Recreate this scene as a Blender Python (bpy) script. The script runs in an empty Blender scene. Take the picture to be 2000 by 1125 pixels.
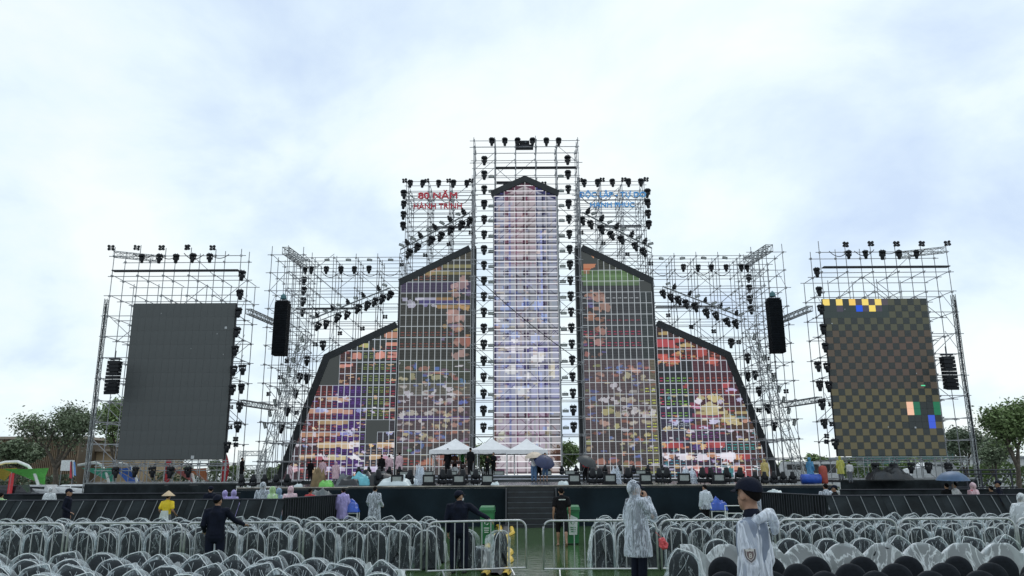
import bpy, math, random
import numpy as np
from mathutils import Vector, Matrix, Euler, noise
R = math.radians
random.seed(7)
scene = bpy.context.scene
COL = scene.collection

# ------------------------------------------------------------------ camera
H = 2.05
FPX = 1540.0
PITCH = R(13.3)
ROLL = R(0.3)
rt = Vector((1, 0, 0)); fw = Vector((0, math.cos(PITCH), math.sin(PITCH))); up = Vector((0, -math.sin(PITCH), math.cos(PITCH)))
rt2 = rt*math.cos(ROLL) - up*math.sin(ROLL)
up2 = up*math.cos(ROLL) + rt*math.sin(ROLL)
cam_data = bpy.data.cameras.new('camera')
cam = bpy.data.objects.new('camera', cam_data); COL.objects.link(cam)
cam.matrix_world = Matrix(((rt2.x, up2.x, -fw.x, 0), (rt2.y, up2.y, -fw.y, 0), (rt2.z, up2.z, -fw.z, H), (0, 0, 0, 1)))
cam_data.sensor_width = 36.0; cam_data.lens = FPX/2000*36; cam_data.clip_start = .1; cam_data.clip_end = 3000
scene.camera = cam

# ------------------------------------------------------------------ sky and light
world = bpy.data.worlds.new('World'); scene.world = world; world.use_nodes = True
nt = world.node_tree; nt.nodes.clear()
def wn(t, **k):
    n = nt.nodes.new(t)
    for a, b in k.items(): setattr(n, a, b)
    return n
out = wn('ShaderNodeOutputWorld')
sky = wn('ShaderNodeTexSky', sky_type='NISHITA', sun_disc=False, sun_elevation=R(52), sun_rotation=R(20))
bg1 = wn('ShaderNodeBackground'); bg1.inputs['Strength'].default_value = .1
nt.links.new(sky.outputs[0], bg1.inputs[0])
tc = wn('ShaderNodeTexCoord')
sep = wn('ShaderNodeSeparateXYZ'); nt.links.new(tc.outputs['Generated'], sep.inputs[0])
# clouds projected on a high layer: direction / (z + k)
addz = wn('ShaderNodeMath', operation='ADD'); addz.inputs[1].default_value = .42
mx0 = wn('ShaderNodeMath', operation='MAXIMUM'); mx0.inputs[1].default_value = 0.0
nt.links.new(sep.outputs[2], mx0.inputs[0]); nt.links.new(mx0.outputs[0], addz.inputs[0])
dx = wn('ShaderNodeMath', operation='DIVIDE'); dy = wn('ShaderNodeMath', operation='DIVIDE')
nt.links.new(sep.outputs[0], dx.inputs[0]); nt.links.new(addz.outputs[0], dx.inputs[1])
nt.links.new(sep.outputs[1], dy.inputs[0]); nt.links.new(addz.outputs[0], dy.inputs[1])
cmb = wn('ShaderNodeCombineXYZ'); nt.links.new(dx.outputs[0], cmb.inputs[0]); nt.links.new(dy.outputs[0], cmb.inputs[1])
n1 = wn('ShaderNodeTexNoise'); n1.inputs['Scale'].default_value = 2.3; n1.inputs['Detail'].default_value = 8; n1.inputs['Roughness'].default_value = .55; n1.inputs['Distortion'].default_value = .25
mp = wn('ShaderNodeMapping'); mp.inputs['Location'].default_value = (3.1, 1.7, 0)
nt.links.new(cmb.outputs[0], mp.inputs[0]); nt.links.new(mp.outputs[0], n1.inputs['Vector'])
cr = wn('ShaderNodeValToRGB')
e = cr.color_ramp.elements
e[0].position = .30; e[0].color = (.60, .73, .93, 1)
e[1].position = .62; e[1].color = (.95, 1.0, 1.0, 1)
m1 = cr.color_ramp.elements.new(.42); m1.color = (.73, .86, .98, 1)
m2 = cr.color_ramp.elements.new(.49); m2.color = (.83, .95, 1.0, 1)
nt.links.new(n1.outputs['Fac'], cr.inputs[0])
bg2 = wn('ShaderNodeBackground'); bg2.inputs['Strength'].default_value = 1.08
nt.links.new(cr.outputs[0], bg2.inputs[0])
mix = wn('ShaderNodeMixShader'); mix.inputs[0].default_value = .9
nt.links.new(bg1.outputs[0], mix.inputs[1]); nt.links.new(bg2.outputs[0], mix.inputs[2]); nt.links.new(mix.outputs[0], out.inputs[0])
sd = bpy.data.lights.new('sun', 'SUN'); sd.energy = .7; sd.angle = R(20); sd.color = (1, .97, .93)
sun = bpy.data.objects.new('sun', sd); COL.objects.link(sun)
sun.rotation_euler = (R(38), 0, R(160))
scene.view_settings.view_transform = 'Standard'; scene.view_settings.look = 'None'
scene.view_settings.exposure = 0; scene.view_settings.gamma = 1
scene.cycles.max_bounces = 8; scene.cycles.transparent_max_bounces = 24
scene.cycles.use_denoising = True

# ------------------------------------------------------------------ helpers
def W(px, py, Y):                       # where a line of sight meets the upright plane at distance Y
    d = fw + rt2*((px-1000)/FPX) + up2*((562.5-py)/FPX)
    t = Y/d.y
    return (d.x*t, H + d.z*t)
def WX(px, py, Y): return W(px, py, Y)[0]
def WZ(px, py, Y): return W(px, py, Y)[1]
def s2l(c):
    return tuple(((x/255)/12.92 if x/255 <= .04045 else ((x/255+.055)/1.055)**2.4) for x in c[:3])

MATS = {}
def mat(name, col, rough=.6, metal=0.0, var=.15, scale=6.0, bump=0.0, bscale=30.0, spec=.5, emit=0):
    if name in MATS: return MATS[name]
    m = bpy.data.materials.new(name); m.use_nodes = True
    t = m.node_tree; b = t.nodes['Principled BSDF']
    b.inputs['Roughness'].default_value = rough; b.inputs['Metallic'].default_value = metal
    b.inputs['Specular IOR Level'].default_value = spec
    tcn = t.nodes.new('ShaderNodeTexCoord')
    n = t.nodes.new('ShaderNodeTexNoise'); n.inputs['Scale'].default_value = scale; n.inputs['Detail'].default_value = 5
    t.links.new(tcn.outputs['Object'], n.inputs['Vector'])
    r = t.nodes.new('ShaderNodeValToRGB'); r.color_ramp.elements[0].position = .3; r.color_ramp.elements[1].position = .7
    r.color_ramp.elements[0].color = tuple(c*(1-var) for c in col)+(1,)
    r.color_ramp.elements[1].color = tuple(min(1, c*(1+var)) for c in col)+(1,)
    t.links.new(n.outputs['Fac'], r.inputs[0]); t.links.new(r.outputs[0], b.inputs['Base Color'])
    if bump:
        n2 = t.nodes.new('ShaderNodeTexNoise'); n2.inputs['Scale'].default_value = bscale; n2.inputs['Detail'].default_value = 4
        t.links.new(tcn.outputs['Object'], n2.inputs['Vector'])
        bp = t.nodes.new('ShaderNodeBump'); bp.inputs['Strength'].default_value = bump; bp.inputs['Distance'].default_value = .02
        t.links.new(n2.outputs['Fac'], bp.inputs['Height']); t.links.new(bp.outputs[0], b.inputs['Normal'])
    if emit:
        t.links.new(r.outputs[0], b.inputs['Emission Color']); b.inputs['Emission Strength'].default_value = emit
    MATS[name] = m
    return m
def plastic(name, col, base=.25, gain=.6, edge=.55, scale=5.0, stretch=(1, 1, .35), rough=.25, bump=.6, width=.05, dist=1.6):
    """thin translucent film: creases and grazing faces read white"""
    if name in MATS: return MATS[name]
    m = bpy.data.materials.new(name); m.use_nodes = True
    t = m.node_tree; b = t.nodes['Principled BSDF']; o = t.nodes['Material Output']
    b.inputs['Base Color'].default_value = (*col, 1); b.inputs['Roughness'].default_value = rough
    tcn = t.nodes.new('ShaderNodeTexCoord'); oi = t.nodes.new('ShaderNodeObjectInfo')
    mpn = t.nodes.new('ShaderNodeMapping'); mpn.inputs['Scale'].default_value = stretch
    sc = t.nodes.new('ShaderNodeMath'); sc.operation = 'MULTIPLY'; sc.inputs[1].default_value = 40
    t.links.new(oi.outputs['Random'], sc.inputs[0])
    cb = t.nodes.new('ShaderNodeCombineXYZ'); t.links.new(sc.outputs[0], cb.inputs[0]); t.links.new(sc.outputs[0], cb.inputs[2])
    t.links.new(tcn.outputs['Object'], mpn.inputs['Vector']); t.links.new(cb.outputs[0], mpn.inputs['Location'])
    n = t.nodes.new('ShaderNodeTexNoise'); n.inputs['Scale'].default_value = scale; n.inputs['Detail'].default_value = 6
    n.inputs['Roughness'].default_value = .6; n.inputs['Distortion'].default_value = dist
    t.links.new(mpn.outputs[0], n.inputs['Vector'])
    # ridges of the noise are creases
    a = t.nodes.new('ShaderNodeMath'); a.operation = 'SUBTRACT'; a.inputs[1].default_value = .5; t.links.new(n.outputs['Fac'], a.inputs[0])
    ab = t.nodes.new('ShaderNodeMath'); ab.operation = 'ABSOLUTE'; t.links.new(a.outputs[0], ab.inputs[0])
    r = t.nodes.new('ShaderNodeMapRange'); r.inputs['From Min'].default_value = 0; r.inputs['From Max'].default_value = width
    r.inputs['To Min'].default_value = gain; r.inputs['To Max'].default_value = 0
    t.links.new(ab.outputs[0], r.inputs['Value'])
    lw = t.nodes.new('ShaderNodeLayerWeight'); lw.inputs['Blend'].default_value = .5
    lp = t.nodes.new('ShaderNodeMath'); lp.operation = 'POWER'; lp.inputs[1].default_value = 2.4; t.links.new(lw.outputs['Facing'], lp.inputs[0])
    le = t.nodes.new('ShaderNodeMath'); le.operation = 'MULTIPLY'; le.inputs[1].default_value = edge; t.links.new(lp.outputs[0], le.inputs[0])
    s = t.nodes.new('ShaderNodeMath'); s.operation = 'ADD'; t.links.new(r.outputs[0], s.inputs[0]); t.links.new(le.outputs[0], s.inputs[1])
    s2 = t.nodes.new('ShaderNodeMath'); s2.operation = 'ADD'; s2.use_clamp = True; s2.inputs[1].default_value = base; t.links.new(s.outputs[0], s2.inputs[0])
    tr = t.nodes.new('ShaderNodeBsdfTransparent'); tr.inputs[0].default_value = (.93, .96, .97, 1)
    mx = t.nodes.new('ShaderNodeMixShader'); t.links.new(s2.outputs[0], mx.inputs[0]); t.links.new(tr.outputs[0], mx.inputs[1]); t.links.new(b.outputs[0], mx.inputs[2])
    t.links.new(mx.outputs[0], o.inputs[0])
    bp = t.nodes.new('ShaderNodeBump'); bp.inputs['Strength'].default_value = bump; bp.inputs['Distance'].default_value = .03
    t.links.new(n.outputs['Fac'], bp.inputs['Height']); t.links.new(bp.outputs[0], b.inputs['Normal'])
    MATS[name] = m
    return m

M_steel = mat('galvanised steel', (.27, .29, .31), .45, .35, .3, 9)
M_steel_far = mat('scaffold steel', (.34, .35, .37), .5, .3, .35, 3)
M_truss = mat('aluminium truss', (.30, .32, .33), .4, .35, .25, 5)
M_darksteel = mat('dark steel plank', (.03, .033, .045), .5, .2)
M_barrier = mat('barrier zinc', (.46, .48, .49), .35, .55, .2, 14, .15, 60)
M_black = mat('black housing', (.010, .012, .016), .55, 0, .3, 8, spec=.3)
M_blackcloth = mat('black mesh cloth', (.018, .023, .026), .85, 0, .45, 1.3, .5, 14, spec=.15)
M_skirt = mat('black stage skirt', (.009, .017, .024), .8, 0, .4, .8, .3, 6, spec=.15)
M_chair = mat('black spandex', (.010, .013, .018), .75, 0, .35, 7, .3, 40, spec=.2)
M_lens = mat('lens glass', (.05, .06, .07), .08, 0, .1, 5, spec=.8)
M_face = mat('frosted flood face', (.30, .33, .32), .3, 0, .2, 12)
M_white = mat('white canvas', (.80, .80, .82), .6, 0, .06, 3, .15, 8)
M_whitepaint = mat('white painted steel', (.75, .77, .76), .35, 0, .08, 3)
M_ledback = mat('led frame black', (.022, .026, .030), .7, 0, .25, 3)
M_unlit = mat('unlit led', (.092, .100, .102), .55, 0, .10, .6, spec=.3)
M_skin = mat('skin', (.34, .19, .125), .5, 0, .22, 14, .25, 60)
M_hair = mat('hair', (.006, .005, .005), .8, 0, .3, 60, .4, 90, spec=.1)
M_navy = mat('navy uniform', (.0065, .009, .020), .8, 0, .3, 9, .35, 25, spec=.15)
M_coat = plastic('clear raincoat', (.80, .87, .98), .24, .46, .75, 6.5, (1.5, 1.5, .32), width=.06, bump=1.0)
M_cover = plastic('clear chair cover', (.70, .78, .82), .05, .30, .5, 1.5, (1.6, 1.6, .5), width=.013, dist=.7)
M_coat_near = plastic('clear raincoat near', (.78, .83, .92), .34, .48, .9, 4.6, (1.8, 1.8, .3), width=.07, bump=1.0, dist=1.2)
M_rim = plastic('gathered film edge', (.86, .91, .93), .72, .2, .2, 6)
M_sheet = plastic('clear plastic sheet', (.86, .91, .94), .30, .50, .6, 2.2, (1, 1, .6), width=.04)

def col_of(name, c, rough=.7): return mat(name, c, rough, 0, .15, 8, .15, 20)

# ---- mesh builder
class MB:
    def __init__(s): s.v = []; s.f = []; s.mi = []; s.m = 0
    def add(s, v, f):
        o = len(s.v); s.v += [tuple(p) for p in v]; s.f += [tuple(i+o for i in q) for q in f]; s.mi += [s.m]*len(f); return s
    def box(s, x0, x1, y0, y1, z0, z1):
        return s.add([(x0,y0,z0),(x1,y0,z0),(x1,y1,z0),(x0,y1,z0),(x0,y0,z1),(x1,y0,z1),(x1,y1,z1),(x0,y1,z1)],
                     [(0,3,2,1),(4,5,6,7),(0,1,5,4),(1,2,6,5),(2,3,7,6),(3,0,4,7)])
    def tube(s, pts, rad, n=6, caps=True):
        pts = [Vector(p) for p in pts]; k = len(pts)
        rad = rad if isinstance(rad, (list, tuple)) else [rad]*k
        vs = []; fs = []
        for i, p in enumerate(pts):
            a = pts[max(i-1, 0)]; b = pts[min(i+1, k-1)]
            t = (b-a).normalized()
            q = Vector((0, 0, 1)) if abs(t.z) < .9 else Vector((1, 0, 0))
            u = t.cross(q).normalized(); w = t.cross(u)
            for j in range(n):
                an = 2*math.pi*j/n
                vs.append(p + (u*math.cos(an) + w*math.sin(an))*rad[i])
        for i in range(k-1):
            for j in range(n):
                fs.append((i*n+j, i*n+(j+1) % n, (i+1)*n+(j+1) % n, (i+1)*n+j))
        if caps: fs.append(tuple(range(n))[::-1]); fs.append(tuple((k-1)*n+j for j in range(n)))
        return s.add(vs, fs)
    def lathe(s, prof, c=(0, 0, 0), n=12, axis='z', caps=True):
        vs = []; fs = []
        for (r, h) in prof:
            for j in range(n):
                a = 2*math.pi*j/n; x, y = r*math.cos(a), r*math.sin(a)
                p = {'z': (x, y, h), 'y': (x, h, y), 'x': (h, x, y)}[axis]
                vs.append((p[0]+c[0], p[1]+c[1], p[2]+c[2]))
        for i in range(len(prof)-1):
            for j in range(n): fs.append((i*n+j, i*n+(j+1) % n, (i+1)*n+(j+1) % n, (i+1)*n+j))
        if caps: fs.append(tuple(range(n))[::-1]); fs.append(tuple((len(prof)-1)*n+j for j in range(n)))
        return s.add(vs, fs)
    def mesh(s, name, mats, smooth=False):
        me = bpy.data.meshes.new(name); me.from_pydata(s.v, [], s.f)
        for m in (mats if isinstance(mats, (list, tuple)) else [mats]): me.materials.append(m)
        if max(s.mi, default=0): me.polygons.foreach_set('material_index', s.mi)
        if smooth: me.polygons.foreach_set('use_smooth', [True]*len(me.polygons))
        me.update(); return me
    def build(s, name, mats, parent=None, smooth=False, loc=(0, 0, 0), rz=0):
        return link(name, s.mesh(name, mats, smooth), parent, loc, rz)
def link(name, me, parent=None, loc=(0, 0, 0), rz=0):
    o = bpy.data.objects.new(name, me); COL.objects.link(o); o.location = loc
    if rz: o.rotation_euler = (0, 0, rz)
    if parent: o.parent = parent
    return o
def tag(o, label=None, cat=None, group=None, kind=None):
    if label:
        o['label'] = label
    if cat: o['category'] = cat
    if group: o['group'] = group
    if kind: o['kind'] = kind
    return o
def thing(name, label, cat, loc=(0, 0, 0), rz=0, group=None):
    o = bpy.data.objects.new(name, None); COL.objects.link(o); o.location = loc; o.rotation_euler = (0, 0, rz); o.empty_display_size = .2
    return tag(o, label, cat, group)
def kids(o): return KIDS.get(o.name, [])
def copy_tree(o, parent=None, depth=0, children=None):
    c = o.copy(); COL.objects.link(c)
    if parent: c.parent = parent
    for ch in (children if depth == 0 and children is not None else o.children): copy_tree(ch, c, depth+1)
    return c
ORD = ['first','second','third','fourth','fifth','sixth','seventh','eighth','ninth','tenth','eleventh','twelfth','thirteenth','fourteenth','fifteenth','sixteenth','seventeenth','eighteenth','nineteenth','twentieth']
ORD += ['twenty-'+x for x in ORD[:9]] + ['thirtieth'] + ['thirty-'+x for x in ORD[:9]] + ['fortieth'] + ['forty-'+x for x in ORD[:9]] + ['fiftieth'] + ['fifty-'+x for x in ORD[:9]]

CYL = {}
def cyl_mesh(m, n=6):
    k = (m.name, n)
    if k not in CYL:
        CYL[k] = MB().lathe([(1, 0), (1, 1)], n=n).mesh('tube', m, True)
    return CYL[k]
def rod(name, p, q, r, m, parent, n=6):
    p = Vector(p); q = Vector(q); d = q-p
    o = bpy.data.objects.new(name, cyl_mesh(m, n)); COL.objects.link(o); o.parent = parent
    o.location = p; o.rotation_mode = 'QUATERNION'; o.rotation_quaternion = d.to_track_quat('Z', 'Y'); o.scale = (r, r, d.length)
    return o
def truss_mb(p, q, w=.3, step=.5, r=.022, b=None):
    """box truss from p to q: four chords and zig-zag lacing"""
    p = Vector(p); q = Vector(q); d = (q-p); L = d.length; t = d.normalized()
    s = Vector((0, 1, 0)) if abs(t.y) < .8 else Vector((1, 0, 0))
    u = t.cross(s).normalized(); v = t.cross(u).normalized()
    b = b or MB(); c = [(u*a + v*e)*(w/2) for a, e in ((1, 1), (1, -1), (-1, -1), (-1, 1))]
    for k in c: b.tube([p+k, q+k], r, 5)
    n = max(1, int(L/step))
    for i in range(n):
        a0 = p + t*(L*i/n); a1 = p + t*(L*(i+1)/n)
        for j in range(4):
            k0, k1 = c[j], c[(j+1) % 4]
            b.tube([a0+k0, a1+k1] if i % 2 else [a0+k1, a1+k0], r*.55, 4, False)
            b.tube([a0+k0, a0+k1], r*.55, 4, False)
    return b
XC = 1.3                                # the stage is symmetric about this axis
def mir(x, s): return x if s < 0 else 2*XC - x
SIDE = {-1: 'left', 1: 'right'}

# ------------------------------------------------------------------ ground and water
g = MB()
g.add([(-600, -60, 0), (600, -60, 0), (600, 900, 0), (-600, 900, 0)], [(0, 1, 2, 3)])
tag(g.build('ground', mat('wet asphalt', (.075, .085, .085), .3, 0, .35, .8, .25, 20)), kind='structure')
def water_mat():
    m = bpy.data.materials.new('murky water'); m.use_nodes = True; t = m.node_tree; b = t.nodes['Principled BSDF']
    b.inputs['Base Color'].default_value = (.065, .125, .045, 1); b.inputs['Roughness'].default_value = .05; b.inputs['Specular IOR Level'].default_value = .45
    tcn = t.nodes.new('ShaderNodeTexCoord'); mpn = t.nodes.new('ShaderNodeMapping'); mpn.inputs['Scale'].default_value = (1.0, 2.2, 1)
    t.links.new(tcn.outputs['Object'], mpn.inputs[0])
    n = t.nodes.new('ShaderNodeTexNoise'); n.inputs['Scale'].default_value = 2.6; n.inputs['Detail'].default_value = 5; t.links.new(mpn.outputs[0], n.inputs['Vector'])
    bp = t.nodes.new('ShaderNodeBump'); bp.inputs['Strength'].default_value = .22; bp.inputs['Distance'].default_value = .05
    t.links.new(n.outputs['Fac'], bp.inputs['Height']); t.links.new(bp.outputs[0], b.inputs['Normal'])
    return m
g = MB(); nx, ny = 24, 24
vs = []
for j in range(ny+1):
    for i in range(nx+1):
        x = -22 + 46*i/nx; y = 8.5 + (32.9-8.5)*j/ny
        if i in (0, nx): x += noise.noise((y*.3, i, 0))*2
        vs.append((x, y, .02))
g.add(vs, [(j*(nx+1)+i, j*(nx+1)+i+1, (j+1)*(nx+1)+i+1, (j+1)*(nx+1)+i) for j in range(ny) for i in range(nx)])
tag(g.build('flood_water', water_mat()), kind='structure')

# ------------------------------------------------------------------ stage platforms
ZS = 1.6                                # stage floor
stage = thing('main_stage', 'large black stage platform with skirt and front steps at the centre', 'stage', (XC, 33, 0))
def sb(x0, x1, y0, y1, z0, z1, name, m, st=stage):
    return MB().box(x0-st.location.x, x1-st.location.x, y0-st.location.y, y1-st.location.y, z0, z1).build(name, m, st)
M_floor = mat('wet stage floor', (.030, .036, .040), .22, 0, .4, .9, .1, 12)
SX0, SX1 = -6.75, 9.85
STX0, STX1 = WX(990, 1000, 32.5), WX(1086, 1000, 32.5)
sb(SX0, SX1, 33.3, 50, 1.5, ZS, 'deck', M_floor)
# front skirt cloth: gently folded sheets either side of the steps
def cloth(x0, x1, y, z0, z1, name, m, parent, amp=.03, fr=1.3, dx=.15, px=0, py=0, lean=0):
    n = max(2, int((x1-x0)/dx)); b = MB(); vs = []
    k = 6
    for j in range(k+1):
        for i in range(n+1):
            x = x0+(x1-x0)*i/n; z = z0+(z1-z0)*j/k
            yy = y + lean*(j/k) + amp*noise.noise((x*fr, z*.4, y)) + amp*.5*noise.noise((x*fr*3.1, z*.7, y+9))
            vs.append((x-px, yy-py, z))
    b.add(vs, [(j*(n+1)+i, j*(n+1)+i+1, (j+1)*(n+1)+i+1, (j+1)*(n+1)+i) for j in range(k) for i in range(n)])
    return b.build(name, m, parent, True)
cloth(SX0, STX0, 33.22, .0, 1.5, 'skirt', M_skirt, stage, px=XC, py=33)
cloth(STX1, SX1, 33.22, .0, 1.5, 'skirt', M_skirt, stage, px=XC, py=33)
sb(SX0-.02, STX0, 33.16, 33.3, 1.575, ZS+.012, 'edge_trim', mat('pale edge board', (.42, .38, .33), .6, 0, .5, 2))
sb(STX1, SX1+.02, 33.16, 33.3, 1.575, ZS+.012, 'edge_trim', mat('pale edge board', (.42, .38, .33)))
sb(STX0, STX1, 33.16, 33.3, 1.575, ZS+.012, 'edge_trim', mat('pale edge board', (.42, .38, .33)))
M_step = mat('black step', (.010, .013, .018), .5, 0, .3, 3)
M_stepedge = mat('worn step edge', (.045, .055, .066), .5, 0, .4, 3)
for i in range(7):
    z = .2*i+.16; y = 32.0+.18*i
    st = sb(STX0+.02, STX1-.02, y, 33.2, z-.16 if i == 0 else z-.2, z-.005, 'step', M_step)
    MB().box(STX0+.02-XC, STX1-.02-XC, y-33-.012, y-33+.03, z-.03, z+.004).build('step_nosing', M_stepedge, st)
sb(STX0, STX1, 33.2, 33.3, 0, 1.53, 'step', M_step)
for x in (STX0-.06, STX1):
    b = MB(); b.add([(x-XC, -1.1, 0), (x-XC, .2, 0), (x-XC, .2, 1.5), (x-XC, .0, 1.5), (x+.06-XC, -1.1, 0), (x+.06-XC, .2, 0), (x+.06-XC, .2, 1.5), (x+.06-XC, .0, 1.5)],
        [(0, 1, 2, 3), (7, 6, 5, 4), (0, 4, 5, 1), (1, 5, 6, 2), (2, 6, 7, 3), (3, 7, 4, 0)]); b.build('side_wall', M_step, stage)
# risers further back
RX0, RX1 = WX(745, 930, 50), WX(1300, 930, 50)
M_lip = mat('white step lip', (.55, .57, .65), .4, 0, .2, 3)
for i, (y, z) in enumerate(((50, 1.8), (51, 2.0))):
    r = sb(RX0-i*.0, RX1, y, 72 if i else 72, z-.2 if i else 1.5, z, 'riser', M_floor)
    MB().box(RX0-XC, RX1-XC, y-33-.02, y-33+.02, z-.05, z+.006).build('riser_lip', M_lip, r)
# side decks
for s in (-1, 1):
    x0, x1 = (WX(463, 950, 48), SX0-.02) if s < 0 else (SX1+.02, mir(WX(463, 950, 48), 1))
    d = thing('side_deck', 'low black deck beside the main stage, %s of it' % SIDE[s], 'platform', ((x0+x1)/2, 48, 0))
    MB().box(x0-(x0+x1)/2, x1-(x0+x1)/2, 0, 24, 1.2, 1.36).build('deck', M_floor, d)
    cloth(x0, x1, 47.97, 0, 1.2, 'skirt', M_skirt, d, px=(x0+x1)/2, py=48)
    MB().box(x0-(x0+x1)/2, x1-(x0+x1)/2, -.06, -.01, 1.33, 1.38).build('edge_trim', mat('pale edge board', ()), d)
# the band below the stage walls where the outer walls stand
for s in (-1, 1):
    a, bq = sorted((mir(-20.3, s), mir(RX0-.02 if s < 0 else 2*XC-RX1-.02, s)))
    d = thing('wall_plinth', 'black plinth under the outer slanted screen wall, %s side' % SIDE[s], 'platform', ((a+bq)/2, 67, 0))
    MB().box(-(bq-a)/2, (bq-a)/2, 0, 5, .0, 1.62).build('block', M_floor, d)
# wing platforms
WB = {}
for s in (-1, 1):
    xa, xb = sorted((mir(WX(166, 943, 54), s), mir(WX(462, 943, 54), s)))
    if s > 0: xa, xb = WX(1640, 936, 54), WX(1908, 936, 54)
    xm = (xa+xb)/2
    d = thing('wing_platform', 'black skirted platform under the %s side screen tower' % SIDE[s], 'platform', (xm, 54, 0))
    MB().box(xa-xm, xb-xm, 0, 9, 1.42, 1.58).build('deck', M_floor, d)
    cloth(xa, xb, 53.97, 0, 1.5, 'skirt', M_blackcloth, d, .05, 1.1, px=xm, py=54)
    MB().tube([(xa-xm, -.06, 1.6), (xb-xm, -.06, 1.6)], .03).build('edge_rail', M_truss, d)
    WB[s] = (xa, xb)

# ------------------------------------------------------------------ LED walls
def inside(poly, x, z):
    r = np.zeros(x.shape, bool); n = len(poly); j = n-1
    for i in range(n):
        xi, zi = poly[i]; xj, zj = poly[j]
        c = ((zi > z) != (zj > z)) & (x < (xj-xi)*(z-zi)/((zj-zi) or 1e-9)+xi)
        r ^= c; j = i
    return r
def led_mat(name, transp=0.0, strength=1.0):
    m = bpy.data.materials.new(name); m.use_nodes = True; t = m.node_tree; b = t.nodes['Principled BSDF']; o = t.nodes['Material Output']
    b.inputs['Base Color'].default_value = (.012, .013, .014, 1); b.inputs['Roughness'].default_value = .55; b.inputs['Specular IOR Level'].default_value = .25
    a = t.nodes.new('ShaderNodeVertexColor'); a.layer_name = 'picture'
    t.links.new(a.outputs[0], b.inputs['Emission Color']); b.inputs['Emission Strength'].default_value = strength
    if transp:
        tr = t.nodes.new('ShaderNodeBsdfTransparent'); mx = t.nodes.new('ShaderNodeMixShader')
        mr = t.nodes.new('ShaderNodeMapRange'); mr.inputs['To Min'].default_value = 1-transp; mr.inputs['To Max'].default_value = .9
        mr.inputs['From Min'].default_value = .0; mr.inputs['From Max'].default_value = 1
        t.links.new(a.outputs['Alpha'], mr.inputs['Value']); t.links.new(mr.outputs[0], mx.inputs[0])
        t.links.new(tr.outputs[0], mx.inputs[1]); t.links.new(b.outputs[0], mx.inputs[2]); t.links.new(mx.outputs[0], o.inputs[0])
    return m
class Art:
    """picture content of one screen, in metres on its own plane; shapes given by the corner points of a tracing"""
    def __init__(s, Y, base): s.Y = Y; s.base = base; s.sh = []; s.dash = []; s.unlit = []; s.bb = []; s.o = (0, 0, 1)
    def P(s, pts): return [W(s.o[0]+x/s.o[2], s.o[1]+y/s.o[2], s.Y) for x, y in pts]
    def poly(s, c, *pts, jit=.12): pp = s.P(pts); s.sh.append((s2l(c), pp, jit)); s.bb.append((min(q[0] for q in pp)-.5, max(q[0] for q in pp)+.5, min(q[1] for q in pp)-.5, max(q[1] for q in pp)+.5)); return s
    def rect(s, c, x0, y0, x1, y1, jit=.0): return s.poly(c, (x0, y0), (x1, y0), (x1, y1), (x0, y1), jit=jit)
    def blob(s, c, x, y, rx, ry, n=9, rag=.35, jit=.1, seed=None):
        r = random.Random(seed if seed is not None else int(x*7+y*13)); pts = []
        for i in range(n*2):
            a = math.pi*i/n; k = 1-rag*r.random()*(1 if i % 2 else .4)
            pts.append((x+rx*k*math.cos(a), y+ry*k*math.sin(a)))
        return s.poly(c, *pts, jit=jit)
    def flecks(s, pal, x0, y0, x1, y1, n, w=9, h=3, seed=1):
        r = random.Random(seed)
        for _ in range(n):
            c = r.choice(pal); q = r.uniform(.75, 1.05); s.blob(tuple(min(255, v*q) for v in c), r.uniform(x0, x1), r.uniform(y0, y1), w*r.uniform(.4, 1.3), h*r.uniform(.5, 1.4), n=7, rag=.6, jit=.1, seed=r.random())
        return s
    def dashes(s, c, x0, y0, x1, y1, rows=2): s.dash.append((s2l(c), s.P([(x0, y0), (x1, y1)]), rows)); return s
    def off(s, *pts): s.unlit.append(s.P(pts)); return s
VIV = 1.0
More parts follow.
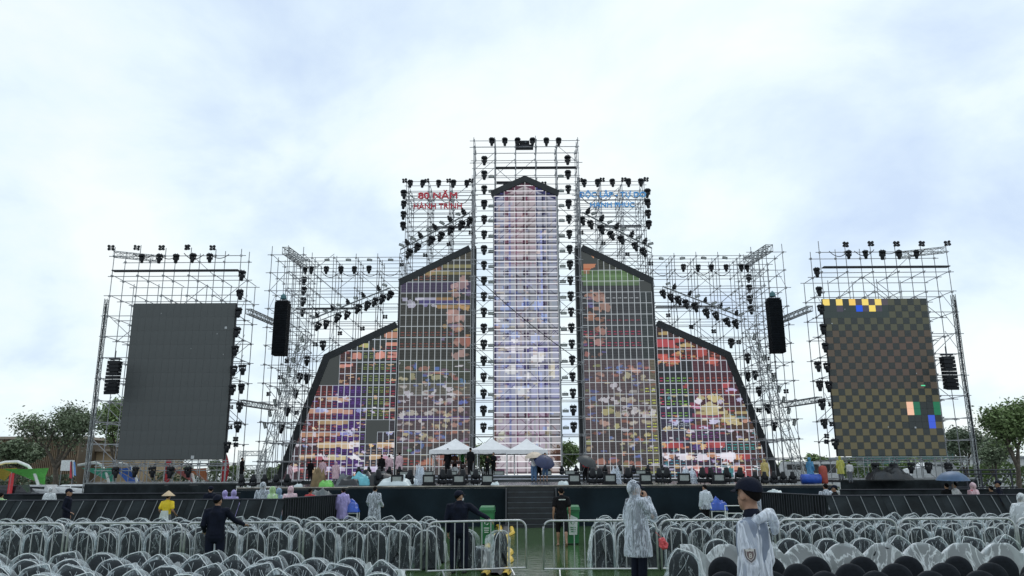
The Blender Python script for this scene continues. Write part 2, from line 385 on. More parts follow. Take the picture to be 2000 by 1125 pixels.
def led_wall(name, label, Y, poly_px, art, cw=.5, ch=1.0, nx=6, nz=12, anchor=None, M=None, line=.034, linecol=(215, 228, 240), depth=.12, tint=.4, fine=False):
    poly = [W(x, y, Y) for x, y in poly_px] if poly_px and len(poly_px[0]) == 2 and poly_px[0][1] > 60 else poly_px
    X = [p[0] for p in poly]; Z = [p[1] for p in poly]
    x0, z0 = anchor or (min(X), min(Z))
    base = (sum(X)/len(X), Y, min(Z))
    root = thing(name, label, 'led screen', base)
    i0 = int(math.floor((min(X)-x0)/cw-1e-6)); i1 = int(math.ceil((max(X)-x0)/cw)); j1 = int(math.ceil((max(Z)-z0)/ch))
    us = [0, line]+[line+(cw-2*line)*k/nx for k in range(1, nx)]+[cw-line, cw]
    vz = [0, line]+[line+(ch-2*line)*k/nz for k in range(1, nz)]+[ch-line, ch]
    uc = np.array([(us[k]+us[k+1])/2 for k in range(nx+2)]); vc = np.array([(vz[k]+vz[k+1])/2 for k in range(nz+2)])
    UU, VV = np.meshgrid(uc, vc)
    border = np.ones(UU.shape, bool); border[1:-1, 1:-1] = False
    rnd = random.Random(len(label)*31+int(Y*10))
    n = 0; extra = MB(); 
    for j in range(0, j1):
        for i in range(i0, i1):
            cx = x0+i*cw; cz = z0+j*ch
            xx = UU+cx; zz = VV+cz
            ins = inside(poly, xx, zz)
            if not ins.any(): continue
            off = any(inside(u, np.array([cx+cw/2]), np.array([cz+ch/2]))[0] for u in art.unlit)
            colr = np.zeros(UU.shape+(4,)); 
            jx, jz = rnd.uniform(-1, 1), rnd.uniform(-1, 1)
            if off:
                colr[..., :3] = (.050, .057, .057)  # switched-off cabinets still emit dim grey, ambient light put into their colour
                for c, pg, jit in art.sh:
                    if jit == 99:
                        mk = inside(pg, xx, zz); colr[mk, :3] = c
            else:
                bc = np.array(s2l(art.base(cx+cw/2, cz+ch/2)))
                colr[..., :3] = bc*rnd.uniform(.85, 1.15)
                for k in range(nz): 
                    if k % 3 == 0: colr[k+1, 1:-1, :3] *= .72
                colr[1:-1, 1:-1, :3] *= 1+.28*(np.array([[rnd.random() for _ in range(nx)] for _ in range(nz)])[:, :, None]-.5)
                for c, (a, bb), rows in art.dash:
                    if min(a[0], bb[0]) <= cx+cw/2 <= max(a[0], bb[0]) and min(a[1], bb[1]) <= cz+ch/2 <= max(a[1], bb[1]):
                        for rr in range(rows):
                            k = 1+int(nz*(.42-.22*rr)) if rows <= 2 else 1+int(nz*(.75-.2*rr))
                            for q in range(1, nx+1):
                                if q not in (1, nx):
                                    colr[k, q, :3] = np.array(c)*(1.0 if rnd.random() < .7 else .45)
                for (c, pg, jit), bbx in zip(art.sh, art.bb):
                    if bbx[0] > cx+cw or bbx[1] < cx or bbx[2] > cz+ch or bbx[3] < cz: continue
                    if jit == 99: jit = 0
                    mk = inside(pg, xx+jx*jit, zz+jz*jit)
                    if mk.any():
                        g_ = c[0]*.3+c[1]*.5+c[2]*.2; q_ = (np.array(c)*.72+g_*.28)*rnd.uniform(.7, 1.0)*VIV; colr[mk, :3] = q_*(.62 if VIV < 1 else .85)+colr[mk, :3]*(.38 if VIV < 1 else .15)
                lc = np.array(s2l(linecol))
                colr[border, :3] = np.clip(lc*(1-tint)+colr[border, :3]*1.2*tint+lc*0.0, 0, 1)
                colr[border, 3] = 1
                if fine:            # mesh modules: only the level seams are bright, one wire column is dark
                    colr[1:-1, 0, :3] *= .45; colr[1:-1, -1, :3] *= .45
                    dq = 1+(i*2) % nx; colr[1:-1, dq, :3] *= .5; colr[1:-1, dq, 3] = .6
                    if j % 3 == 0: colr[1, 1:-1, :3] *= .35; colr[1, 1:-1, 3] = .8
                    colr[1:-1, 1:-1, :3] *= rnd.uniform(.72, 1.05)
            vs = []; fs = []; cl = []
            for v in vz:
                for u in us: vs.append((cx+u-base[0], 0, cz+v-base[2]))
            m_ = nx+3
            for a in range(nz+2):
                for q in range(nx+2):
                    if ins[a, q]:
                        fs.append((a*m_+q, a*m_+q+1, (a+1)*m_+q+1, (a+1)*m_+q)); cl.append(colr[a, q])
            me = bpy.data.meshes.new('led_cabinet'); me.from_pydata(vs, [], fs); me.materials.append(M)
            ca = me.color_attributes.new('picture', 'FLOAT_COLOR', 'CORNER')
            ca.data.foreach_set('color', np.repeat(np.array(cl, dtype=np.float32), 4, axis=0).ravel())
            me.update()
            n += 1
            o = link('led_cabinet', me, root)
            o.location.y = rnd.uniform(-.004, .004)
    return root, poly, base
def backing(root, base, poly, d=.16, m=M_ledback, name='back_frame'):
    b = MB(); n = len(poly)
    vs = [(x-base[0], .03, z-base[2]) for x, z in poly]+[(x-base[0], d, z-base[2]) for x, z in poly]
    b.add(vs, [tuple(range(n)), tuple(range(n, 2*n))[::-1]]+[(i, i+n, (i+1) % n+n, (i+1) % n) for i in range(n)])
    return b.build(name, m, root)
def bandpiece(root, base, path, w, y0, y1, name='edge_band', m=M_ledback):
    """solid mitred strips following path (list of X,Z), w metres wide to the left of its direction"""
    n = len(path); dirs = [Vector((path[k+1][0]-path[k][0], path[k+1][1]-path[k][1])).normalized() for k in range(n-1)]
    offs = []
    for k in range(n):
        a = dirs[max(k-1, 0)]; c = dirs[min(k, n-2)]; na = Vector((-a.y, a.x)); nc = Vector((-c.y, c.x)); mm = (na+nc).normalized(); offs.append(mm*(w/max(.3, mm.dot(na))))
    for k in range(n-1):
        (xa, za), (xb, zb) = path[k], path[k+1]
        q = [(xa, za), (xb, zb), (xb+offs[k+1].x, zb+offs[k+1].y), (xa+offs[k].x, za+offs[k].y)]
        vs = [(x-base[0], y0, z-base[2]) for x, z in q]+[(x-base[0], y1, z-base[2]) for x, z in q]
        MB().add(vs, [(0, 3, 2, 1), (4, 5, 6, 7), (0, 1, 5, 4), (1, 2, 6, 5), (2, 3, 7, 6), (3, 0, 4, 7)]).build(name, m, root)

M_led = led_mat('led picture')
M_ledmesh = led_mat('led mesh picture', .30)
# ---- outer left picture
A = Art(68.5, None)
def base_ol(x, z):
    px = 1030+(x-1.3)*21.9; py = 938-(z-1.6)*21.7
    if py > 755:
        if px < 655: return (84, 52, 54) if py < 868 else (66, 52, 58)
        if px < 712: return (62, 42, 88)
        if py < 825: return (52, 55, 50) if px < 755 else (60, 46, 54)
        return (56, 54, 60)
    if px < 700 and py > 690: return (66, 48, 50)
    return (50, 54, 52)
A.base = base_ol
A.off((640, 697), (662, 690), (662, 760), (612, 760), (616, 700)).off((711, 825), (755, 825), (755, 846), (732, 848), (732, 868), (711, 868))
A.dashes((112, 128, 74), 712, 680, 756, 822, 3).dashes((150, 60, 78), 757, 660, 777, 830, 2).dashes((130, 64, 66), 600, 700, 655, 930, 2)
A.dashes((86, 58, 130), 656, 760, 712, 930, 3).dashes((150, 130, 120), 712, 870, 777, 935, 2).dashes((86, 70, 64), 663, 690, 711, 755, 2)
for c, x0, y0, x1, y1 in [((206, 134, 100), 750, 648, 778, 660), ((192, 178, 92), 768, 640, 778, 646), ((190, 190, 92), 702, 671, 720, 679), ((226, 140, 108), 753, 669, 780, 676),
    ((228, 140, 122), 688, 689, 706, 700), ((228, 140, 122), 664, 711, 690, 717), ((228, 146, 124), 734, 688, 752, 700), ((230, 142, 124), 758, 688, 780, 699), ((150, 76, 72), 664, 684, 682, 690),
    ((208, 160, 118), 640, 776, 682, 784), ((214, 154, 122), 600, 799, 690, 808), ((196, 160, 104), 622, 821, 680, 829), ((196, 136, 96), 586, 845, 664, 853), ((216, 180, 116), 620, 864, 664, 875),
    ((226, 192, 138), 664, 864, 684, 876), ((236, 226, 232), 682, 863, 702, 875), ((224, 182, 122), 735, 864, 772, 875), ((238, 222, 218), 764, 864, 774, 874), ((214, 170, 112), 584, 888, 616, 896), ((210, 190, 120), 640, 888, 676, 898),
    ((224, 182, 122), 720, 888, 746, 897), ((204, 186, 226), 631, 911, 646, 921), ((208, 190, 230), 656, 911, 674, 921), ((204, 190, 232), 712, 911, 738, 921), ((198, 86, 110), 616, 893, 634, 899), ((206, 84, 100), 572, 913, 592, 920), ((210, 176, 120), 606, 914, 628, 924)]:
    A.rect(c, x0, y0, x1, y1, jit=.05)
for c, x, y, rx, ry in [((226, 138, 118), 742, 694, 9, 9), ((140, 160, 226), 624, 802, 9, 5), ((180, 190, 238), 634, 801, 6, 4), ((150, 160, 230), 700, 801, 7, 5), ((170, 180, 234), 713, 801, 5, 5), ((222, 70, 100), 708, 820, 6, 3),
    ((230, 220, 240), 615, 847, 3, 6), ((150, 150, 236), 672, 849, 10, 5), ((196, 196, 240), 684, 846, 5, 6), ((170, 176, 236), 760, 846, 7, 6), ((240, 190, 80), 724, 867, 5, 8), ((220, 90, 70), 729, 862, 3, 5),
    ((190, 170, 180), 612, 869, 10, 4), ((236, 220, 232), 627, 890, 6, 4), ((226, 190, 204), 636, 895, 8, 4), ((214, 150, 180), 750, 892, 8, 4), ((226, 176, 190), 573, 916, 8, 5), ((232, 224, 240), 690, 892, 10, 3), ((200, 180, 226), 700, 909, 8, 3), ((120, 150, 220), 596, 871, 6, 4)]:
    A.blob(c, x, y, rx, ry)
for k in range(5): A.poly((240, 236, 244), (676+k*2, 889), (686+k*2, 889), (696+k*2, 898), (690+k*2, 898))
A.poly((240, 236, 244), (756, 888), (762, 888), (774, 897), (766, 897))
A.flecks([(220, 150, 110), (200, 120, 90), (226, 176, 120), (130, 60, 60)], 660, 650, 776, 760, 26, 7, 2.6, 3)
A.flecks([(214, 166, 116), (226, 196, 150), (206, 190, 230), (230, 226, 240), (190, 110, 90), (120, 90, 190)], 575, 770, 776, 930, 110, 8, 2.4, 4)
walls = {}
def outer(s, art, Y=68.5):
    pl = [W(777, 640, Y), W(643, 702, Y), W(551, 937, Y), W(777, 937, Y)]
    if s > 0: pl = [(2*XC-x, z) for x, z in pl]
    zb = min(p[1] for p in pl)
    pl[2] = (pl[2][0], zb); pl[3] = (pl[3][0], zb)
    xin = pl[0][0]; pl[3] = (xin, zb)
    anchor = (xin-.5*round(abs(xin-pl[2][0])/.5+1), zb) if s < 0 else (xin, zb)
    r, p, b = led_wall('led_wall', 'slanted outer LED wall with glitching coloured picture, %s of the stage' % SIDE[s], Y, pl, art, anchor=anchor, M=M_led, linecol=(214, 226, 238), tint=.4)
    backing(r, b, p)
    path = [p[0], p[1], p[2]] if s < 0 else [p[2], p[1], p[0]]
    bandpiece(r, b, path, -.6, -.06, .9)
    return r

outer(-1, A)
# ---- outer right picture
B = Art(68.5, None)
def base_or(x, z):
    py = 938-(z-1.6)*21.7; px = 1030+(x-1.3)*21.9
    if py < 715: return (62, 50, 50) if px < 1330 else (84, 52, 48)
    if py < 800: return (46, 48, 52) if px < 1345 else (78, 50, 58)
    if py < 850: return (52, 50, 66) if px < 1345 else (84, 66, 56)
    return (62, 54, 66) if px < 1410 else (70, 54, 54)
B.base = base_or; B.o = (1270, 620, 3.408)
B.dashes((120, 170, 76), 100, 330, 250, 680, 2).dashes((170, 64, 96), 50, 330, 100, 680, 2).dashes((150, 76, 66), 250, 330, 560, 480, 2)
B.dashes((60, 150, 150), 470, 790, 700, 920, 3).dashes((70, 130, 150), 80, 880, 240, 1060, 2).dashes((60, 160, 150), 480, 950, 680, 1060, 3).dashes((110, 64, 120), 270, 780, 470, 1060, 3).dashes((170, 60, 70), 560, 960, 700, 1060, 2).dashes((150, 160, 170), 100, 710, 270, 760, 3)
B.dashes((120, 80, 60), 690, 780, 760, 1050, 3).dashes((160, 60, 60), 40, 200, 300, 320, 2)
for c, x0, y0, x1, y1 in [((204, 52, 66), 40, 150, 165, 200), ((190, 52, 52), 165, 140, 225, 168), ((200, 168, 80), 60, 98, 120, 118), ((150, 50, 50), 300, 200, 350, 250),
    ((208, 70, 60), 40, 240, 120, 268), ((200, 60, 66), 480, 430, 530, 465), ((150, 48, 84), 270, 570, 330, 600), ((150, 50, 90), 280, 640, 470, 665), ((150, 50, 90), 280, 715, 400, 745), ((140, 44, 60), 500, 480, 570, 510),
    ((202, 186, 120), 300, 625, 520, 645), ((190, 166, 92), 470, 672, 590, 695), ((180, 160, 90), 560, 625, 640, 640), ((196, 52, 56), 80, 835, 220, 870), ((196, 60, 64), 370, 825, 500, 870),
    ((200, 58, 62), 610, 905, 670, 950), ((170, 50, 58), 560, 980, 680, 1060), ((236, 160, 80), 565, 912, 612, 950), ((40, 130, 140), 480, 985, 560, 1060), ((236, 228, 246), 80, 905, 130, 922), ((236, 228, 246), 175, 905, 250, 925), ((236, 228, 246), 440, 905, 560, 930), ((150, 40, 70), 300, 1000, 420, 1060)]:
    B.rect(c, x0, y0, x1, y1, jit=.06)
for c, x, y, rx, ry in [((216, 78, 56), 90, 270, 45, 30), ((216, 90, 60), 150, 290, 45, 22), ((210, 80, 60), 180, 250, 36, 18), ((206, 66, 56), 340, 235, 40, 40), ((206, 84, 60), 420, 290, 50, 22), ((214, 150, 80), 60, 300, 30, 8), ((214, 150, 80), 150, 306, 40, 8), ((200, 170, 90), 240, 190, 50, 18),
    ((206, 196, 120), 345, 525, 40, 24), ((206, 190, 110), 430, 535, 60, 28), ((230, 224, 240), 325, 550, 28, 22), ((214, 120, 170), 310, 600, 30, 14), ((210, 196, 130), 400, 600, 80, 34), ((200, 184, 110), 520, 670, 60, 26), ((206, 190, 120), 560, 700, 70, 20), ((222, 206, 170), 360, 680, 30, 12), ((214, 150, 120), 640, 685, 34, 14),
    ((190, 196, 240), 160, 695, 42, 24), ((150, 140, 220), 250, 690, 50, 12), ((206, 204, 244), 420, 690, 42, 22), ((196, 180, 230), 540, 480, 40, 12), ((190, 190, 236), 590, 550, 28, 16), ((214, 206, 240), 460, 560, 20, 20),
    ((240, 184, 100), 95, 850, 22, 26), ((230, 180, 100), 300, 835, 46, 12), ((236, 190, 110), 350, 860, 40, 22), ((80, 60, 140), 310, 860, 30, 24), ((240, 232, 246), 130, 925, 50, 18), ((240, 232, 248), 230, 930, 60, 30), ((236, 214, 190), 270, 930, 30, 26),
    ((200, 130, 70), 150, 925, 24, 18), ((240, 230, 246), 345, 930, 50, 26), ((226, 150, 90), 410, 920, 40, 26), ((242, 234, 248), 520, 930, 60, 34), ((236, 160, 90), 590, 930, 34, 22), ((244, 210, 214), 240, 1000, 40, 14), ((236, 150, 130), 310, 995, 40, 20),
    ((250, 224, 220), 330, 1015, 50, 10), ((244, 234, 240), 500, 1000, 50, 12), ((236, 160, 120), 580, 1000, 50, 22), ((250, 240, 240), 680, 1015, 60, 6), ((210, 170, 90), 180, 990, 30, 10), ((220, 190, 110), 450, 990, 24, 10), ((244, 240, 250), 720, 1000, 40, 5), ((230, 225, 245), 260, 760, 34, 10), ((220, 220, 240), 370, 765, 20, 8), ((220, 210, 236), 540, 755, 28, 8), ((222, 206, 222), 660, 755, 34, 8), ((180, 60, 60), 240, 450, 22, 18)]:
    B.blob(c, x, y, rx, ry, rag=.5)
B.o = (0, 0, 1)
B.flecks([(200, 70, 56), (214, 96, 70), (206, 160, 80)], 1284, 645, 1400, 715, 26, 8, 3, 5)
B.flecks([(230, 214, 160), (214, 190, 110), (190, 60, 76), (200, 196, 240), (240, 232, 246), (60, 140, 150), (214, 130, 80), (110, 60, 130)], 1284, 770, 1495, 930, 130, 8, 2.4, 6)
outer(1, B)
# ---- inner walls
def mid(s, art, Y=68.0):
    pl = [W(783, 557, Y), W(918, 490, Y), W(918, 934, Y), W(773, 934, Y)]
    xa = -9.86; xb = -3.62
    za = pl[0][1]; zb = pl[1][1]; z0 = 1.72
    pl = [(xa, za), (xb, zb), (xb, z0), (xa, z0)]
    if s > 0: pl = [(2*XC-x-.1, z) for x, z in pl]
    anchor = (min(p[0] for p in pl), z0)
    r, p, b = led_wall('led_wall', 'tall inner LED wall with dark rows and faded figures, %s of the centre tower' % SIDE[s], Y, pl, art, cw=.52, anchor=anchor, M=M_led, linecol=(206, 216, 222), tint=.35, line=.026)
    backing(r, b, p)
    bandpiece(r, b, [p[0], p[1]] if s < 0 else [p[1], p[0]], .58, -.06, 1.0)
    # dark side return next to the centre tower and the thin outer edge
    xi = p[1][0]; xo = p[0][0]; sg = 1 if s < 0 else -1
    MB().box(min(xi, xi+sg*.42)-b[0], max(xi, xi+sg*.42)-b[0], -.02, 1.2, 0, p[1][1]+.45-b[2]).build('side_return', M_ledback, r)
    MB().box(min(xo, xo-sg*.14)-b[0], max(xo, xo-sg*.14)-b[0], -.05, .8, 0, p[0][1]+.3-b[2]).build('side_return', M_ledback, r)
    return r
VIV = .85
C_ = Art(68.0, None)
def base_ml(x, z):
    py = 938-(z-1.6)*21.7
    if py < 520: return (72, 70, 62) if py > 505 else (58, 60, 58)
    if 592 > py > 570: return (66, 60, 82)
    if py < 720: return (58, 59, 57)
    if py < 760: return (66, 70, 62)
    if 759 < py < 784: return (92, 90, 84)
    return (80, 70, 74) if py < 870 else (70, 66, 66)
C_.base = base_ml; C_.o = (770, 470, 4.894)
C_.off((70, 20), (740, 20), (740, 215), (460, 215), (420, 240), (240, 240)) if False else None
C_.dashes((128, 60, 70), 75, 470, 720, 520, 2).dashes((120, 66, 58), 60, 680, 480, 730, 2).dashes((116, 70, 62), 60, 860, 640, 1040, 2).dashes((112, 74, 66), 80, 340, 520, 420, 2)
C_.rect((176, 170, 96), 470, 228, 735, 262).rect((180, 168, 92), 300, 296, 735, 326).rect((206, 158, 76), 400, 545, 560, 575).rect((210, 160, 70), 400, 615, 720, 645).rect((80, 70, 160), 240, 570, 720, 610).rect((196, 196, 236), 75, 545, 125, 575).rect((206, 206, 240), 200, 545, 400, 566)
C_.blob((186, 128, 76), 380, 270, 60, 30, rag=.5).blob((200, 150, 84), 330, 315, 50, 20, rag=.5).blob((150, 90, 66), 420, 260, 46, 20).blob((204, 160, 160), 640, 430, 110, 60, rag=.4, jit=.3).blob((208, 162, 156), 660, 370, 70, 40, rag=.4, jit=.3).blob((200, 150, 140), 590, 520, 40, 30).blob((214, 170, 166), 570, 430, 40, 30)
C_.blob((206, 150, 140), 560, 750, 90, 60, jit=.3).blob((214, 166, 156), 640, 760, 60, 50, jit=.3).blob((200, 140, 126), 600, 830, 60, 40).blob((214, 160, 148), 530, 690, 40, 30).blob((190, 120, 104), 650, 950, 60, 60, jit=.3).blob((220, 170, 160), 640, 1090, 70, 44, jit=.3).blob((200, 110, 80), 700, 950, 24, 60)
C_.blob((206, 206, 236), 160, 600, 40, 46, rag=.5).blob((220, 220, 244), 250, 555, 70, 16, rag=.5).blob((150, 140, 220), 300, 620, 30, 20).blob((216, 216, 240), 380, 630, 22, 14)
C_.poly((214, 164, 80), (560, 600), (720, 640), (720, 680), (640, 655))
C_.o = (765, 690, 4.894)
C_.dashes((150, 160, 70), 80, 150, 740, 200, 2).dashes((170, 176, 180), 80, 250, 230, 310, 2).dashes((160, 166, 170), 300, 250, 740, 310, 2).dashes((140, 60, 66), 60, 480, 740, 520, 2).dashes((96, 76, 150), 60, 600, 740, 650, 2).dashes((140, 64, 60), 60, 720, 720, 780, 2).dashes((140, 60, 60), 60, 960, 400, 1040, 2)
C_.off((238, 228), (292, 228), (292, 336), (238, 336)).off((345, 396), (396, 396), (396, 450), (345, 450))
C_.rect((84, 62, 150), 60, 600, 735, 640, jit=.03)
for c, x, y, rx, ry in [((70, 120, 220), 222, 118, 30, 40), ((80, 130, 226), 440, 134, 34, 22), ((196, 128, 104), 150, 140, 40, 20), ((196, 126, 106), 310, 135, 50, 24), ((206, 200, 140), 212, 222, 36, 36), ((208, 204, 150), 420, 240, 44, 30), ((210, 204, 150), 372, 208, 30, 16), ((196, 120, 90), 470, 200, 34, 18), ((196, 110, 110), 620, 245, 40, 18), ((80, 150, 220), 680, 262, 18, 34),
    ((226, 222, 240), 530, 330, 70, 26), ((200, 150, 130), 620, 385, 46, 44), ((214, 212, 230), 165, 390, 46, 26), ((206, 206, 210), 310, 372, 48, 26), ((214, 214, 224), 418, 372, 30, 24), ((236, 232, 246), 560, 445, 50, 30), ((90, 120, 226), 680, 455, 46, 24), ((226, 224, 236), 455, 460, 50, 22), ((206, 200, 196), 120, 330, 50, 20),
    ((226, 222, 226), 115, 575, 40, 40), ((214, 208, 190), 195, 580, 60, 30), ((230, 226, 226), 350, 580, 44, 24), ((226, 212, 160), 520, 580, 50, 24), ((220, 190, 180), 660, 550, 30, 30), ((214, 206, 190), 400, 548, 50, 18), ((236, 226, 230), 280, 660, 50, 24), ((220, 206, 150), 435, 690, 50, 28), ((214, 160, 140), 600, 680, 50, 26), ((90, 120, 220), 655, 660, 24, 16), ((206, 190, 170), 170, 660, 60, 18), ((226, 210, 150), 140, 775, 34, 20), ((230, 214, 160), 300, 790, 42, 34), ((220, 180, 190), 440, 740, 10, 30), ((90, 140, 226), 480, 815, 46, 20), ((196, 110, 90), 80, 815, 40, 22), ((190, 120, 110), 210, 820, 60, 14), ((210, 140, 120), 380, 815, 44, 16), ((90, 140, 230), 282, 890, 28, 26), ((206, 170, 160), 215, 888, 24, 10), ((208, 130, 90), 370, 1040, 60, 46), ((206, 130, 92), 300, 1060, 60, 24), ((196, 116, 84), 640, 1050, 80, 60), ((200, 110, 84), 470, 1000, 40, 60), ((60, 140, 60), 640, 980, 24, 40)]:
    C_.blob(c, x, y, rx, ry, rag=.45, jit=.15)
C_.rect((60, 200, 140), 152, 915, 188, 938)
C_.o = (0, 0, 1)
C_.flecks([(196, 150, 130), (220, 170, 150), (206, 160, 80), (150, 130, 190)], 862, 560, 918, 700, 20, 9, 3.4, 7)
C_.flecks([(206, 196, 150), (226, 222, 236), (196, 120, 90), (100, 130, 226), (214, 160, 140), (150, 110, 150)], 776, 710, 918, 925, 120, 9, 3, 8)
mid(-1, C_)
D_ = Art(68.0, None)
def base_mr(x, z):
    py = 934-(z-1.6)*21.7; px = 1030+(x-1.3)*21.9
    if py < 536: return (58, 62, 56)
    if 535 < py < 560 and px < 1246: return (84, 108, 74)
    if py < 720: return (60, 62, 66) if px < 1255 else (54, 60, 62)
    if px > 1258: return (100, 96, 84)
    return (84, 74, 78) if py < 850 else (72, 66, 68)
D_.base = base_mr; D_.o = (1120, 470, 4.889)
D_.off((70, 30), (240, 30), (250, 215), (210, 325), (70, 325)).off((365, 365), (418, 365), (418, 425), (365, 425)).off((70, 60), (420, 160), (420, 218), (70, 218)).off((645, 380), (760, 380), (760, 470), (645, 470))
D_.poly((176, 120, 92), *[(95, 225), (212, 225), (205, 250), (100, 300)], jit=99); D_.poly((166, 100, 70), *[(95, 265), (160, 260), (150, 318), (95, 320)], jit=99); D_.poly((190, 140, 110), *[(150, 120), (220, 135), (195, 170)], jit=99)
D_.rect((110, 156, 92), 92, 328, 520, 350).rect((120, 160, 100), 92, 380, 630, 402, jit=0).rect((92, 132, 72), 92, 352, 560, 376).rect((96, 140, 80), 92, 404, 630, 428)
D_.dashes((134, 150, 60), 255, 240, 520, 310, 2).dashes((90, 100, 170), 95, 440, 640, 480, 2).dashes((150, 156, 160), 100, 490, 640, 640, 1).dashes((130, 66, 78), 320, 660, 640, 820, 1).dashes((150, 60, 84), 110, 860, 650, 1040, 2).dashes((100, 90, 170), 110, 1090, 660, 1125, 2)
for c, x, y, rx, ry in [((196, 140, 120), 210, 505, 50, 26), ((206, 150, 130), 240, 560, 90, 40), ((210, 156, 134), 290, 600, 50, 70), ((196, 136, 110), 160, 545, 60, 18), ((120, 110, 200), 155, 640, 50, 14), ((206, 150, 120), 230, 660, 60, 20), ((200, 130, 90), 150, 730, 56, 40), ((190, 120, 84), 230, 770, 60, 20), ((206, 150, 130), 250, 860, 70, 40), ((214, 156, 146), 240, 960, 90, 40), ((190, 120, 110), 150, 930, 50, 30), ((200, 120, 110), 130, 1100, 24, 30)]:
    D_.blob(c, x, y, rx, ry, rag=.4, jit=.3)
D_.o = (1130, 690, 4.5)
D_.dashes((110, 90, 180), 65, 20, 570, 60, 2).dashes((96, 86, 180), 65, 130, 640, 170, 2).dashes((150, 70, 64), 75, 230, 560, 280, 2).dashes((150, 60, 60), 75, 340, 560, 380, 2).dashes((140, 76, 110), 80, 640, 600, 700, 3).dashes((160, 66, 66), 80, 740, 500, 820, 2).dashes((180, 190, 90), 590, 220, 700, 1040, 2).dashes((150, 60, 66), 90, 870, 600, 900, 2)
for c, x, y, rx, ry in [((80, 140, 226), 352, 122, 26, 18), ((80, 110, 226), 548, 112, 34, 38), ((190, 110, 90), 460, 122, 34, 16), ((200, 110, 100), 610, 124, 24, 14), ((206, 200, 150), 425, 205, 36, 34), ((206, 200, 160), 565, 208, 34, 34), ((196, 120, 100), 320, 185, 40, 18), ((228, 224, 240), 310, 290, 44, 30), ((210, 208, 220), 365, 325, 30, 18), ((206, 204, 200), 478, 325, 36, 16), ((90, 150, 230), 130, 412, 48, 30), ((230, 228, 240), 240, 398, 60, 26), ((226, 222, 230), 320, 415, 34, 24), ((216, 210, 200), 385, 415, 26, 28), ((206, 200, 180), 450, 420, 60, 26), ((214, 206, 120), 255, 522, 60, 32), ((206, 196, 150), 345, 525, 40, 34), ((230, 226, 230), 420, 530, 36, 34), ((236, 232, 236), 500, 520, 40, 40), ((226, 222, 230), 580, 530, 50, 40), ((230, 226, 236), 650, 515, 34, 44), ((220, 170, 150), 215, 612, 56, 26), ((90, 150, 230), 146, 602, 22, 12), ((214, 210, 120), 340, 630, 46, 32), ((230, 222, 200), 490, 605, 44, 18), ((216, 206, 170), 590, 610, 40, 18), ((220, 210, 130), 470, 715, 34, 20), ((220, 206, 120), 615, 712, 34, 18), ((90, 140, 226), 285, 742, 26, 16), ((200, 110, 84), 410, 760, 46, 18), ((196, 100, 70), 540, 750, 50, 18), ((80, 110, 220), 650, 762, 26, 18), ((90, 130, 230), 486, 820, 20, 22), ((214, 190, 100), 95, 830, 20, 30), ((206, 120, 96), 110, 960, 20, 60), ((208, 130, 104), 200, 950, 60, 34), ((206, 126, 100), 310, 950, 60, 34), ((210, 130, 106), 440, 960, 60, 30), ((200, 130, 110), 385, 885, 50, 14), ((190, 110, 90), 530, 975, 50, 20)]:
    D_.blob(c, x, y, rx, ry, rag=.45, jit=.15)
D_.o = (0, 0, 1)
D_.flecks([(196, 140, 120), (210, 150, 120), (150, 90, 70), (120, 110, 200)], 1142, 570, 1182, 700, 20, 9, 3.4, 9)
D_.flecks([(206, 196, 150), (226, 222, 236), (196, 120, 90), (100, 130, 226), (214, 160, 140), (160, 170, 90)], 1144, 710, 1282, 925, 120, 9, 3, 10)
mid(1, D_)
# ---- centre wall: see-through mesh modules
VIV = 1.0
E_ = Art(65.8, None)
def base_c(x, z):
    f = (z-2)/24; xx = (x+1.6)/5.4
    if f > .72: c = (124, 70, 96) if .2 < xx < .66 else (66, 66, 126)
    elif f > .45: c = (88, 68, 104) if .3 < xx < .8 else (94, 88, 122)
    elif f > .2: c = (90, 80, 150)
    else: c = (140, 92, 124) if xx < .8 else (100, 60, 56)
    k = .9+.2*noise.noise((x*.7, z*.5, 3)); return tuple(min(255, v*k) for v in c)
E_.base = base_c
for k, (x, c) in enumerate(((996, (50, 60, 230)), (1058, (70, 86, 220)), (976, (120, 36, 56)), (1017, (110, 26, 50)), (1042, (96, 80, 96)), (1077, (96, 76, 84)))):
    E_.rect(c, x-1.3, 400, x+1.3, 880 if k != 1 else 760)
for c, x, y, rx, ry in [((84, 120, 230), 990, 600, 12, 10), ((96, 130, 236), 1028, 592, 9, 12), ((80, 116, 230), 1050, 600, 9, 12), ((90, 130, 236), 986, 640, 10, 9), ((96, 140, 240), 1065, 622, 9, 12), ((120, 150, 240), 1005, 655, 12, 9), ((110, 140, 236), 1045, 660, 10, 9), ((240, 236, 240), 1000, 725, 16, 10), ((236, 232, 240), 1050, 700, 16, 12), ((230, 228, 240), 1020, 760, 20, 10), ((210, 190, 140), 1080, 720, 6, 20), ((120, 50, 70), 1017, 637, 8, 5), ((230, 220, 240), 1010, 680, 24, 8), ((214, 206, 150), 980, 850, 8, 10), ((206, 190, 140), 1072, 845, 8, 10)]:
    E_.blob(c, x, y, rx, ry, jit=.1)
E_.flecks([(90, 120, 230), (120, 150, 240), (230, 226, 240), (200, 130, 120), (214, 190, 150)], 966, 560, 1090, 900, 90, 7, 4, 11)
E_.flecks([(180, 110, 120), (120, 110, 190), (214, 170, 160)], 966, 390, 1088, 560, 40, 6, 4, 12)
E_.rect((130, 70, 60), 1080, 830, 1086, 925).rect((180, 110, 96), 966, 830, 970, 925).rect((90, 60, 60), 1044, 780, 1048, 860).rect((236, 214, 220), 976, 890, 1040, 902).rect((206, 140, 110), 1040, 880, 1080, 925, jit=.05)
pl = [(-1.55, 25.9), (1.19, 27.2), (3.93, 25.9), (3.93, 2.06), (-1.55, 2.06)]
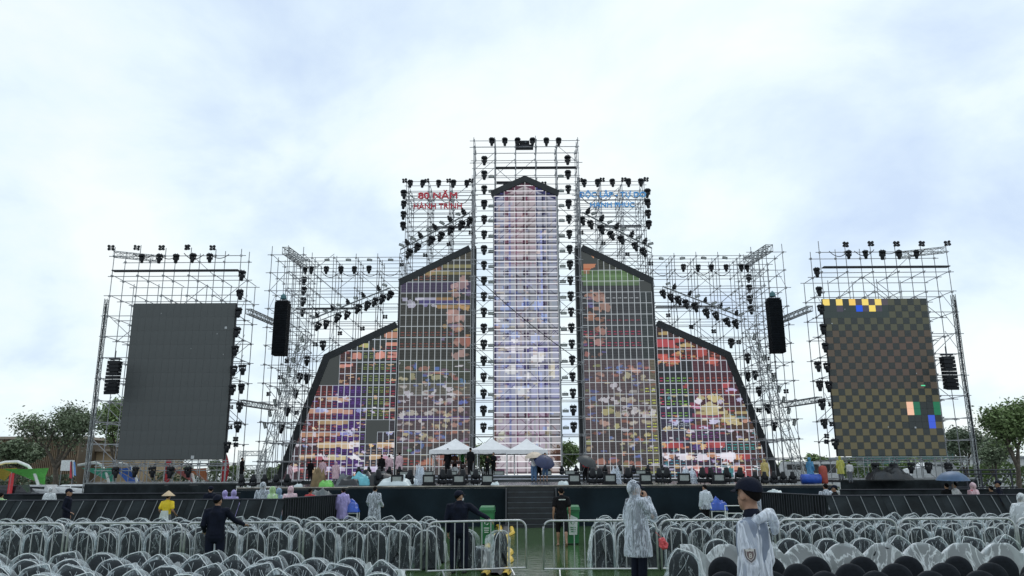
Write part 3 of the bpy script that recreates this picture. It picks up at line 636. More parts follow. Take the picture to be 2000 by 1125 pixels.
r, p, b = led_wall('led_mesh_wall', 'tall see-through LED mesh wall with a gabled top in the centre tower', 65.8, pl, E_, cw=5.48/6, ch=.497, nx=5, nz=3, M=M_ledmesh, linecol=(246, 246, 252), tint=.1, line=.036, fine=True)
for sx in (-1.63, 3.93): MB().box(sx-b[0], sx+.08-b[0], -.02, .15, 0, 25.9-2.06).build('edge_rail', M_truss, r)
bandpiece(r, b, [(-1.62, 25.95), (1.19, 27.28), (4.0, 25.95)], .52, -.06, 1.1)

# ------------------------------------------------------------------ scaffolds
def scaffold(name, label, xs, ys, zs, ztop=None, skip=None, r=.033, brace=.35, cat='scaffold', planks=(), seed=1, zstart=None):
    """xs standards, ys layers, zs ledger levels; skip(x0,x1,y,z) -> trimmed (x0,x1) or None"""
    rnd = random.Random(seed)
    base = ((xs[0]+xs[-1])/2, ys[0], 0); root = thing(name, label, cat, base)
    L = lambda p: (p[0]-base[0], p[1]-base[1], p[2]-base[2])
    top = ztop if callable(ztop) else (lambda x, y: ztop)
    for y in ys:
        for x in xs:
            xx = x+rnd.uniform(-.04, .04); rod('standard', L((xx, y, 0 if zstart is None else zstart)), L((xx, y, top(x, y)+rnd.uniform(0, .45))), r, M_steel_far, root)
        for z in zs:
            if z > top(xs[0], y)+.1 and z > top(xs[-1], y)+.1: continue
            sp = (xs[0]-.15, xs[-1]+.15)
            if skip: sp = skip(sp[0], sp[1], y, z)
            if not sp: continue
            zz = z+rnd.uniform(-.06, .06)
            rod('ledger', L((sp[0]-rnd.random()*.3, y-.05, zz)), L((sp[1]+rnd.random()*.3, y-.05, zz+rnd.uniform(-.03, .03))), r*.9, M_steel_far, root)
            for i in range(len(xs)-1):
                if rnd.random() < brace and xs[i] >= sp[0]-.2 and xs[i+1] <= sp[1]+.2 and z+1.6 <= top(xs[i], y)+.3:
                    a, bq = (xs[i], xs[i+1]) if rnd.random() < .5 else (xs[i+1], xs[i])
                    rod('brace', L((a, y+.05, z)), L((bq, y+.05, z+1.7)), r*.75, M_steel_far, root)
    for z in zs:
        for x in xs:
            if skip:
                sp = skip(xs[0], xs[-1], ys[0], z)
                if not sp or not (sp[0]-.3 <= x <= sp[1]+.3): continue
            if z <= top(x, ys[-1])+.1: rod('transom', L((x+.05, ys[0]-.15, z+.05)), L((x+.05, ys[-1]+.15, z+.05)), r*.8, M_steel_far, root)
            if rnd.random() < .3 and z+2 < top(x, ys[-1]) : rod('brace', L((x+.08, ys[0], z)), L((x+.08, ys[min(1, len(ys)-1)], z+2)), r*.7, M_steel_far, root)
    cb = MB()
    for y in ys:
        for x in xs:
            for z in zs:
                if z > top(x, y): continue
                if skip:
                    sp = skip(xs[0], xs[-1], y, z)
                    if not sp or not (sp[0]-.3 <= x <= sp[1]+.3): continue
                a, c, d = L((x, y, z)); cb.box(a-.07, a+.07, c-.08, c+.05, d-.07, d+.07)
    cb.build('coupler_joints', M_steel_far, root)['kind'] = 'stuff'
    for (xa, xb, y, z) in planks:
        MB().box(xa-base[0], xb-base[0], y-base[1]-.25, y-base[1]+.25, z+.03, z+.10).build('walkway_plank', M_darksteel, root)
    return root
def lin(a, b, n): return [a+(b-a)*i/(n-1) for i in range(n)]
CT = [XC-4.65, XC-2.78, XC-.93, XC+.93, XC+2.78, XC+4.65]
zc = [2.2+1.5*i for i in range(20)]+[31.35]
scaffold('scaffold_tower', 'tallest scaffold tower, behind and around the gabled centre screen', CT, [66.1, 67.6, 69.2], zc, 31.4, brace=.22, seed=3,
         planks=[(XC-2.7, XC+4.6, 67.5, 29.2), (XC-2.7, XC+.9, 69.1, 28.4)])
def midbays(s):
    xs = sorted(mir(x, s) for x in lin(-9.75, -3.7, 4))
    def skip(a, b, y, z): return (a, b) if z > 17.3 else None
    return scaffold('scaffold_bay', 'upper scaffold bay above the %s inner LED wall, carrying lettering' % SIDE[s], xs, [69.3, 70.4, 71.7, 73.0, 74.4], [1.2+1.35*i for i in range(20)]+[27.6, 28.6], 28.6, skip=skip, brace=.24, seed=5+s, planks=[(min(xs)+2.0, max(xs)-.2, 70.8, 24.6), (min(xs)+1.2, min(xs)+4.6, 69.3, 19.9)])
def sidebays(s):
    xs = sorted(mir(x, s) for x in lin(-20.4, -10.3, 6))
    def skip(a, b, y, z):
        if z > 15.4: return (a, b)
        x = -16.9 + (z-12.2)*2.0 if z > 12.2 else -16.9-(12.2-z)*.33
        return (a, mir(x, s)+.6) if s < 0 else (mir(x, s)-.6, b)
    return scaffold('scaffold_bay', 'wide scaffold bay behind the %s slanted LED wall' % SIDE[s], xs, [69.9, 71.1, 72.3, 73.6], [1.6+1.55*i for i in range(13)]+[21.5], 21.6, skip=skip, brace=.26, seed=15+s, planks=[(min(xs)+.4, min(xs)+6, 71.5, 17.0)])
def fwdtower(s):
    xs = sorted(mir(x, s) for x in (-20.3, -18.9, -17.6))
    def top(x, y): return 20.6 if y < 66 else 20.4
    return scaffold('scaffold_tower', 'narrow forward scaffold tower holding the covered speaker array, %s of the stage' % SIDE[s], xs, [64.2, 66.2, 68.2], [1.6+1.55*i for i in range(13)], top, brace=.22, seed=25+s)
for s in (-1, 1): midbays(s); sidebays(s); fwdtower(s)
def wing(s):
    xs = sorted(mir(x, s) for x in lin(-30.05, -20.45, 6))
    if s > 0: xs = [x+.2 for x in xs]
    def top(x, y): return 18.7 if y < 60.5 else 16.6
    return scaffold('scaffold_tower', 'scaffold tower around the %s side screen, lights along its top' % SIDE[s], xs, [57.4, 59.2, 61.0], [1.6, 2.9]+[4.3+1.55*i for i in range(10)], top, brace=.28, seed=35+s,
                    planks=[(min(xs)+.1, max(xs)-.05, 57.3, 17.0)])
for s in (-1, 1): wing(s)

# ---- side screens
S1 = Art(57, lambda x, z: (60, 66, 66))
def plain_screen():
    x0, x1, z0, z1 = -28.0, -20.45, 3.2, 14.49
    r = thing('side_screen', 'large blank dark grey LED screen on the left side tower', 'led screen', ((x0+x1)/2, 57, z0))
    n, m = 15, 11; cw = (x1-x0)/n; ch = (z1-z0)/m
    b = MB(); b.box(0, cw-.006, 0, .1, 0, ch-.006); me = b.mesh('led_cabinet', M_unlit)
    rnd = random.Random(2)
    for i in range(n):
        for j in range(m): link('led_cabinet', me, r, (i*cw-(x1-x0)/2, rnd.uniform(-.002, .002), j*ch))
    MB().box(-(x1-x0)/2-.03, (x1-x0)/2+.03, .11, .25, -.03, z1-z0+.03).build('back_frame', M_ledback, r)
    glow = mat('stuck white pixels', (.35, .38, .40), .5, emit=.2)
    for (px, py, w) in ((441, 640, .16), (424, 652, .06), (315, 612, .05), (373, 681, .04), (436, 692, .05), (376, 893, .22)):
        x, z = W(px, py, 57); MB().box(x-(x0+x1)/2-w/2, x-(x0+x1)/2+w/2, -.006, 0, z-z0-w/2, z-z0+w/2).build('stuck_pixel_patch', glow, r)
plain_screen()
def check_screen():
    x0, x1, z0, z1 = 23.0, 30.66, 3.2, 14.56
    r = thing('side_screen', 'large LED screen with dark chequered test pattern on the right side tower', 'led screen', ((x0+x1)/2, 57, z0))
    n, m = 16, 24; cw = (x1-x0)/n; ch = (z1-z0)/m
    dk = (58, 62, 60)
    def col(i, j):      # j from the top
        if j == 0:
            if i in (0, 2, 6, 8): return (250, 222, 120)
            if i == 4: return (250, 208, 110)
            if i in (7, 5, 9): return (84, 80, 88)
            if i < 10: return (56, 66, 66)
        if j == 1:
            if i == 7: return (252, 224, 110)
            if i == 5: return (40, 90, 230)
            if i in (2, 6, 8): return (76, 74, 88)
            if i < 10: return (56, 66, 66)
        if j == 2 and i < 10: return (56, 66, 66)
        if j in (16, 17):
            if i == 11: return (250, 200, 170)
            if i == 12: return (44, 110, 86)
            if i == 15: return (40, 116, 84)
            if i in (13, 14): return dk
        if j in (18, 19):
            if i == 14: return (66, 96, 214)
            if i in (11, 12, 13): return dk
        if (i+j) % 2: return dk
        f = j/23; a = (80, 83, 71) if j < 5 else ((84, 77, 69) if j < 14 else (91, 88, 69))
        if 6 < i < 14 and 5 < j < 12: a = (86, 76, 70)
        return a
    cache = {}
    for i in range(n):
        for j in range(m):
            c = col(i, j); bl = MB().box(0, cw-.012, 0, .08, 0, ch-.012)
            if c not in cache:
                cache[c] = bl.mesh('led_cabinet', mat('led tile %d %d %d' % c, (.066, .074, .074), .5, 0, .05, 2, spec=.3) if c == dk else mat('led tile %d %d %d' % c, tuple(v*.05 for v in s2l(c)), .5, spec=.3))
                if c != dk:
                    mm = cache[c].materials[0]; bb = mm.node_tree.nodes['Principled BSDF']; bb.inputs['Emission Color'].default_value = (*s2l(c), 1); bb.inputs['Emission Strength'].default_value = .92
            o = link('led_cabinet', cache[c], r, (i*cw-(x1-x0)/2, 0, (m-1-j)*ch))
            if j == 0 or sum(c) > 400: pass
    MB().box(-(x1-x0)/2-.03, (x1-x0)/2+.03, .09, .25, -.03, z1-z0+.03).build('back_frame', M_ledback, r)
    gm = mat('green bar glow', (.1, .6, .3), .5, emit=.8)
    x, z = W(1803, 753, 57); MB().box(x-(x0+x1)/2-.15, x-(x0+x1)/2+.15, -.01, 0, z-z0-.04, z-z0+.04).build('stuck_pixel_patch', gm, r)
    gm = mat('stuck white pixels', ())
    for px, py, w in ((1788, 835, .12), (1735, 834, .07), (1625, 632, .08), (1650, 604, .06), (1790, 729, .05)):
        x, z = W(px, py, 57); MB().box(x-(x0+x1)/2-w/2, x-(x0+x1)/2+w/2, -.01, 0, z-z0-w/2, z-z0+w/2).build('stuck_pixel_patch', gm, r)
check_screen()

# drooping cables on the scaffolds
cab = random.Random(9)
def droop(p, q, sag, label):
    p = Vector(p); q = Vector(q); t = MB(); pts = []
    for k in range(13):
        f = k/12; v = p.lerp(q, f); v.z -= sag*4*f*(1-f); pts.append(v-p)
    o = t.tube(pts, .03, 4).build('cable', mat('black cable', (.01, .01, .012), .6), None, True, p); tag(o, label, 'cable', 'drooping cables on the scaffolds')
for s in (-1, 1):
    for k in range(4):
        xa = mir(-9.6+1.5*k, s); droop((xa, 69.0, 27.6-.3*k), (mir(-8.2+1.5*k, s), 69.0, 27.4), .5+.2*cab.random(), 'black cable drooping under the top rail of the %s upper bay, %s from outside' % (SIDE[s], ORD[k]))
        xa = mir(-17.4+1.8*k, s); droop((xa, 69.6, 20.2), (mir(-15.8+1.8*k, s), 69.6, 20.0), .4+.3*cab.random(), 'black cable drooping along the top of the %s wide bay, %s from outside' % (SIDE[s], ORD[k]))
        xa = mir(-28.5+1.9*k, s); droop((xa, 57.2, 18.4), (mir(-27.0+1.9*k, s), 57.2, 18.3), .25+.3*cab.random(), 'black cable drooping along the top of the %s side tower, %s from outside' % (SIDE[s], ORD[k]))
droop((-3.1, 65.6, 18.6), (5.4, 65.4, 11.4), .3, 'thick dark cable slanting across the front of the mesh screen')

# ------------------------------------------------------------------ lanterns and rigging
def mh_template():
    """hanging moving head, about 0.95 m tall, origin at its middle"""
    t = thing('moving_head_light', 'x', 'stage light')
    MB().tube([(-.12, 0, .52), (-.12, 0, .42)], .03).tube([(.12, 0, .52), (.12, 0, .42)], .03).build('clamp', M_darksteel, t)
    b = MB(); b.lathe([(.12, .42), (.27, .41), (.30, .34), (.29, .22), (.20, .18)], n=10); b.box(-.31, .31, -.10, .10, .25, .33); b.build('base', M_black, t)
    b = MB(); b.box(-.27, -.20, -.08, .08, -.12, .24); b.box(.20, .27, -.08, .08, -.12, .24); b.build('yoke', M_black, t)
    b = MB(); b.lathe([(.06, .16), (.17, .12), (.20, 0), (.19, -.14), (.15, -.28), (.14, -.42), (.10, -.44)], n=12); b.box(-.22, .22, -.05, .05, -.06, .03)
    hd = b.build('head', M_black, t, True)
    MB().lathe([(.001, -.455), (.11, -.45), (.115, -.435)], n=12).build('lens', M_lens, hd)
    return t
def blinder_template():
    t = thing('blinder_light', 'x', 'stage light')
    b = MB(); b.tube([(0, 0, .2), (0, 0, -.2)], .03); b.tube([(-.2, 0, 0), (.2, 0, 0)], .025); b.build('bracket', M_darksteel, t)
    for x in (-.15, .15):
        for z in (-.12, .12):
            c = MB().lathe([(.06, .12), (.11, .02), (.12, -.10)], c=(x, 0, z), n=8, axis='y').build('lamp_can', M_black, t)
            MB().lathe([(.001, -.08), (.10, -.085)], c=(x, 0, z), n=8, axis='y', caps=False).build('lens', M_lens, c)
    return t
def strobe_template():
    t = thing('strobe_light', 'x', 'stage light')
    b = MB(); b.box(-.27, .27, -.02, .10, -.12, -.085); b.box(-.27, .27, -.02, .10, .085, .12); b.box(-.27, -.24, -.02, .10, -.085, .085); b.box(.24, .27, -.02, .10, -.085, .085); b.build('housing', M_black, t)
    MB().box(-.24, .24, .0, .06, -.085, .085).build('diffuser', M_face, t)
    MB().tube([(-.1, .05, .12), (-.1, .1, .22), (.1, .1, .22), (.1, .05, .12)], .012, 4).build('bracket', M_darksteel, t)
    return t
TPL = {}
def light(kind, x, y, z, label, group, s=1.0, rz=0, rx=0, ry=0):
    if kind not in TPL:
        TPL[kind] = {'mh': mh_template, 'bl': blinder_template, 'st': strobe_template}[kind](); o = TPL[kind]; TPLU[kind] = (o, list(o.children))
    else:
        o = copy_tree(TPLU[kind][0])
    o['label'] = label; o['group'] = group; o.location = (x, y, z); o.scale = (s, s, s); o.rotation_euler = (rx, ry, rz)
    return o
TPLU = {}
lr = random.Random(11)
KN = {'mh': 'moving head light', 'bl': 'blinder light', 'st': 'strobe light'}
def light_set(kind, pts, Y, s, where, group, order, size=1.0, tilt=None, rx=None):
    """pts are measured on the left half of the photograph and mirrored for the right half"""
    for k, (px, py) in enumerate(pts):
        x, z = W(px, py, Y); x = mir(x, s)
        light(kind, x, Y-.25, z, '%s, %s %s %s' % (KN[kind], ORD[k], order, where), group, size*lr.uniform(.94, 1.06), lr.uniform(-.5, .5), (rx or 0)+lr.uniform(-.12, .12), (tilt or 0)*(-s)+lr.uniform(-.1, .1))
# centre tower
zt, zb_ = W(946, 317, 65.9)[1], W(945, 836, 65.9)[1]
for s in (-1, 1):
    for k in range(18):
        z = zt+(zb_-zt)*k/17
        light('mh', mir(-2.40, s), 65.55, z, 'black moving head light, %s down the column %s of the centre screen' % (ORD[k], SIDE[s]), 'moving head lights beside the centre screen', .92*lr.uniform(.95, 1.05), lr.uniform(-.4, .4), lr.uniform(-.1, .1))
        if k: light('st', mir(-1.78, s), 65.75, z-.03, 'slim grey strobe light, %s down the column %s of the centre screen' % (ORD[k-1], SIDE[s]), 'strobe lights beside the centre screen', .95)
for k, px in enumerate((960.5, 986, 1011, 1040, 1067, 1091)):
    x, z = W(px, 278, 66); light('mh', x, 65.9, z, 'black moving head light, %s from the left atop the tallest tower' % ORD[k], 'moving head lights atop the tallest tower', .85, lr.uniform(-.5, .5))
for j in range(17):
    for k, dx_ in enumerate((-1.72, 0, 1.72)):
        z = zt-1.7+(zb_-zt)*j/17
        if z < 4: continue
        light('bl', XC-.1+dx_, 66.9, z, 'four-lamp blinder light behind the mesh screen, %s level down, %s' % (ORD[j], ('left column', 'middle column', 'right column')[k]), 'blinder lights behind the mesh screen', .9)
x, z = W(1024, 284, 67)
t = thing('projector', 'black projector on a cradle at the top of the tallest tower', 'projector', (x, 66.6, z-.25))
MB().box(-.8, .8, -.3, .3, -.25, .05).build('cradle', M_darksteel, t); MB().box(-.45, .45, -.35, .3, .07, .4).build('body', M_black, t); MB().lathe([(.001, -.42), (.1, -.42), (.12, -.35)], c=(.1, 0, .22), n=10, axis='y').build('lens', M_lens, t)

def along(a, b, n): return [(a[0]+(b[0]-a[0])*i/(n-1), a[1]+(b[1]-a[1])*i/(n-1)) for i in range(n)]
for s in (-1, 1):
    S = SIDE[s]; O = 'from outer end'
    # upper bay
    light_set('mh', [(802, 361), (826, 361), (857, 361), (886, 361), (912, 361)], 69, s, 'along the top of the %s upper bay' % S, 'lights of the upper bays', O, .85)
    light_set('bl', [(791.5, 355), (834.7, 355), (877, 355), (920, 355)], 69.2, s, 'on the top rail of the %s upper bay' % S, 'blinder lights of the upper bays', O, .9)
    light_set('mh', [(789.5, 382), (789, 402), (788.5, 422.7), (788, 443.5)], 69, s, 'in the outer column of the %s upper bay' % S, 'lights of the upper bays', 'from top', .95)
    light_set('mh', [(799, 497), (815, 486), (842, 472.5), (861, 464), (880, 452), (901, 442.5), (917, 435)], 68.6, s, 'under the sloping truss of the %s upper bay' % S, 'lights of the upper bays', O, 1.0, .35)
    light_set('mh', [(795.5, 474), (820.8, 460), (849.6, 444), (878.4, 428.5), (905, 414)], 68.9, s, 'above the sloping truss of the %s upper bay' % S, 'lights of the upper bays', O, .72, -.5, math.pi)
    light_set('st', [(785, 480), (808, 467.5), (838, 451), (864, 437), (894.7, 420)], 68.8, s, 'on the sloping truss of the %s upper bay' % S, 'strobe lights of the upper bays', O, .9, .35)
    light_set('bl', [(785.5, 518.7), (830.7, 500), (877, 478.7), (920, 456.8)], 69.0, s, 'hanging above the %s inner wall roofline' % S, 'blinder lights of the upper bays', O, .8)
    # wide bay
    light_set('mh', [(597.5, 530), (609, 529), (638.5, 529), (667, 529), (693, 529), (721.6, 528)], 69.6, s, 'along the top of the %s wide bay' % S, 'lights of the wide bays', O, .8)
    light_set('st', [(598, 509), (640, 509), (681.5, 509), (723, 509), (764, 509)], 69.6, s, 'on the top rail of the %s wide bay' % S, 'strobe lights of the wide bays', O, .85)
    light_set('mh', [(595, 550), (594.5, 570), (593, 591), (592, 611.5)], 69.4, s, 'in the outer column of the %s wide bay' % S, 'lights of the wide bays', 'from top', .9)
    light_set('mh', [(622, 639), (638, 635), (660, 622.5), (678.5, 617), (700, 605), (718, 599), (732.5, 592), (747, 586.5), (762, 579)], 69.2, s, 'under the sloping truss of the %s wide bay' % S, 'lights of the wide bays', O, .98, .35)
    light_set('mh', [(620, 616), (650, 602), (680, 590), (710, 576.5), (740, 563.5)], 69.4, s, 'above the sloping truss of the %s wide bay' % S, 'lights of the wide bays', O, .6, -.4, math.pi)
    light_set('st', [(610.6, 619), (637, 608), (663, 597), (695.5, 583), (752, 558)], 69.3, s, 'on the sloping truss of the %s wide bay' % S, 'strobe lights of the wide bays', O, .85, .35)
    light_set('bl', [(617, 674), (665.5, 652), (709, 643), (753, 620)], 69.5, s, 'hanging above the %s slanted wall roofline' % S, 'blinder lights of the wide bays', O, .85)
    light_set('mh', [(632, 676), (600.6, 706), (586.7, 738.6), (601, 741), (579, 770), (562.7, 804), (551, 838)], 69.2, s, 'on the open scaffold beside the %s slanted wall' % S, 'lights beside the slanted walls', 'from top', .95)
    light_set('bl', [(562.7, 706), (549.7, 737.7), (526.6, 770), (581.4, 806.5)], 69.2, s, 'on the open scaffold beside the %s slanted wall' % S, 'blinder lights beside the slanted walls', 'from top', .85)
    # sloping trusses
    for (a, b, Y, nm) in (((783, 489), (917, 418), 69.0, 'upper'), ((611, 624), (763, 563.6), 69.4, 'wide')):
        p = W(*a, Y); q = W(*b, Y)
        t = thing('lighting_truss', 'straight sloping lighting truss in the %s %s bay' % (S, nm), 'truss', (mir(p[0], s), Y-.3, p[1]))
        d = (mir(q[0], s)-mir(p[0], s), 0, q[1]-p[1])
        MB().tube([(0, 0, 0), d], .07, 6).build('main_chord', M_truss, t); MB().tube([(0, .35, -.35), (d[0], .35, d[2]-.35)], .045, 6).build('lower_chord', M_truss, t)
        b_ = MB()
        for k in range(11):
            f = k/10; b_.tube([(d[0]*f, 0, d[2]*f), (d[0]*f, .35, d[2]*f-.35)], .025, 4)
        b_.build('lacing', M_truss, t)
    # leaning truss with strobes
    p = W(597, 650, 64.5); q = W(505, 935, 61)
    P0 = (mir(p[0], s), 64.5, p[1]); Q0 = (mir(q[0], s), 61, max(0, q[1]))
    t = thing('leaning_truss', 'ladder-like truss leaning against the %s forward tower' % S, 'truss', Q0)
    b_ = truss_mb((0, 0, 0), (P0[0]-Q0[0], P0[1]-Q0[1], P0[2]-Q0[2]), .62, .7, .03); b_.build('lattice', M_truss, t)
    for k, (px, py) in enumerate([(592.3, 663.7), (584.5, 683.3), (577.5, 706), (569.7, 724.7), (561.8, 747.3), (554, 769), (547.5, 788.7), (539.6, 811), (531.4, 833.5)]):
        x, z = W(px, py, 63.3); light('st', mir(x, s), 63.0-k*.2, z, 'upright strobe light, %s from the top on the %s leaning truss' % (ORD[k], S), 'strobe lights on the leaning trusses', .9, 0, 0, math.pi/2-.28*s*-1)
    # corner truss reaching forward over the speaker array
    p = W(558, 489, 62.5); q = W(597, 517, 69)
    t = thing('lighting_truss', 'box truss reaching forward over the %s covered speaker array' % S, 'truss', (mir(p[0], s), 62.5, p[1]))
    truss_mb((0, 0, 0), (mir(q[0], s)-mir(p[0], s), 6.5, q[1]-p[1]), .55, .6, .04).build('lattice', M_truss, t)
    # covered line array
    ps = [W(539, 592, 62.6), W(567, 592, 62.6), W(562, 695, 62.6), W(533, 695, 62.6)]
    xa, xb, za, zb = ps[0][0], ps[1][0], ps[0][1], ps[2][1]; xm = mir((xa+xb)/2, s); hw = (xb-xa)/2*.9
    t = thing('speaker_array', 'tall speaker array wrapped in black cloth, hanging %s of the stage' % S, 'speaker', (xm, 62.6, za))
    b_ = MB(); n = 22
    for k in range(n):
        z0 = -(za-zb)*k/n; z1 = -(za-zb)*(k+1)/n+.015; o_ = .10*math.sin(k/n*2.2); b_.box(-hw, hw, -.5-o_, .45-o_, z1, z0)
    b_.build('cabinet_stack', mat('black wrap', (.007, .009, .012), .8, 0, .3, 3, .4, 12, spec=.1), t)
    MB().box(-.5, .5, -.4, .4, .08, .16).tube([(-.3, 0, .16), (0, 0, .8)], .03).tube([(.3, 0, .16), (0, 0, .8)], .03).build('flying_frame', M_darksteel, t)
    MB().lathe([(.02, .8), (.22, .62), (.26, .35), (.2, .3)], n=8).build('chain_hoist', mat('teal hoist cover', (.06, .16, .18), .6), t)
    # wing tower lights
    where = '%s side tower' % S
    light_set('bl', [(220, 486), (270, 486), (319, 486), (369, 485), (418, 486)], 57.2, s, 'on the top rail of the %s' % where, 'blinder lights of the side towers', O, .9)
    light_set('mh', [(280, 507), (314, 507), (346.5, 507), (379, 506), (412, 506)], 57.2, s, 'in the top row of the %s' % where, 'lights of the side towers', O, .78)
    light_set('mh', [(474.5, 540), (471, 577), (468, 612), (464.6, 650), (461.5, 686), (458.6, 724.6), (476, 723), (456, 762), (473.7, 760), (470, 796.5), (466.6, 834), (446, 873.5)], 57.1, s, 'in the column beside the %s screen' % where, 'lights of the side towers', 'from top', .86)
    light_set('bl', [(453, 796), (452, 835), (463, 858), (463.5, 869)], 57.1, s, 'low beside the %s screen' % where, 'blinder lights of the side towers', 'from top', .7)
    light_set('mh', [(229, 923), (267, 922), (300.6, 922), (335, 923), (370, 922)], 56.0, s, 'under the screen of the %s' % where, 'lights under the side screens', O, .85)
    # rail the lights hang from
    t = thing('pipe_rail', 'pair of horizontal pipes on posts under the %s side screen' % S, 'pipe rail', (mir(-24.4, s), 56, 1.58))
    for z in (1.15, .85, 1.5): rod('rail', (-4.6, 0, z), (4.6, 0, z), .035, M_truss, t)
    for k in range(6): rod('post', (-4.5+1.8*k, 0, 0), (-4.5+1.8*k, 0, 1.5), .035, M_truss, t)
    # short corner truss on top
    t = thing('lighting_truss', 'short box truss on the outer top corner of the %s side tower' % S, 'truss', (mir(-30.0, s), 57.2, 18.35))
    truss_mb((0, 0, 0), (-3.0*s*1, 1.0, -.1), .4, .45, .028).build('lattice', M_truss, t)
    # outer mast
    p = W(209, 584, 56); t = thing('mast_truss', 'upright lattice mast at the outer edge of the %s side tower' % S, 'truss', (mir(p[0], s), 56, 0))
    truss_mb((0, 0, 0), (0, 0, p[1]), .22, .4, .03).build('lattice', M_truss, t)
    MB().tube([(.02, -.05, 0), (.08, -.1, 5), (-.03, -.08, 9), (.03, -.1, p[1]-.4)], .05, 5).build('cable_bundle', M_black, t)
    # small line array of eight cabinets
    p = W(230, 707, 56); q = W(230, 771, 56); xm = mir(p[0], s)
    t = thing('speaker_array', 'short black speaker array of stacked cabinets outside the %s side screen' % S, 'speaker', (xm, 55.6, p[1]))
    hh = (p[1]-q[1])/9
    cb = MB(); cb.box(-.38, .42, -.3, .3, -hh+.03, 0); cb.add([(.42*-s if s > 0 else .42, -.3, -.03), (.50*(-s) if s > 0 else .5, -.2, -hh/2), (.42*(-s) if s > 0 else .42, -.3, -hh+.06)], [(0, 1, 2)])
    cm = cb.mesh('speaker_cabinet', M_black)
    for k in range(9): c = link('speaker_cabinet', cm, t, (.05*math.sin(k*.25)*s, 0, -k*hh)); c.rotation_euler = (0.03*k, 0, 0)
    MB().box(-.35, .4, -.2, .2, .12, .2).tube([(0, 0, .2), (0, 0, .75)], .03).tube([(-.3, 0, .0), (-.3, 0, .15)], .03).tube([(.3, 0, .0), (.3, 0, .15)], .03).build('flying_frame', M_darksteel, t)
    # linking trusses between side tower and stage scaffold
    for (a, b, lv) in (((485, 608), (537, 631), 'upper'), ((470, 786), (537, 797), 'lower')):
        p = W(*a, 58.5); q = W(*b, 64); t = thing('linking_truss', '%s box truss linking the %s side tower with the stage scaffold' % (lv, S), 'truss', (mir(p[0], s), 58.5, p[1]))
        truss_mb((0, 0, 0), (mir(q[0], s)-mir(p[0], s), 5.5, q[1]-p[1]), .38, .42, .035).build('lattice', M_truss, t)

# ------------------------------------------------------------------ lettering on the upper bays
def lettering(lines, Y, m, label, side):
    root = None
    for (txt, px0, px1, py0, py1, off) in lines:
        (xa, za), (xb, zb) = W(px0, py1, Y), W(px1, py0, Y)
        if root is None: root = thing('letter_sign', label, 'sign', ((xa+xb)/2, Y, za))
        cu = bpy.data.curves.new('t', 'FONT'); cu.body = txt; cu.size = 1; cu.extrude = .0; cu.offset = 0
        tmp = bpy.data.objects.new('t', cu); COL.objects.link(tmp)
        bpy.context.view_layer.update()
        # full line metrics, then each letter on its own
        def shape(txt_):
            cu.body = txt_; bpy.context.view_layer.update(); return bpy.data.meshes.new_from_object(tmp.evaluated_get(bpy.context.evaluated_depsgraph_get()))
        full = shape(txt); xs = [v.co.x for v in full.vertices]; wid = max(xs)-min(xs)
        hz = max(v.co.y for v in shape('H').vertices)
        sx = (xb-xa)/wid; sz = (zb-za)/hz
        for k, ch in enumerate(txt):
            if ch == ' ': continue
            m1 = shape(ch); dx0 = max(v.co.x for v in shape(txt[:k+1]).vertices)-max(v.co.x for v in m1.vertices)
            if k and txt[k-1] != ' ':   # the part so far may end with a wider accent
                pass
            v2 = [((v.co.x+dx0-min(xs))*sx+xa-root.location.x, 0, v.co.y*sz+za-root.location.z) for v in m1.vertices]
            f2 = [tuple(p.vertices) for p in m1.polygons]; n = len(v2)
            wgt = off*(zb-za); v0, f0 = list(v2), list(f2); v2, f2 = [], []
            for q, (ax, az) in enumerate(((-1, -.5), (-1, .5), (0, 0), (1, .5), (1, -.5)) if off else ((0, 0),)):
                f2 += [tuple(i+len(v2) for i in f) for f in f0]; v2 += [(x+ax*wgt, q*.004, z+az*wgt) for x, y, z in v0]
            n = len(v2)
            # give the letter depth
            edges = {}
            for f in f2:
                for a, b in zip(f, f[1:]+f[:1]): edges[(a, b)] = 1
            side_f = [(a, b, b+n, a+n) for (a, b) in edges if (b, a) not in edges]
            me = bpy.data.meshes.new('letter'); me.from_pydata([(x, y-.10, z) for x, y, z in v2]+[(x, y+.06, z) for x, y, z in v2], [], f2+[tuple(i+n for i in f)[::-1] for f in f2]+side_f)
            me.materials.append(m); me.update(); link('letter', me, root)
        za0 = za
        MB().box(xa-root.location.x-.1, xb-root.location.x+.1, .06, .10, za-root.location.z+.16*(zb-za), za-root.location.z+.24*(zb-za)).build('support_bar', M_truss, root)
        MB().box(xa-root.location.x-.1, xb-root.location.x+.1, .06, .10, za-root.location.z+.76*(zb-za), za-root.location.z+.84*(zb-za)).build('support_bar', M_truss, root)
        bpy.data.objects.remove(tmp)
M_red = mat('red letter face', (.50, .035, .06), .45, 0, .08, 3, emit=.12)
M_blue = mat('blue letter face', (.10, .38, .74), .45, 0, .08, 3, emit=.15)
lettering([('80 NĂM', 817, 893, 376, 388, .034), ('HÀNH TRÌNH', 808, 902, 397.5, 408, .018)], 68.5, M_red, 'red cut-out letters reading 80 NĂM HÀNH TRÌNH on the left upper bay', -1)
lettering([('ĐỘC LẬP - TỰ DO', 1131, 1261, 375, 385.5, .02), ('HẠNH PHÚC', 1153, 1239, 395.5, 404.5, .025)], 68.5, M_blue, 'blue letters reading ĐỘC LẬP - TỰ DO HẠNH PHÚC', 1)

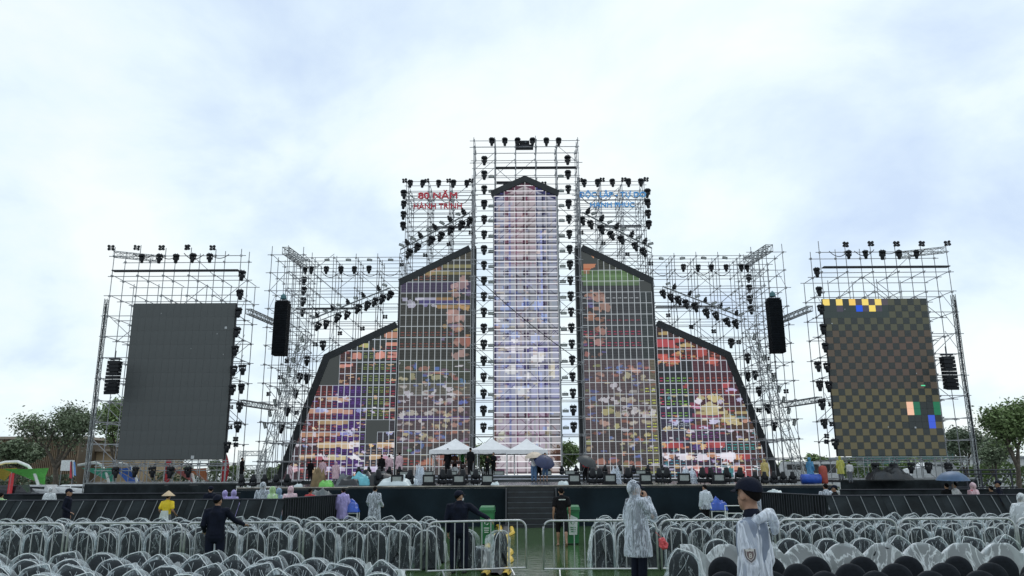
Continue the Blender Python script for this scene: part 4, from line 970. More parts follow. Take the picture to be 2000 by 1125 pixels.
# ------------------------------------------------------------------ canopies and things on the stage
def canopy(px, Y, w, label):
    x = WX(px, 925, Y); z0 = 2.0
    t = thing('canopy_tent', label, 'canopy', (x, Y, z0)); h = w/2; eave = WZ(px, 880, Y)-z0; peak = WZ(px, 857, Y)-z0
    vs = []; fs = []; n = 8
    ring = []
    for side in range(4):
        for k in range(n):
            f = k/n*2-1
            a = [(f, -1), (1, f), (-f, 1), (-1, -f)][side]; ring.append(a)
    m_ = len(ring)
    for j in range(7):
        r = 1-j/6; zz = eave+(peak-eave)*(1-r)**1.35
        for a in ring: vs.append((a[0]*h*max(r, .02), a[1]*h*max(r, .02), zz-.05*math.sin(math.pi*r)*(1-abs(a[0]*a[1]))))
    for j in range(6):
        for k in range(m_): fs.append((j*m_+k, j*m_+(k+1) % m_, (j+1)*m_+(k+1) % m_, (j+1)*m_+k))
    MB().add(vs, fs).build('roof', M_white, t, True)
    b = MB(); vs = []; fs = []
    for k, a in enumerate(ring): vs += [(a[0]*h*1.003, a[1]*h*1.003, eave+.01), (a[0]*h*1.01, a[1]*h*1.01, eave-.24-.03*(k % 2))]
    for k in range(m_): fs.append((2*k, 2*((k+1) % m_), 2*((k+1) % m_)+1, 2*k+1))
    b.add(vs, fs).build('valance', M_white, t)
    for a in ((-1, -1), (1, -1), (1, 1), (-1, 1)):
        rod('leg', (a[0]*h*.97, a[1]*h*.97, 0), (a[0]*h*.97, a[1]*h*.97, eave), .04, M_whitepaint, t)
    return t
canopy(889, 53.5, 3.15, 'white peaked canopy tent over the drum kit, leftmost of three')
canopy(961, 54.5, 3.1, 'white peaked canopy tent, middle of the three on stage')
canopy(1029, 53.5, 2.7, 'white peaked canopy tent, rightmost of three, beside the umbrellas')
def drumkit():
    x = WX(889, 928, 53); t = thing('drum_kit', 'drum kit with chrome cymbals under the left canopy', 'drum kit', (x, 53, 2.0))
    ch = mat('chrome', (.6, .6, .62), .2, .9, .1); dr = mat('drum shell', (.05, .02, .02), .3); hd = mat('drum head', (.55, .58, .6), .5)
    b = MB().lathe([(.28, -.25), (.28, .2)], c=(0, 0, .30), n=16, axis='y').build('bass_drum', dr, t); MB().lathe([(.001, -.262), (.25, -.26)], c=(0, 0, .30), n=16, axis='y', caps=False).build('drum_head', hd, b)
    for dx_, dz in ((-.22, .72), (.22, .72), (.55, .5), (-.5, .6)):
        b = MB().lathe([(.17, 0), (.17, .2)], c=(dx_, .05, dz), n=12).build('tom_drum', dr, t); MB().lathe([(.172, .2), (.172, .215)], c=(dx_, .05, dz), n=12).build('drum_hoop', ch, b)
    for dx_, dz in ((-.6, 1.15), (.6, 1.2), (-.85, 1.0), (.3, 1.35)):
        MB().lathe([(.02, .03), (.24, 0)], c=(dx_, .1, dz), n=12, caps=False).tube([(dx_, .1, 0), (dx_, .1, dz+.05)], .012, 5).build('cymbal_stand', ch, t)
drumkit()
def flood(px, py, Y, label, s=1, zfloor=ZS):
    x = WX(px, py, Y); t = thing('flood_light', label, 'flood light', (x, Y, zfloor), lr.uniform(-.06, .06), 'flood lights along the stage edge')
    b = MB(); b.box(-.26*s, .26*s, -.0, .22, .08, .46); b.box(-.3*s, .3*s, .02, .2, 0, .08); b.build('housing', M_black, t)
    MB().box(-.20*s, .20*s, -.015, .0, .16, .38).build('diffuser', M_face, t)
    bw = MB(); bw.box(-.26*s, -.21*s, -.05, .0, .12, .42); bw.box(.21*s, .26*s, -.05, 0, .12, .42); bw.build('barn_door', M_black, t)
def floor_mh(px, Y, label, z, s=.85, group='moving heads on the stage floor', rx=.0):
    x = WX(px, 930, Y); o = light('mh', x, Y, z+.5*s, label, group, s, lr.uniform(-.6, .6), math.pi+rx, lr.uniform(-.15, .15)); return o
for k, px in enumerate((775, 837, 896, 952)): flood(px, 945, 33.9, 'square flood light with a grey face, %s from the left at the stage edge' % ORD[k], .95)
for k, px in enumerate((1122, 1192, 1262, 1337, 1405)): flood(px, 941, 33.9, 'square flood light with a grey face, %s right of the front steps' % ORD[k], .95)
for k, (px, Y) in enumerate(((800, 35), (864, 34.4), (878, 36), (905, 35.2), (929, 34.6), (740, 34.8), (715, 35.5))): floor_mh(px, Y, 'moving head standing left of the front steps, near the %s flood light' % ('first', 'second', 'rear second', 'third', 'fourth', 'heaped', 'leftmost')[k], ZS, .72)
for k, (px, Y) in enumerate(((1157, 34.4), (1172, 35), (1227, 34.4), (1302, 34.6), (1288, 36), (1372, 34.6), (1390, 34.9), (1420, 35.6), (1445, 35))): floor_mh(px, Y, 'black moving head standing on stage right of the steps, %s from the steps' % ORD[k], ZS, .74)
for k in range(13):
    px = 745+k*46
    if 980 < px < 1050: continue
    x = WX(px, 925, 51.5); light('st', x, 51.3, 2.14, 'low strobe bar on the rear riser, %s from the left' % ORD[k], 'strobe bars on the rear riser', 1.2)
for k in range(14):
    px = (700+k*20) if k < 5 else 1070+(k-5)*28
    floor_mh(px, 52, 'moving head on the rear riser, %s from the left' % ORD[k], 2.0, .62, 'moving heads on the rear riser')
for k in range(10):
    x = WX(480+k*22, 945, 50) if k < 5 else WX(1540-(k-5)*18, 940, 50)
    light('mh', x, 49.2, 1.36+.42, 'moving head standing on the %s side deck, %s from its outer end' % (SIDE[-1 if k < 5 else 1], ORD[k % 5]), 'moving heads on the side decks', .8, lr.uniform(-.6, .6), math.pi)
# tarpaulins, bags and cases
def heap(px, py, Y, w, h, m, label, name='tarpaulin', cat='tarpaulin', z=ZS, seed=0, d=.8):
    x = WX(px, py, Y); n = 14; b = MB(); vs = []; fs = []; r = random.Random(seed+int(px))
    for j in range(n+1):
        for i in range(n+1):
            u, v = i/n*2-1, j/n*2-1; q = max(0, 1-(u*u)**1.5)*max(0, 1-(v*v)**1.5)
            zz = h*q**.45*(.72+.62*noise.noise((u*2.2+px, v*2.2, seed))+.30*abs(noise.noise((u*6+px, v*6, seed))))+.02
            vs.append((u*w/2*(1+.1*noise.noise((u*3, v*3, px))), v*w/2*d, max(.01, zz)))
    fs = [(j*(n+1)+i, j*(n+1)+i+1, (j+1)*(n+1)+i+1, (j+1)*(n+1)+i) for j in range(n) for i in range(n)]
    o = b.add(vs, fs).build(name, m, None, True, (x, Y, z)); tag(o, label, cat); return o
heap(705, 935, 35.2, .95, .5, mat('cyan tarp', (.12, .42, .50), .4, 0, .2, 4, .5, 8), 'light blue tarpaulin heaped on the left stage edge')
heap(772, 940, 34.3, 1.35, .3, mat('white tarp', (.55, .62, .64), .35, 0, .12, 2, .5, 6), 'white plastic sheet spread over gear at the left stage edge')
heap(795, 933, 36, 1.0, .4, mat('white tarp', ()), 'smaller white plastic sheet behind the spread one')
heap(738, 932, 35.6, 1.9, .55, mat('black tarp', (.012, .015, .02), .35, 0, .4, 4, .6, 8), 'black tarpaulin bundled over cases on the left stage edge')
heap(684, 938, 35, .9, .35, mat('black tarp', ()), 'low black tarpaulin at the far left stage end', z=ZS)
heap(820, 925, 35, .42, .85, M_coat, 'clear plastic bag over a lantern left of the steps', 'plastic_bag', 'bag')
heap(1202, 928, 34.5, .5, .7, M_coat, 'crumpled clear plastic bag over a lantern right of the steps', 'plastic_bag', 'bag')
heap(1345, 930, 35, .7, .7, M_coat, 'clear plastic sheet over lanterns near the right stage end', 'plastic_bag', 'bag')
heap(967, 948, 33.7, .35, .13, mat('white tarp', ()), 'white rag lying on the stage edge left of the steps', 'rag', 'rag')
heap(1100, 947, 33.7, .45, .16, mat('white tarp', ()), 'white crumpled cloth lying on the stage edge above the steps', 'rag', 'rag')
heap(672, 937, 48.8, .9, .7, mat('grey cover', (.12, .14, .15), .5, 0, .3, 3, .5, 6), 'grey cover over cases on the left side deck', z=1.36)
heap(623, 929, 49.5, .85, 1.1, mat('brown cover', (.20, .14, .07), .7, 0, .3, 3, .5, 6), 'brown tarpaulin over a stack on the left side deck', z=1.36)
heap(638, 944, 48.8, .85, .4, mat('green tarp', (.16, .50, .10), .4, 0, .2, 4, .5, 8), 'bright green plastic on the left side deck', z=1.36)
heap(628, 954, 36, .95, .5, mat('grey cover', ()), 'grey dome cover standing behind the left slatted barrier', z=.95)
heap(583, 945, 48.6, .5, .2, mat('white tarp', ()), 'pale sheet lying on the left side deck', z=1.36)
heap(1512, 952, 37, .7, .25, mat('white tarp', ()), 'pale sheet on cases right of the stage', z=1.05)
def case(px, Y, w, h, label, m=None, z=0, d=.7):
    x = WX(px, 960, Y); t = thing('flight_case', label, 'case', (x, Y, z)); m = m or M_black
    MB().box(-w/2, w/2, -d/2, d/2, .0, h).build('body', m, t); b = MB()
    for a in (-1, 1): b.box(a*w/2-.02, a*w/2+.02, -d/2-.01, -d/2+.02, 0, h)
    b.box(-w/2, w/2, -d/2-.012, -d/2+.01, h-.04, h+.005).build('edging', M_steel, t)
case(640, 35.2, 1.3, .95, 'black flight case behind the left slatted barrier')
case(660, 33.5, 1.0, .75, 'lower black case against the left end of the stage', None, 0)
case(1500, 36.6, 1.5, 1.05, 'black flight case right of the stage')
for px, Y, lab in ((685, 32.2, 'blue tarpaulin bundled on a white stand at the left stage front'), (1402, 32.3, 'blue tarpaulin draped over a white frame at the right stage front')):
    x = WX(px, 990, Y); t = thing('stand', 'white metal stand under the %s blue bundle' % ('left' if px < 1000 else 'right'), 'stand', (x, Y, 0))
    for a in (-.3, .3):
        for c in (-.2, .2): rod('leg', (a, c, 0), (a, c, .62), .025, M_whitepaint, t)
    for c in (-.2, .2): rod('rail', (-.3, c, .6), (.3, c, .6), .025, M_whitepaint, t)
    heap(px, 985, Y, .68, .42, mat('blue tarp', (.02, .08, .42), .35, 0, .25, 5, .7, 9), lab, z=.62)
t = thing('barrow', 'white metal step frame at the right stage front', 'step frame', (WX(1435, 990, 31.5), 31.5, 0))
for a in (-.35, .35): rod('post', (a, 0, 0), (a, .1, .85), .02, M_whitepaint, t)
for z in (.3, .55, .83): rod('rung', (-.35, .03, z), (.35, .03, z), .02, M_whitepaint, t)

# ------------------------------------------------------------------ background: trees, buildings, sails, cars
def leaf_mat(name, c):
    if name in MATS: return MATS[name]
    m = mat(name, c, .55, 0, .45, .9, spec=.3); b = m.node_tree.nodes['Principled BSDF']; b.inputs['Subsurface Weight'].default_value = 0
    return m
def tree(x, y, h, cr, label, leafc, name='leafy_tree', dens=1.0, z0=0, trunk=.16, base=.35, seed=0, leaf=.16, lean=0, spread=.045):
    r = random.Random(seed*17+5); t = thing(name, label, 'tree', (x, y, z0))
    b = MB(); tips = []
    def grow(p, d, L, rad, lev):
        q = p+d*L; mid_ = p+d*L*.5+Vector((r.uniform(-1, 1), r.uniform(-1, 1), 0))*L*.06
        b.tube([p, mid_, q], [rad, rad*.85, rad*.7], 6 if lev < 2 else 4, False)
        if lev >= 2: tips.append(q); tips.append(mid_)
        if lev >= 4: return
        for k in range(3 if lev else 4):
            a = r.uniform(0, 6.28); sp = r.uniform(.45, .95) if lev else r.uniform(.35, .8)
            nd = (d+Vector((math.cos(a)*sp, math.sin(a)*sp, r.uniform(-.15, .3)))).normalized()
            nd = Vector((nd.x*cr/h*1.5, nd.y*cr/h*1.5, nd.z)).normalized()
            grow(q, nd, L*r.uniform(.62, .82), rad*.62, lev+1)
    grow(Vector((0, 0, 0)), Vector((lean, 0, 1)).normalized(), h*base, trunk, 0)
    b.build('trunk', mat('bark', (.09, .075, .06), .9, 0, .4, 5, .5, 14), t, True)
    for part, (cc, frac) in enumerate(((leafc, .5), (tuple(v*1.5 for v in leafc), .3), (tuple(v*.6 for v in leafc), .2))):
        vs = []; fs = []; n = int(9000*dens*frac)
        for _ in range(n):
            c = r.choice(tips); 
            p = c+Vector((r.gauss(0, 1), r.gauss(0, 1), r.gauss(0, .8)))*h*spread
            u = Vector((r.uniform(-1, 1), r.uniform(-1, 1), r.uniform(-.6, .6))).normalized(); w = u.cross(Vector((r.uniform(-1, 1), r.uniform(-1, 1), r.uniform(-1, 1)))).normalized()
            L = leaf*r.uniform(.6, 1.3); o = len(vs)
            vs += [tuple(p-u*L), tuple(p+w*L*.5), tuple(p+u*L), tuple(p-w*L*.5)]; fs.append((o, o+1, o+2, o+3))
        MB().add(vs, fs).build('crown', leaf_mat('leaves %.3f %.3f %.3f' % cc, cc), t)
    return t
def at(px, Y): return WX(px, 930, Y)
G1 = (.16, .20, .125); G2 = (.17, .235, .10); G3 = (.15, .19, .13)
tree(at(112, 64), 64, 8.9, 4.6, 'wide grey-green tree with a forked dark trunk left of the left tower', G1, dens=1.2, base=.30, seed=1, lean=-.08, leaf=.105, trunk=.24, spread=.05)
tree(at(30, 70), 70, 4.9, 2.6, 'smaller tree before the slatted building at the far left', G1, dens=.8, seed=2)
tree(at(222, 80), 80, 8.2, 2.4, 'pale green tree showing beside the left side screen', G2, dens=.7, seed=3)
tree(at(1888, 66), 66, 7.2, 3.4, 'thin-leaved tree right of the right side tower', G3, dens=.5, base=.24, seed=4, leaf=.13)
tree(at(1985, 60), 60, 8.0, 3.6, 'dense green tree at the far right edge', G2, dens=1.3, base=.28, seed=55, leaf=.13, trunk=.22, lean=.1, spread=.055)
tree(at(1945, 74), 74, 6.4, 3.4, 'loose light green tree between the thin-leaved and the dense one at right', G1, dens=.8, base=.25, seed=41, leaf=.13, spread=.06)
tree(at(945, 92), 92, 7.8, 3, 'green tree behind the stage left of the mesh screen', G2, dens=.8, base=.22, seed=6)
tree(at(1108, 92), 92, 7.6, 3, 'green tree behind the stage right of the mesh screen', G2, dens=.8, base=.22, seed=7)
for k, (px, Y, h) in enumerate(((1600, 110, 6.8), (1570, 120, 5.4), (1655, 115, 6.0), (1720, 120, 5.6), (1790, 110, 6.2), (1850, 100, 5.8), (1925, 90, 4.6), (418, 120, 6.5), (455, 125, 5.8), (528, 118, 5.0), (560, 110, 6.0), (360, 120, 5.5), (1540, 105, 5.5))):
    tree(at(px, Y), Y, h, 3.0, 'distant tree, %s from the left in the band beyond the %s tower' % (ORD[{1540: 0, 1570: 1, 1600: 2, 1655: 3, 1720: 4, 1790: 5, 1850: 6, 1925: 7, 360: 0, 418: 1, 455: 2, 528: 3, 560: 4}[px]], 'right' if px > 1000 else 'left'), G1 if k % 2 else G2, dens=.45, base=.2, seed=10+k, leaf=.22)
def hedge(px0, px1, Y, h, label, c, seed):
    r = random.Random(seed); x0, x1 = at(px0, Y), at(px1, Y); vs = []; fs = []
    for _ in range(int((x1-x0)*260)):
        x = r.uniform(x0, x1); hh = h*(.6+.4*(.5+.5*noise.noise((x*.35, seed, 0))))
        p = Vector((x, Y+r.gauss(0, .8), hh*r.random()**.6)); u = Vector((r.uniform(-1, 1), r.uniform(-1, 1), r.uniform(-1, 1))).normalized(); w = u.cross(Vector((.3, .5, .8))).normalized(); L = r.uniform(.1, .24); o = len(vs)
        vs += [tuple(p-u*L), tuple(p+w*L*.5), tuple(p+u*L), tuple(p-w*L*.5)]; fs.append((o, o+1, o+2, o+3))
    o = MB().add(vs, fs).build('shrubbery', leaf_mat('hedge %.3f' % c[1], c)); tag(o, label, 'shrubs', kind='stuff')
hedge(1480, 2080, 88, 3.6, 'band of green shrubs beyond the right side tower', G2, 1)
hedge(300, 560, 100, 3.2, 'band of green shrubs beyond the left side tower', G1, 2)
hedge(-40, 140, 75, 2.6, 'dark shrubs at the foot of the trees on the left', G3, 3)
# hills of haze-grey town are nothing but a few low buildings
def building(x0, x1, Y, h, label, m, roofm, name='low_building', dep=14, slats=0, slatm=None):
    xm = (x0+x1)/2; t = thing(name, label, 'building', (xm, Y, 0))
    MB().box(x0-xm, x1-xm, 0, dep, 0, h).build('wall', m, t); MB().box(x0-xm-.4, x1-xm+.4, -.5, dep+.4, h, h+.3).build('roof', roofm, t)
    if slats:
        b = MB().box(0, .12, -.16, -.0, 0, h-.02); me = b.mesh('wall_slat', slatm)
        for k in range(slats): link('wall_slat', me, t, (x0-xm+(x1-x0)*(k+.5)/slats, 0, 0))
    return t
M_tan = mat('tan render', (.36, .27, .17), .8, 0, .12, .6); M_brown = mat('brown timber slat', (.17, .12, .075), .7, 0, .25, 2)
M_roof = mat('pale roof edge', (.30, .25, .20), .7)
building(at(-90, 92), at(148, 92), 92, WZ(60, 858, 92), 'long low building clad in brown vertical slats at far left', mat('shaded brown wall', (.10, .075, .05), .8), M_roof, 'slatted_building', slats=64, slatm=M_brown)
building(at(148, 96), at(262, 96), 96, WZ(200, 882, 96), 'plain tan building wing beside the slatted building', M_tan, M_roof, 'tan_building')
building(at(1650, 130), at(1740, 130), 130, 4.2, 'distant white flat building behind the right tower', mat('white wall', (.6, .62, .62), .8), mat('grey roof', (.25, .28, .3)))
building(at(1745, 120), at(1870, 120), 120, 5.2, 'distant teal-green hall behind the right tower', mat('teal hall', (.06, .16, .15), .7), mat('grey roof', ()))
building(at(1880, 140), at(2080, 140), 140, 4.4, 'distant white building behind the right-hand trees', mat('white wall', ()), mat('grey roof', ()))
building(at(940, 110), at(985, 110), 110, 2.6, 'low white shed seen behind the stage left of the mesh screen', mat('white wall', ()), mat('grey roof', ()))
def sail(arch, tri, Y, cols, label, seed=0):
    p0 = W(*arch[0], Y); t = thing('shade_sail', label, 'shade sail', (p0[0], Y, 0)); b = MB(); pts = []
    for (px, py) in arch:
        x, z = W(px, py, Y); pts.append((x-p0[0], 0, z))
    x_, z_ = pts[-1][0], pts[-1][2]; pts.append((x_+.05, 0, 0))
    # smooth
    sm = []
    for i in range(len(pts)-1):
        for k in range(4):
            f = k/4; sm.append(tuple(pts[i][a]*(1-f)+pts[i+1][a]*f for a in range(3)))
    sm.append(pts[-1]); b.tube(sm, .11, 8).build('arch', M_whitepaint, t, True)
    for k, (tr, c) in enumerate(zip(tri, cols)):
        q = [Vector((W(px, py, Y)[0]-p0[0], -1.2+i*1.1, W(px, py, Y)[1])) for i, (px, py) in enumerate(tr)]
        vs = []; fs = []; n = 8; idx = {}
        for i in range(n+1):
            for j in range(n+1-i):
                a, c2 = i/n, j/n; e_ = 1-a-c2; p = q[0]*e_+q[1]*a+q[2]*c2; cen = (q[0]+q[1]+q[2])/3
                p = p.lerp(cen, .28*(a*c2+a*e_+c2*e_)*0 + .0) ; edge = 1-27*a*c2*e_; p = p+(cen-p)*.10*max(0, edge)*(1-max(a, c2, e_))*2
                idx[i, j] = len(vs); vs.append(tuple(p))
        for i in range(n):
            for j in range(n-i):
                fs.append((idx[i, j], idx[i+1, j], idx[i, j+1]))
                if j < n-i-1: fs.append((idx[i+1, j], idx[i+1, j+1], idx[i, j+1]))
        MB().add(vs, fs).build('sail', col_of('sail %s' % c[0], c[1], .6), t, True)
YEL = ('yellow', (.85, .62, .10)); GRN = ('green', (.16, .62, .12)); TEA = ('teal', (.14, .60, .42)); BLU = ('blue', (.05, .14, .50)); PNK = ('pink', (.62, .22, .22)); ORG = ('orange', (.75, .28, .14)); RDD = ('red', (.55, .04, .05))
sail([(-30, 915), (10, 903), (35, 902), (55, 910), (68, 926), (74, 945), (76, 962)], [[(-20, 916), (36, 914), (-8, 940)], [(26, 916), (97, 914), (72, 948)]], 58, [YEL, GRN], 'yellow and green shade sail under a white arch at far left')
sail([(152, 909), (185, 903), (198, 908), (208, 925), (213, 945)], [[(174, 914), (224, 914), (212, 946)]], 66, [TEA], 'teal green shade sail under a white arch behind the left wing')
sail([(232, 905), (252, 908), (264, 925), (268, 945)], [[(238, 915), (258, 912), (264, 944)], [(236, 915), (250, 944), (264, 944)]], 68, [BLU, BLU], 'blue shade sail under a white arch behind the left wing')
sail([(340, 912), (372, 906), (380, 945)], [[(343, 915), (372, 918), (370, 945)], [(372, 915), (404, 914), (400, 946)]], 70, [PNK, ORG], 'pink and orange shade sail behind the left wing')
for k, (px, c, lab) in enumerate(((320, RDD, 'red upright banner behind the left wing platform, nearer the screen middle'), (432, RDD, 'red upright banner behind the left wing platform, near its inner end'))):
    x = at(px, 64); t = thing('feather_banner', lab, 'banner', (x, 64, 0)); rod('pole', (0, 0, 0), (0, 0, 3.9), .03, M_whitepaint, t)
    vs = [(0, 0, 1.4)]; b = MB(); n = 8
    for i in range(n+1): f = i/n; vs += [(0.02, .0, 1.2+2.6*f), (.25+.35*math.sin(f*3.1), .05*math.sin(f*9), 1.2+2.6*f)]
    b.add(vs[1:], [(2*i, 2*i+1, 2*i+3, 2*i+2) for i in range(n)]).build('cloth', col_of('banner '+c[0], c[1]), t)
# flag and red pennants by the cars
x = at(136, 60); t = thing('flag', 'red white and blue flag on a pole between the parked cars', 'flag', (x, 60, 0)); rod('pole', (.6, 0, 0), (0, 0, 3.2), .03, M_darksteel, t)
for k, c in enumerate((('red', (.5, .05, .08)), ('white', (.7, .7, .7)), ('blue', (.15, .3, .6)))):
    MB().add([(.0+.16*k, .05*math.sin(k*2), 2.0+.08*k), (.16+.16*k, .05*math.sin(k*2+2), 1.9+.1*k), (.05+.12*k, .05*math.sin(k*2+2), 3.1), (-.08+.12*k, .05*math.sin(k*2), 3.15)], [(0, 1, 2, 3)]).build('flag_stripe', col_of('flag '+c[0], c[1]), t)
x = at(122, 62); o = thing('banner_board', 'white panel banner beside the tree trunk on the left', 'banner', (x, 62.5, 0)); MB().box(-.5, .5, 0, .05, 2.5, 3.3).build('panel', col_of('white panel', (.7, .72, .74)), o); rod('post', (-.45, .05, 0), (-.45, .05, 3.3), .03, M_steel, o); rod('post', (.46, .05, 0), (.46, .05, 3.3), .03, M_steel, o)
def car(px, Y, m, label, cat='car', L=4.4, hh=1.5, van=False):
    x = at(px, Y); t = thing('parked_van' if van else 'parked_car', label, cat, (x, Y, 0))
    prof = [(-.5, .35), (-.5, .62), (-.46, .80), (-.26, .86), (-.15, 1.0), (.30, 1.0), (.43, .68), (.5, .62), (.5, .35)] if not van else [(-.5, .3), (-.5, .6), (-.44, .68), (-.36, 1.0), (.5, 1.0), (.5, .3)]
    W_ = .86; vs = [(a*L, -W_, b_*hh) for a, b_ in prof]+[(a*L, W_, b_*hh) for a, b_ in prof]; n = len(prof)
    vs = [(vx, vy*(.82 if vz > hh*.9 else 1), vz) for vx, vy, vz in vs]
    MB().add(vs, [tuple(range(n)), tuple(range(n, 2*n))[::-1]]+[(i, i+n, (i+1) % n+n, (i+1) % n) for i in range(n)]).build('body', m, t)
    gl = mat('car glass', (.02, .025, .03), .08, 0, .1); 
    for a, b_ in ((-.22, -.01), (.01, .30)) if not van else ((-.36, -.12), (-.08, .16), (.2, .44)):
        MB().box(a*L, b_*L, -W_*.95, -W_*.93, hh*.68, hh*.92).build('side_window', gl, t)
    for a in (-.32, .32):
        w_ = MB().lathe([(.33, -.1), (.33, .1)], c=(a*L, -W_+.05, .33), n=14, axis='y').build('wheel', M_black, t); MB().lathe([(.19, -.12), (.17, -.11)], c=(a*L, -W_+.05, .33), n=10, axis='y').build('rim', M_steel, w_)
car(18, 57, mat('dark car', (.02, .022, .03), .25, .2), 'dark car parked at the far left edge')
car(66, 58, mat('silver car', (.4, .42, .44), .3, .3), 'silver car parked behind the red pennant on the left')
car(152, 59, mat('white car', (.7, .72, .74), .3), 'white car parked beside the left wing platform')
car(1575, 70, mat('white car', ()), 'white van parked beyond the right leaning truss', 'van', 5.2, 3.0, True)
car(1822, 68, mat('white car', ()), 'white car parked beyond the right wing platform', hh=2.9)
x = at(22, 56); t = thing('pennant', 'thin red upright pennant in front of the left cars', 'flag', (x, 56, 0)); rod('pole', (0, 0, 0), (0, 0, 2.4), .025, M_steel, t); MB().box(-.12, .2, -.02, .02, .6, 2.3).build('cloth', col_of('banner red', (.55, .04, .05)), t)
# far white truss tower
x = at(490, 76); t = thing('truss_tower', 'small white lattice tower standing beyond the left side deck', 'truss', (x, 76, 0))
for dx_ in (-1.0, 1.0): truss_mb((dx_, 0, 0), (dx_, 0, 4.4), .5, .5, .04).build('lattice', M_whitepaint, t)
for z in (1.6, 2.8, 4.1): truss_mb((-1, 0, z), (1, 0, z), .4, .5, .04).build('cross_truss', M_whitepaint, t)
# steel frame at the far right
x0, x1 = at(1858, 52), at(1975, 52); t = thing('steel_frame', 'dark steel deck frame standing right of the right wing platform', 'frame', ((x0+x1)/2, 52, 0))
hw = (x1-x0)/2; zt_ = WZ(1900, 918, 52)
for k in range(5): rod('post', (-hw+hw*.5*k, 0, 0), (-hw+hw*.5*k, 0, zt_), .06, M_darksteel, t)
for z in (zt_, zt_-.25, 1.1): rod('beam', (-hw-.3, 0, z), (hw+.3, 0, z), .05, M_darksteel, t)
for k in range(4): rod('brace', (-hw+hw*.5*k, 0, 1.1), (-hw+hw*.5*(k+1) if k % 2 else -hw+hw*.5*k+.9, 0, zt_-.2), .035, M_darksteel, t)
# things on the right wing
x = at(1608, 53); o = MB().lathe([(.26, 0), (.28, .1), (.27, .9), (.22, 1.1), (.05, 1.15)], n=12).build('rolled_tarp', mat('red tarp', (.34, .06, .04), .6, 0, .2, 4, .5, 8), None, True, (x, 53, 1.36)); tag(o, 'red upright wrapped roll beside the right side screen', 'roll')
heap(1735, 932, 53.5, 2.6, .8, mat('black tarp', ()), 'black tarpaulin tent under the right side screen', z=1.58)
x = at(1578, 53); o = MB().lathe([(.3, -.6), (.32, 0), (.3, .6)], c=(0, 0, .3), n=12, axis='x').build('rolled_tarp', mat('blue tarp', ()), None, True, (x, 52.5, 1.36)); tag(o, 'blue roll lying at the end of the right side deck', 'roll')

# ------------------------------------------------------------------ black cloth fences
def sloped_fence(pxs, Y, h, side, startk):
    for k in range(len(pxs)-1):
        xa, xb = WX(pxs[k], 976, Y), WX(pxs[k+1], 976, Y); xm = (xa+xb)/2; y0 = Y+lr.uniform(-.06, .06)
        t = thing('cloth_fence', 'sloping black cloth barrier panel, %s from the %s end of the %s run' % (ORD[k], 'outer' if side < 0 else 'inner', SIDE[side]), 'fence', (xm, y0, 0), 0, 'sloping black cloth barriers')
        b = MB(); n, m_ = 12, 6; vs = []
        for j in range(m_+1):
            for i in range(n+1):
                f = j/m_; x = (xa-xm)*(1-i/n)+(xb-xm)*i/n
                vs.append((x, -1.0*(1-f)+.05*noise.noise((x*2+xm, f*2, k)), h*f+.02))
        b.add(vs, [(j*(n+1)+i, j*(n+1)+i+1, (j+1)*(n+1)+i+1, (j+1)*(n+1)+i) for j in range(m_) for i in range(n)]).build('cloth', M_blackcloth, t, True)
        nr = max(2, int(round((xb-xa)/.45)))
        for i in range(nr): x = (xa-xm)+(xb-xa)*(i+.5)/nr; rod('rib', (x, -1.05, .03), (x, -.04, h+.0), .014, mat('dull rib', (.16, .18, .19), .5, .2), t, 5)
        rod('top_rail', (xa-xm, -.0, h+.02), (xb-xm, 0, h+.02), .03, M_darksteel, t)
sloped_fence([-60, 30, 128, 250, 370, 470, 556], 27.6, 1.25, -1, 0)
sloped_fence([1612, 1722, 1836, 1950, 2060], 27.6, 1.27, 1, 0)
def slat_fence(p, q, h, label, n=26, clothy=True):
    p = Vector((*p, 0)); q = Vector((*q, 0)); d = q-p; L = d.length; ang = math.atan2(d.y, d.x)
    t = thing('slatted_barrier', label, 'barrier', p, ang)
    rod('top_rail', (0, 0, h), (L, 0, h), .03, M_darksteel, t); rod('lower_rail', (0, 0, .15), (L, 0, .15), .025, M_darksteel, t)
    for i in range(n): rod('upright_bar', (L*(i+.5)/n, 0, .15), (L*(i+.5)/n, 0, h), .02, M_darksteel, t, 5)
    if clothy:
        b = MB(); m_ = 40; vs = []
        for j in range(5):
            for i in range(m_+1): vs.append((L*i/m_, .05+.04*math.sin(i*1.9), .05+(h-.07)*j/4))
        b.add(vs, [(j*(m_+1)+i, j*(m_+1)+i+1, (j+1)*(m_+1)+i+1, (j+1)*(m_+1)+i) for j in range(4) for i in range(m_)]).build('cloth', M_blackcloth, t, True)
pa = (WX(556, 968, 27.6), 27.6); pb = (WX(668, 960, 32.4), 32.4)
slat_fence(pa, pb, 1.3, 'black barrier of upright bars running back to the left end of the stage')
pa = (WX(1612, 966, 27.6), 27.6); pb = (WX(1484, 960, 32.6), 32.6)
slat_fence(pb, pa, 1.3, 'black barrier with wrinkled cloth running back to the right end of the stage')
# second line of black cloth further back
for s, (a, b_) in ((-1, (-80, 470)), (1, (1640, 2100))):
    xa, xb = WX(a, 960, 40), WX(b_, 960, 40); xm = (xa+xb)/2
    t = thing('cloth_screen', 'long low black cloth screen in front of the %s wing platform' % SIDE[s], 'fence', (xm, 40, 0))
    cloth(xa, xb, 40, 0, 1.22, 'cloth', M_blackcloth, t, .06, 1.0, px=xm, py=40)
    rod('top_rail', (xa-xm, -.02, 1.23), (xb-xm, -.02, 1.23), .03, M_darksteel, t)
    for k in range(9): rod('post', (xa-xm+(xb-xa)*(k+.5)/9, .08, 0), (xa-xm+(xb-xa)*(k+.5)/9, .08, 1.23), .025, M_darksteel, t)

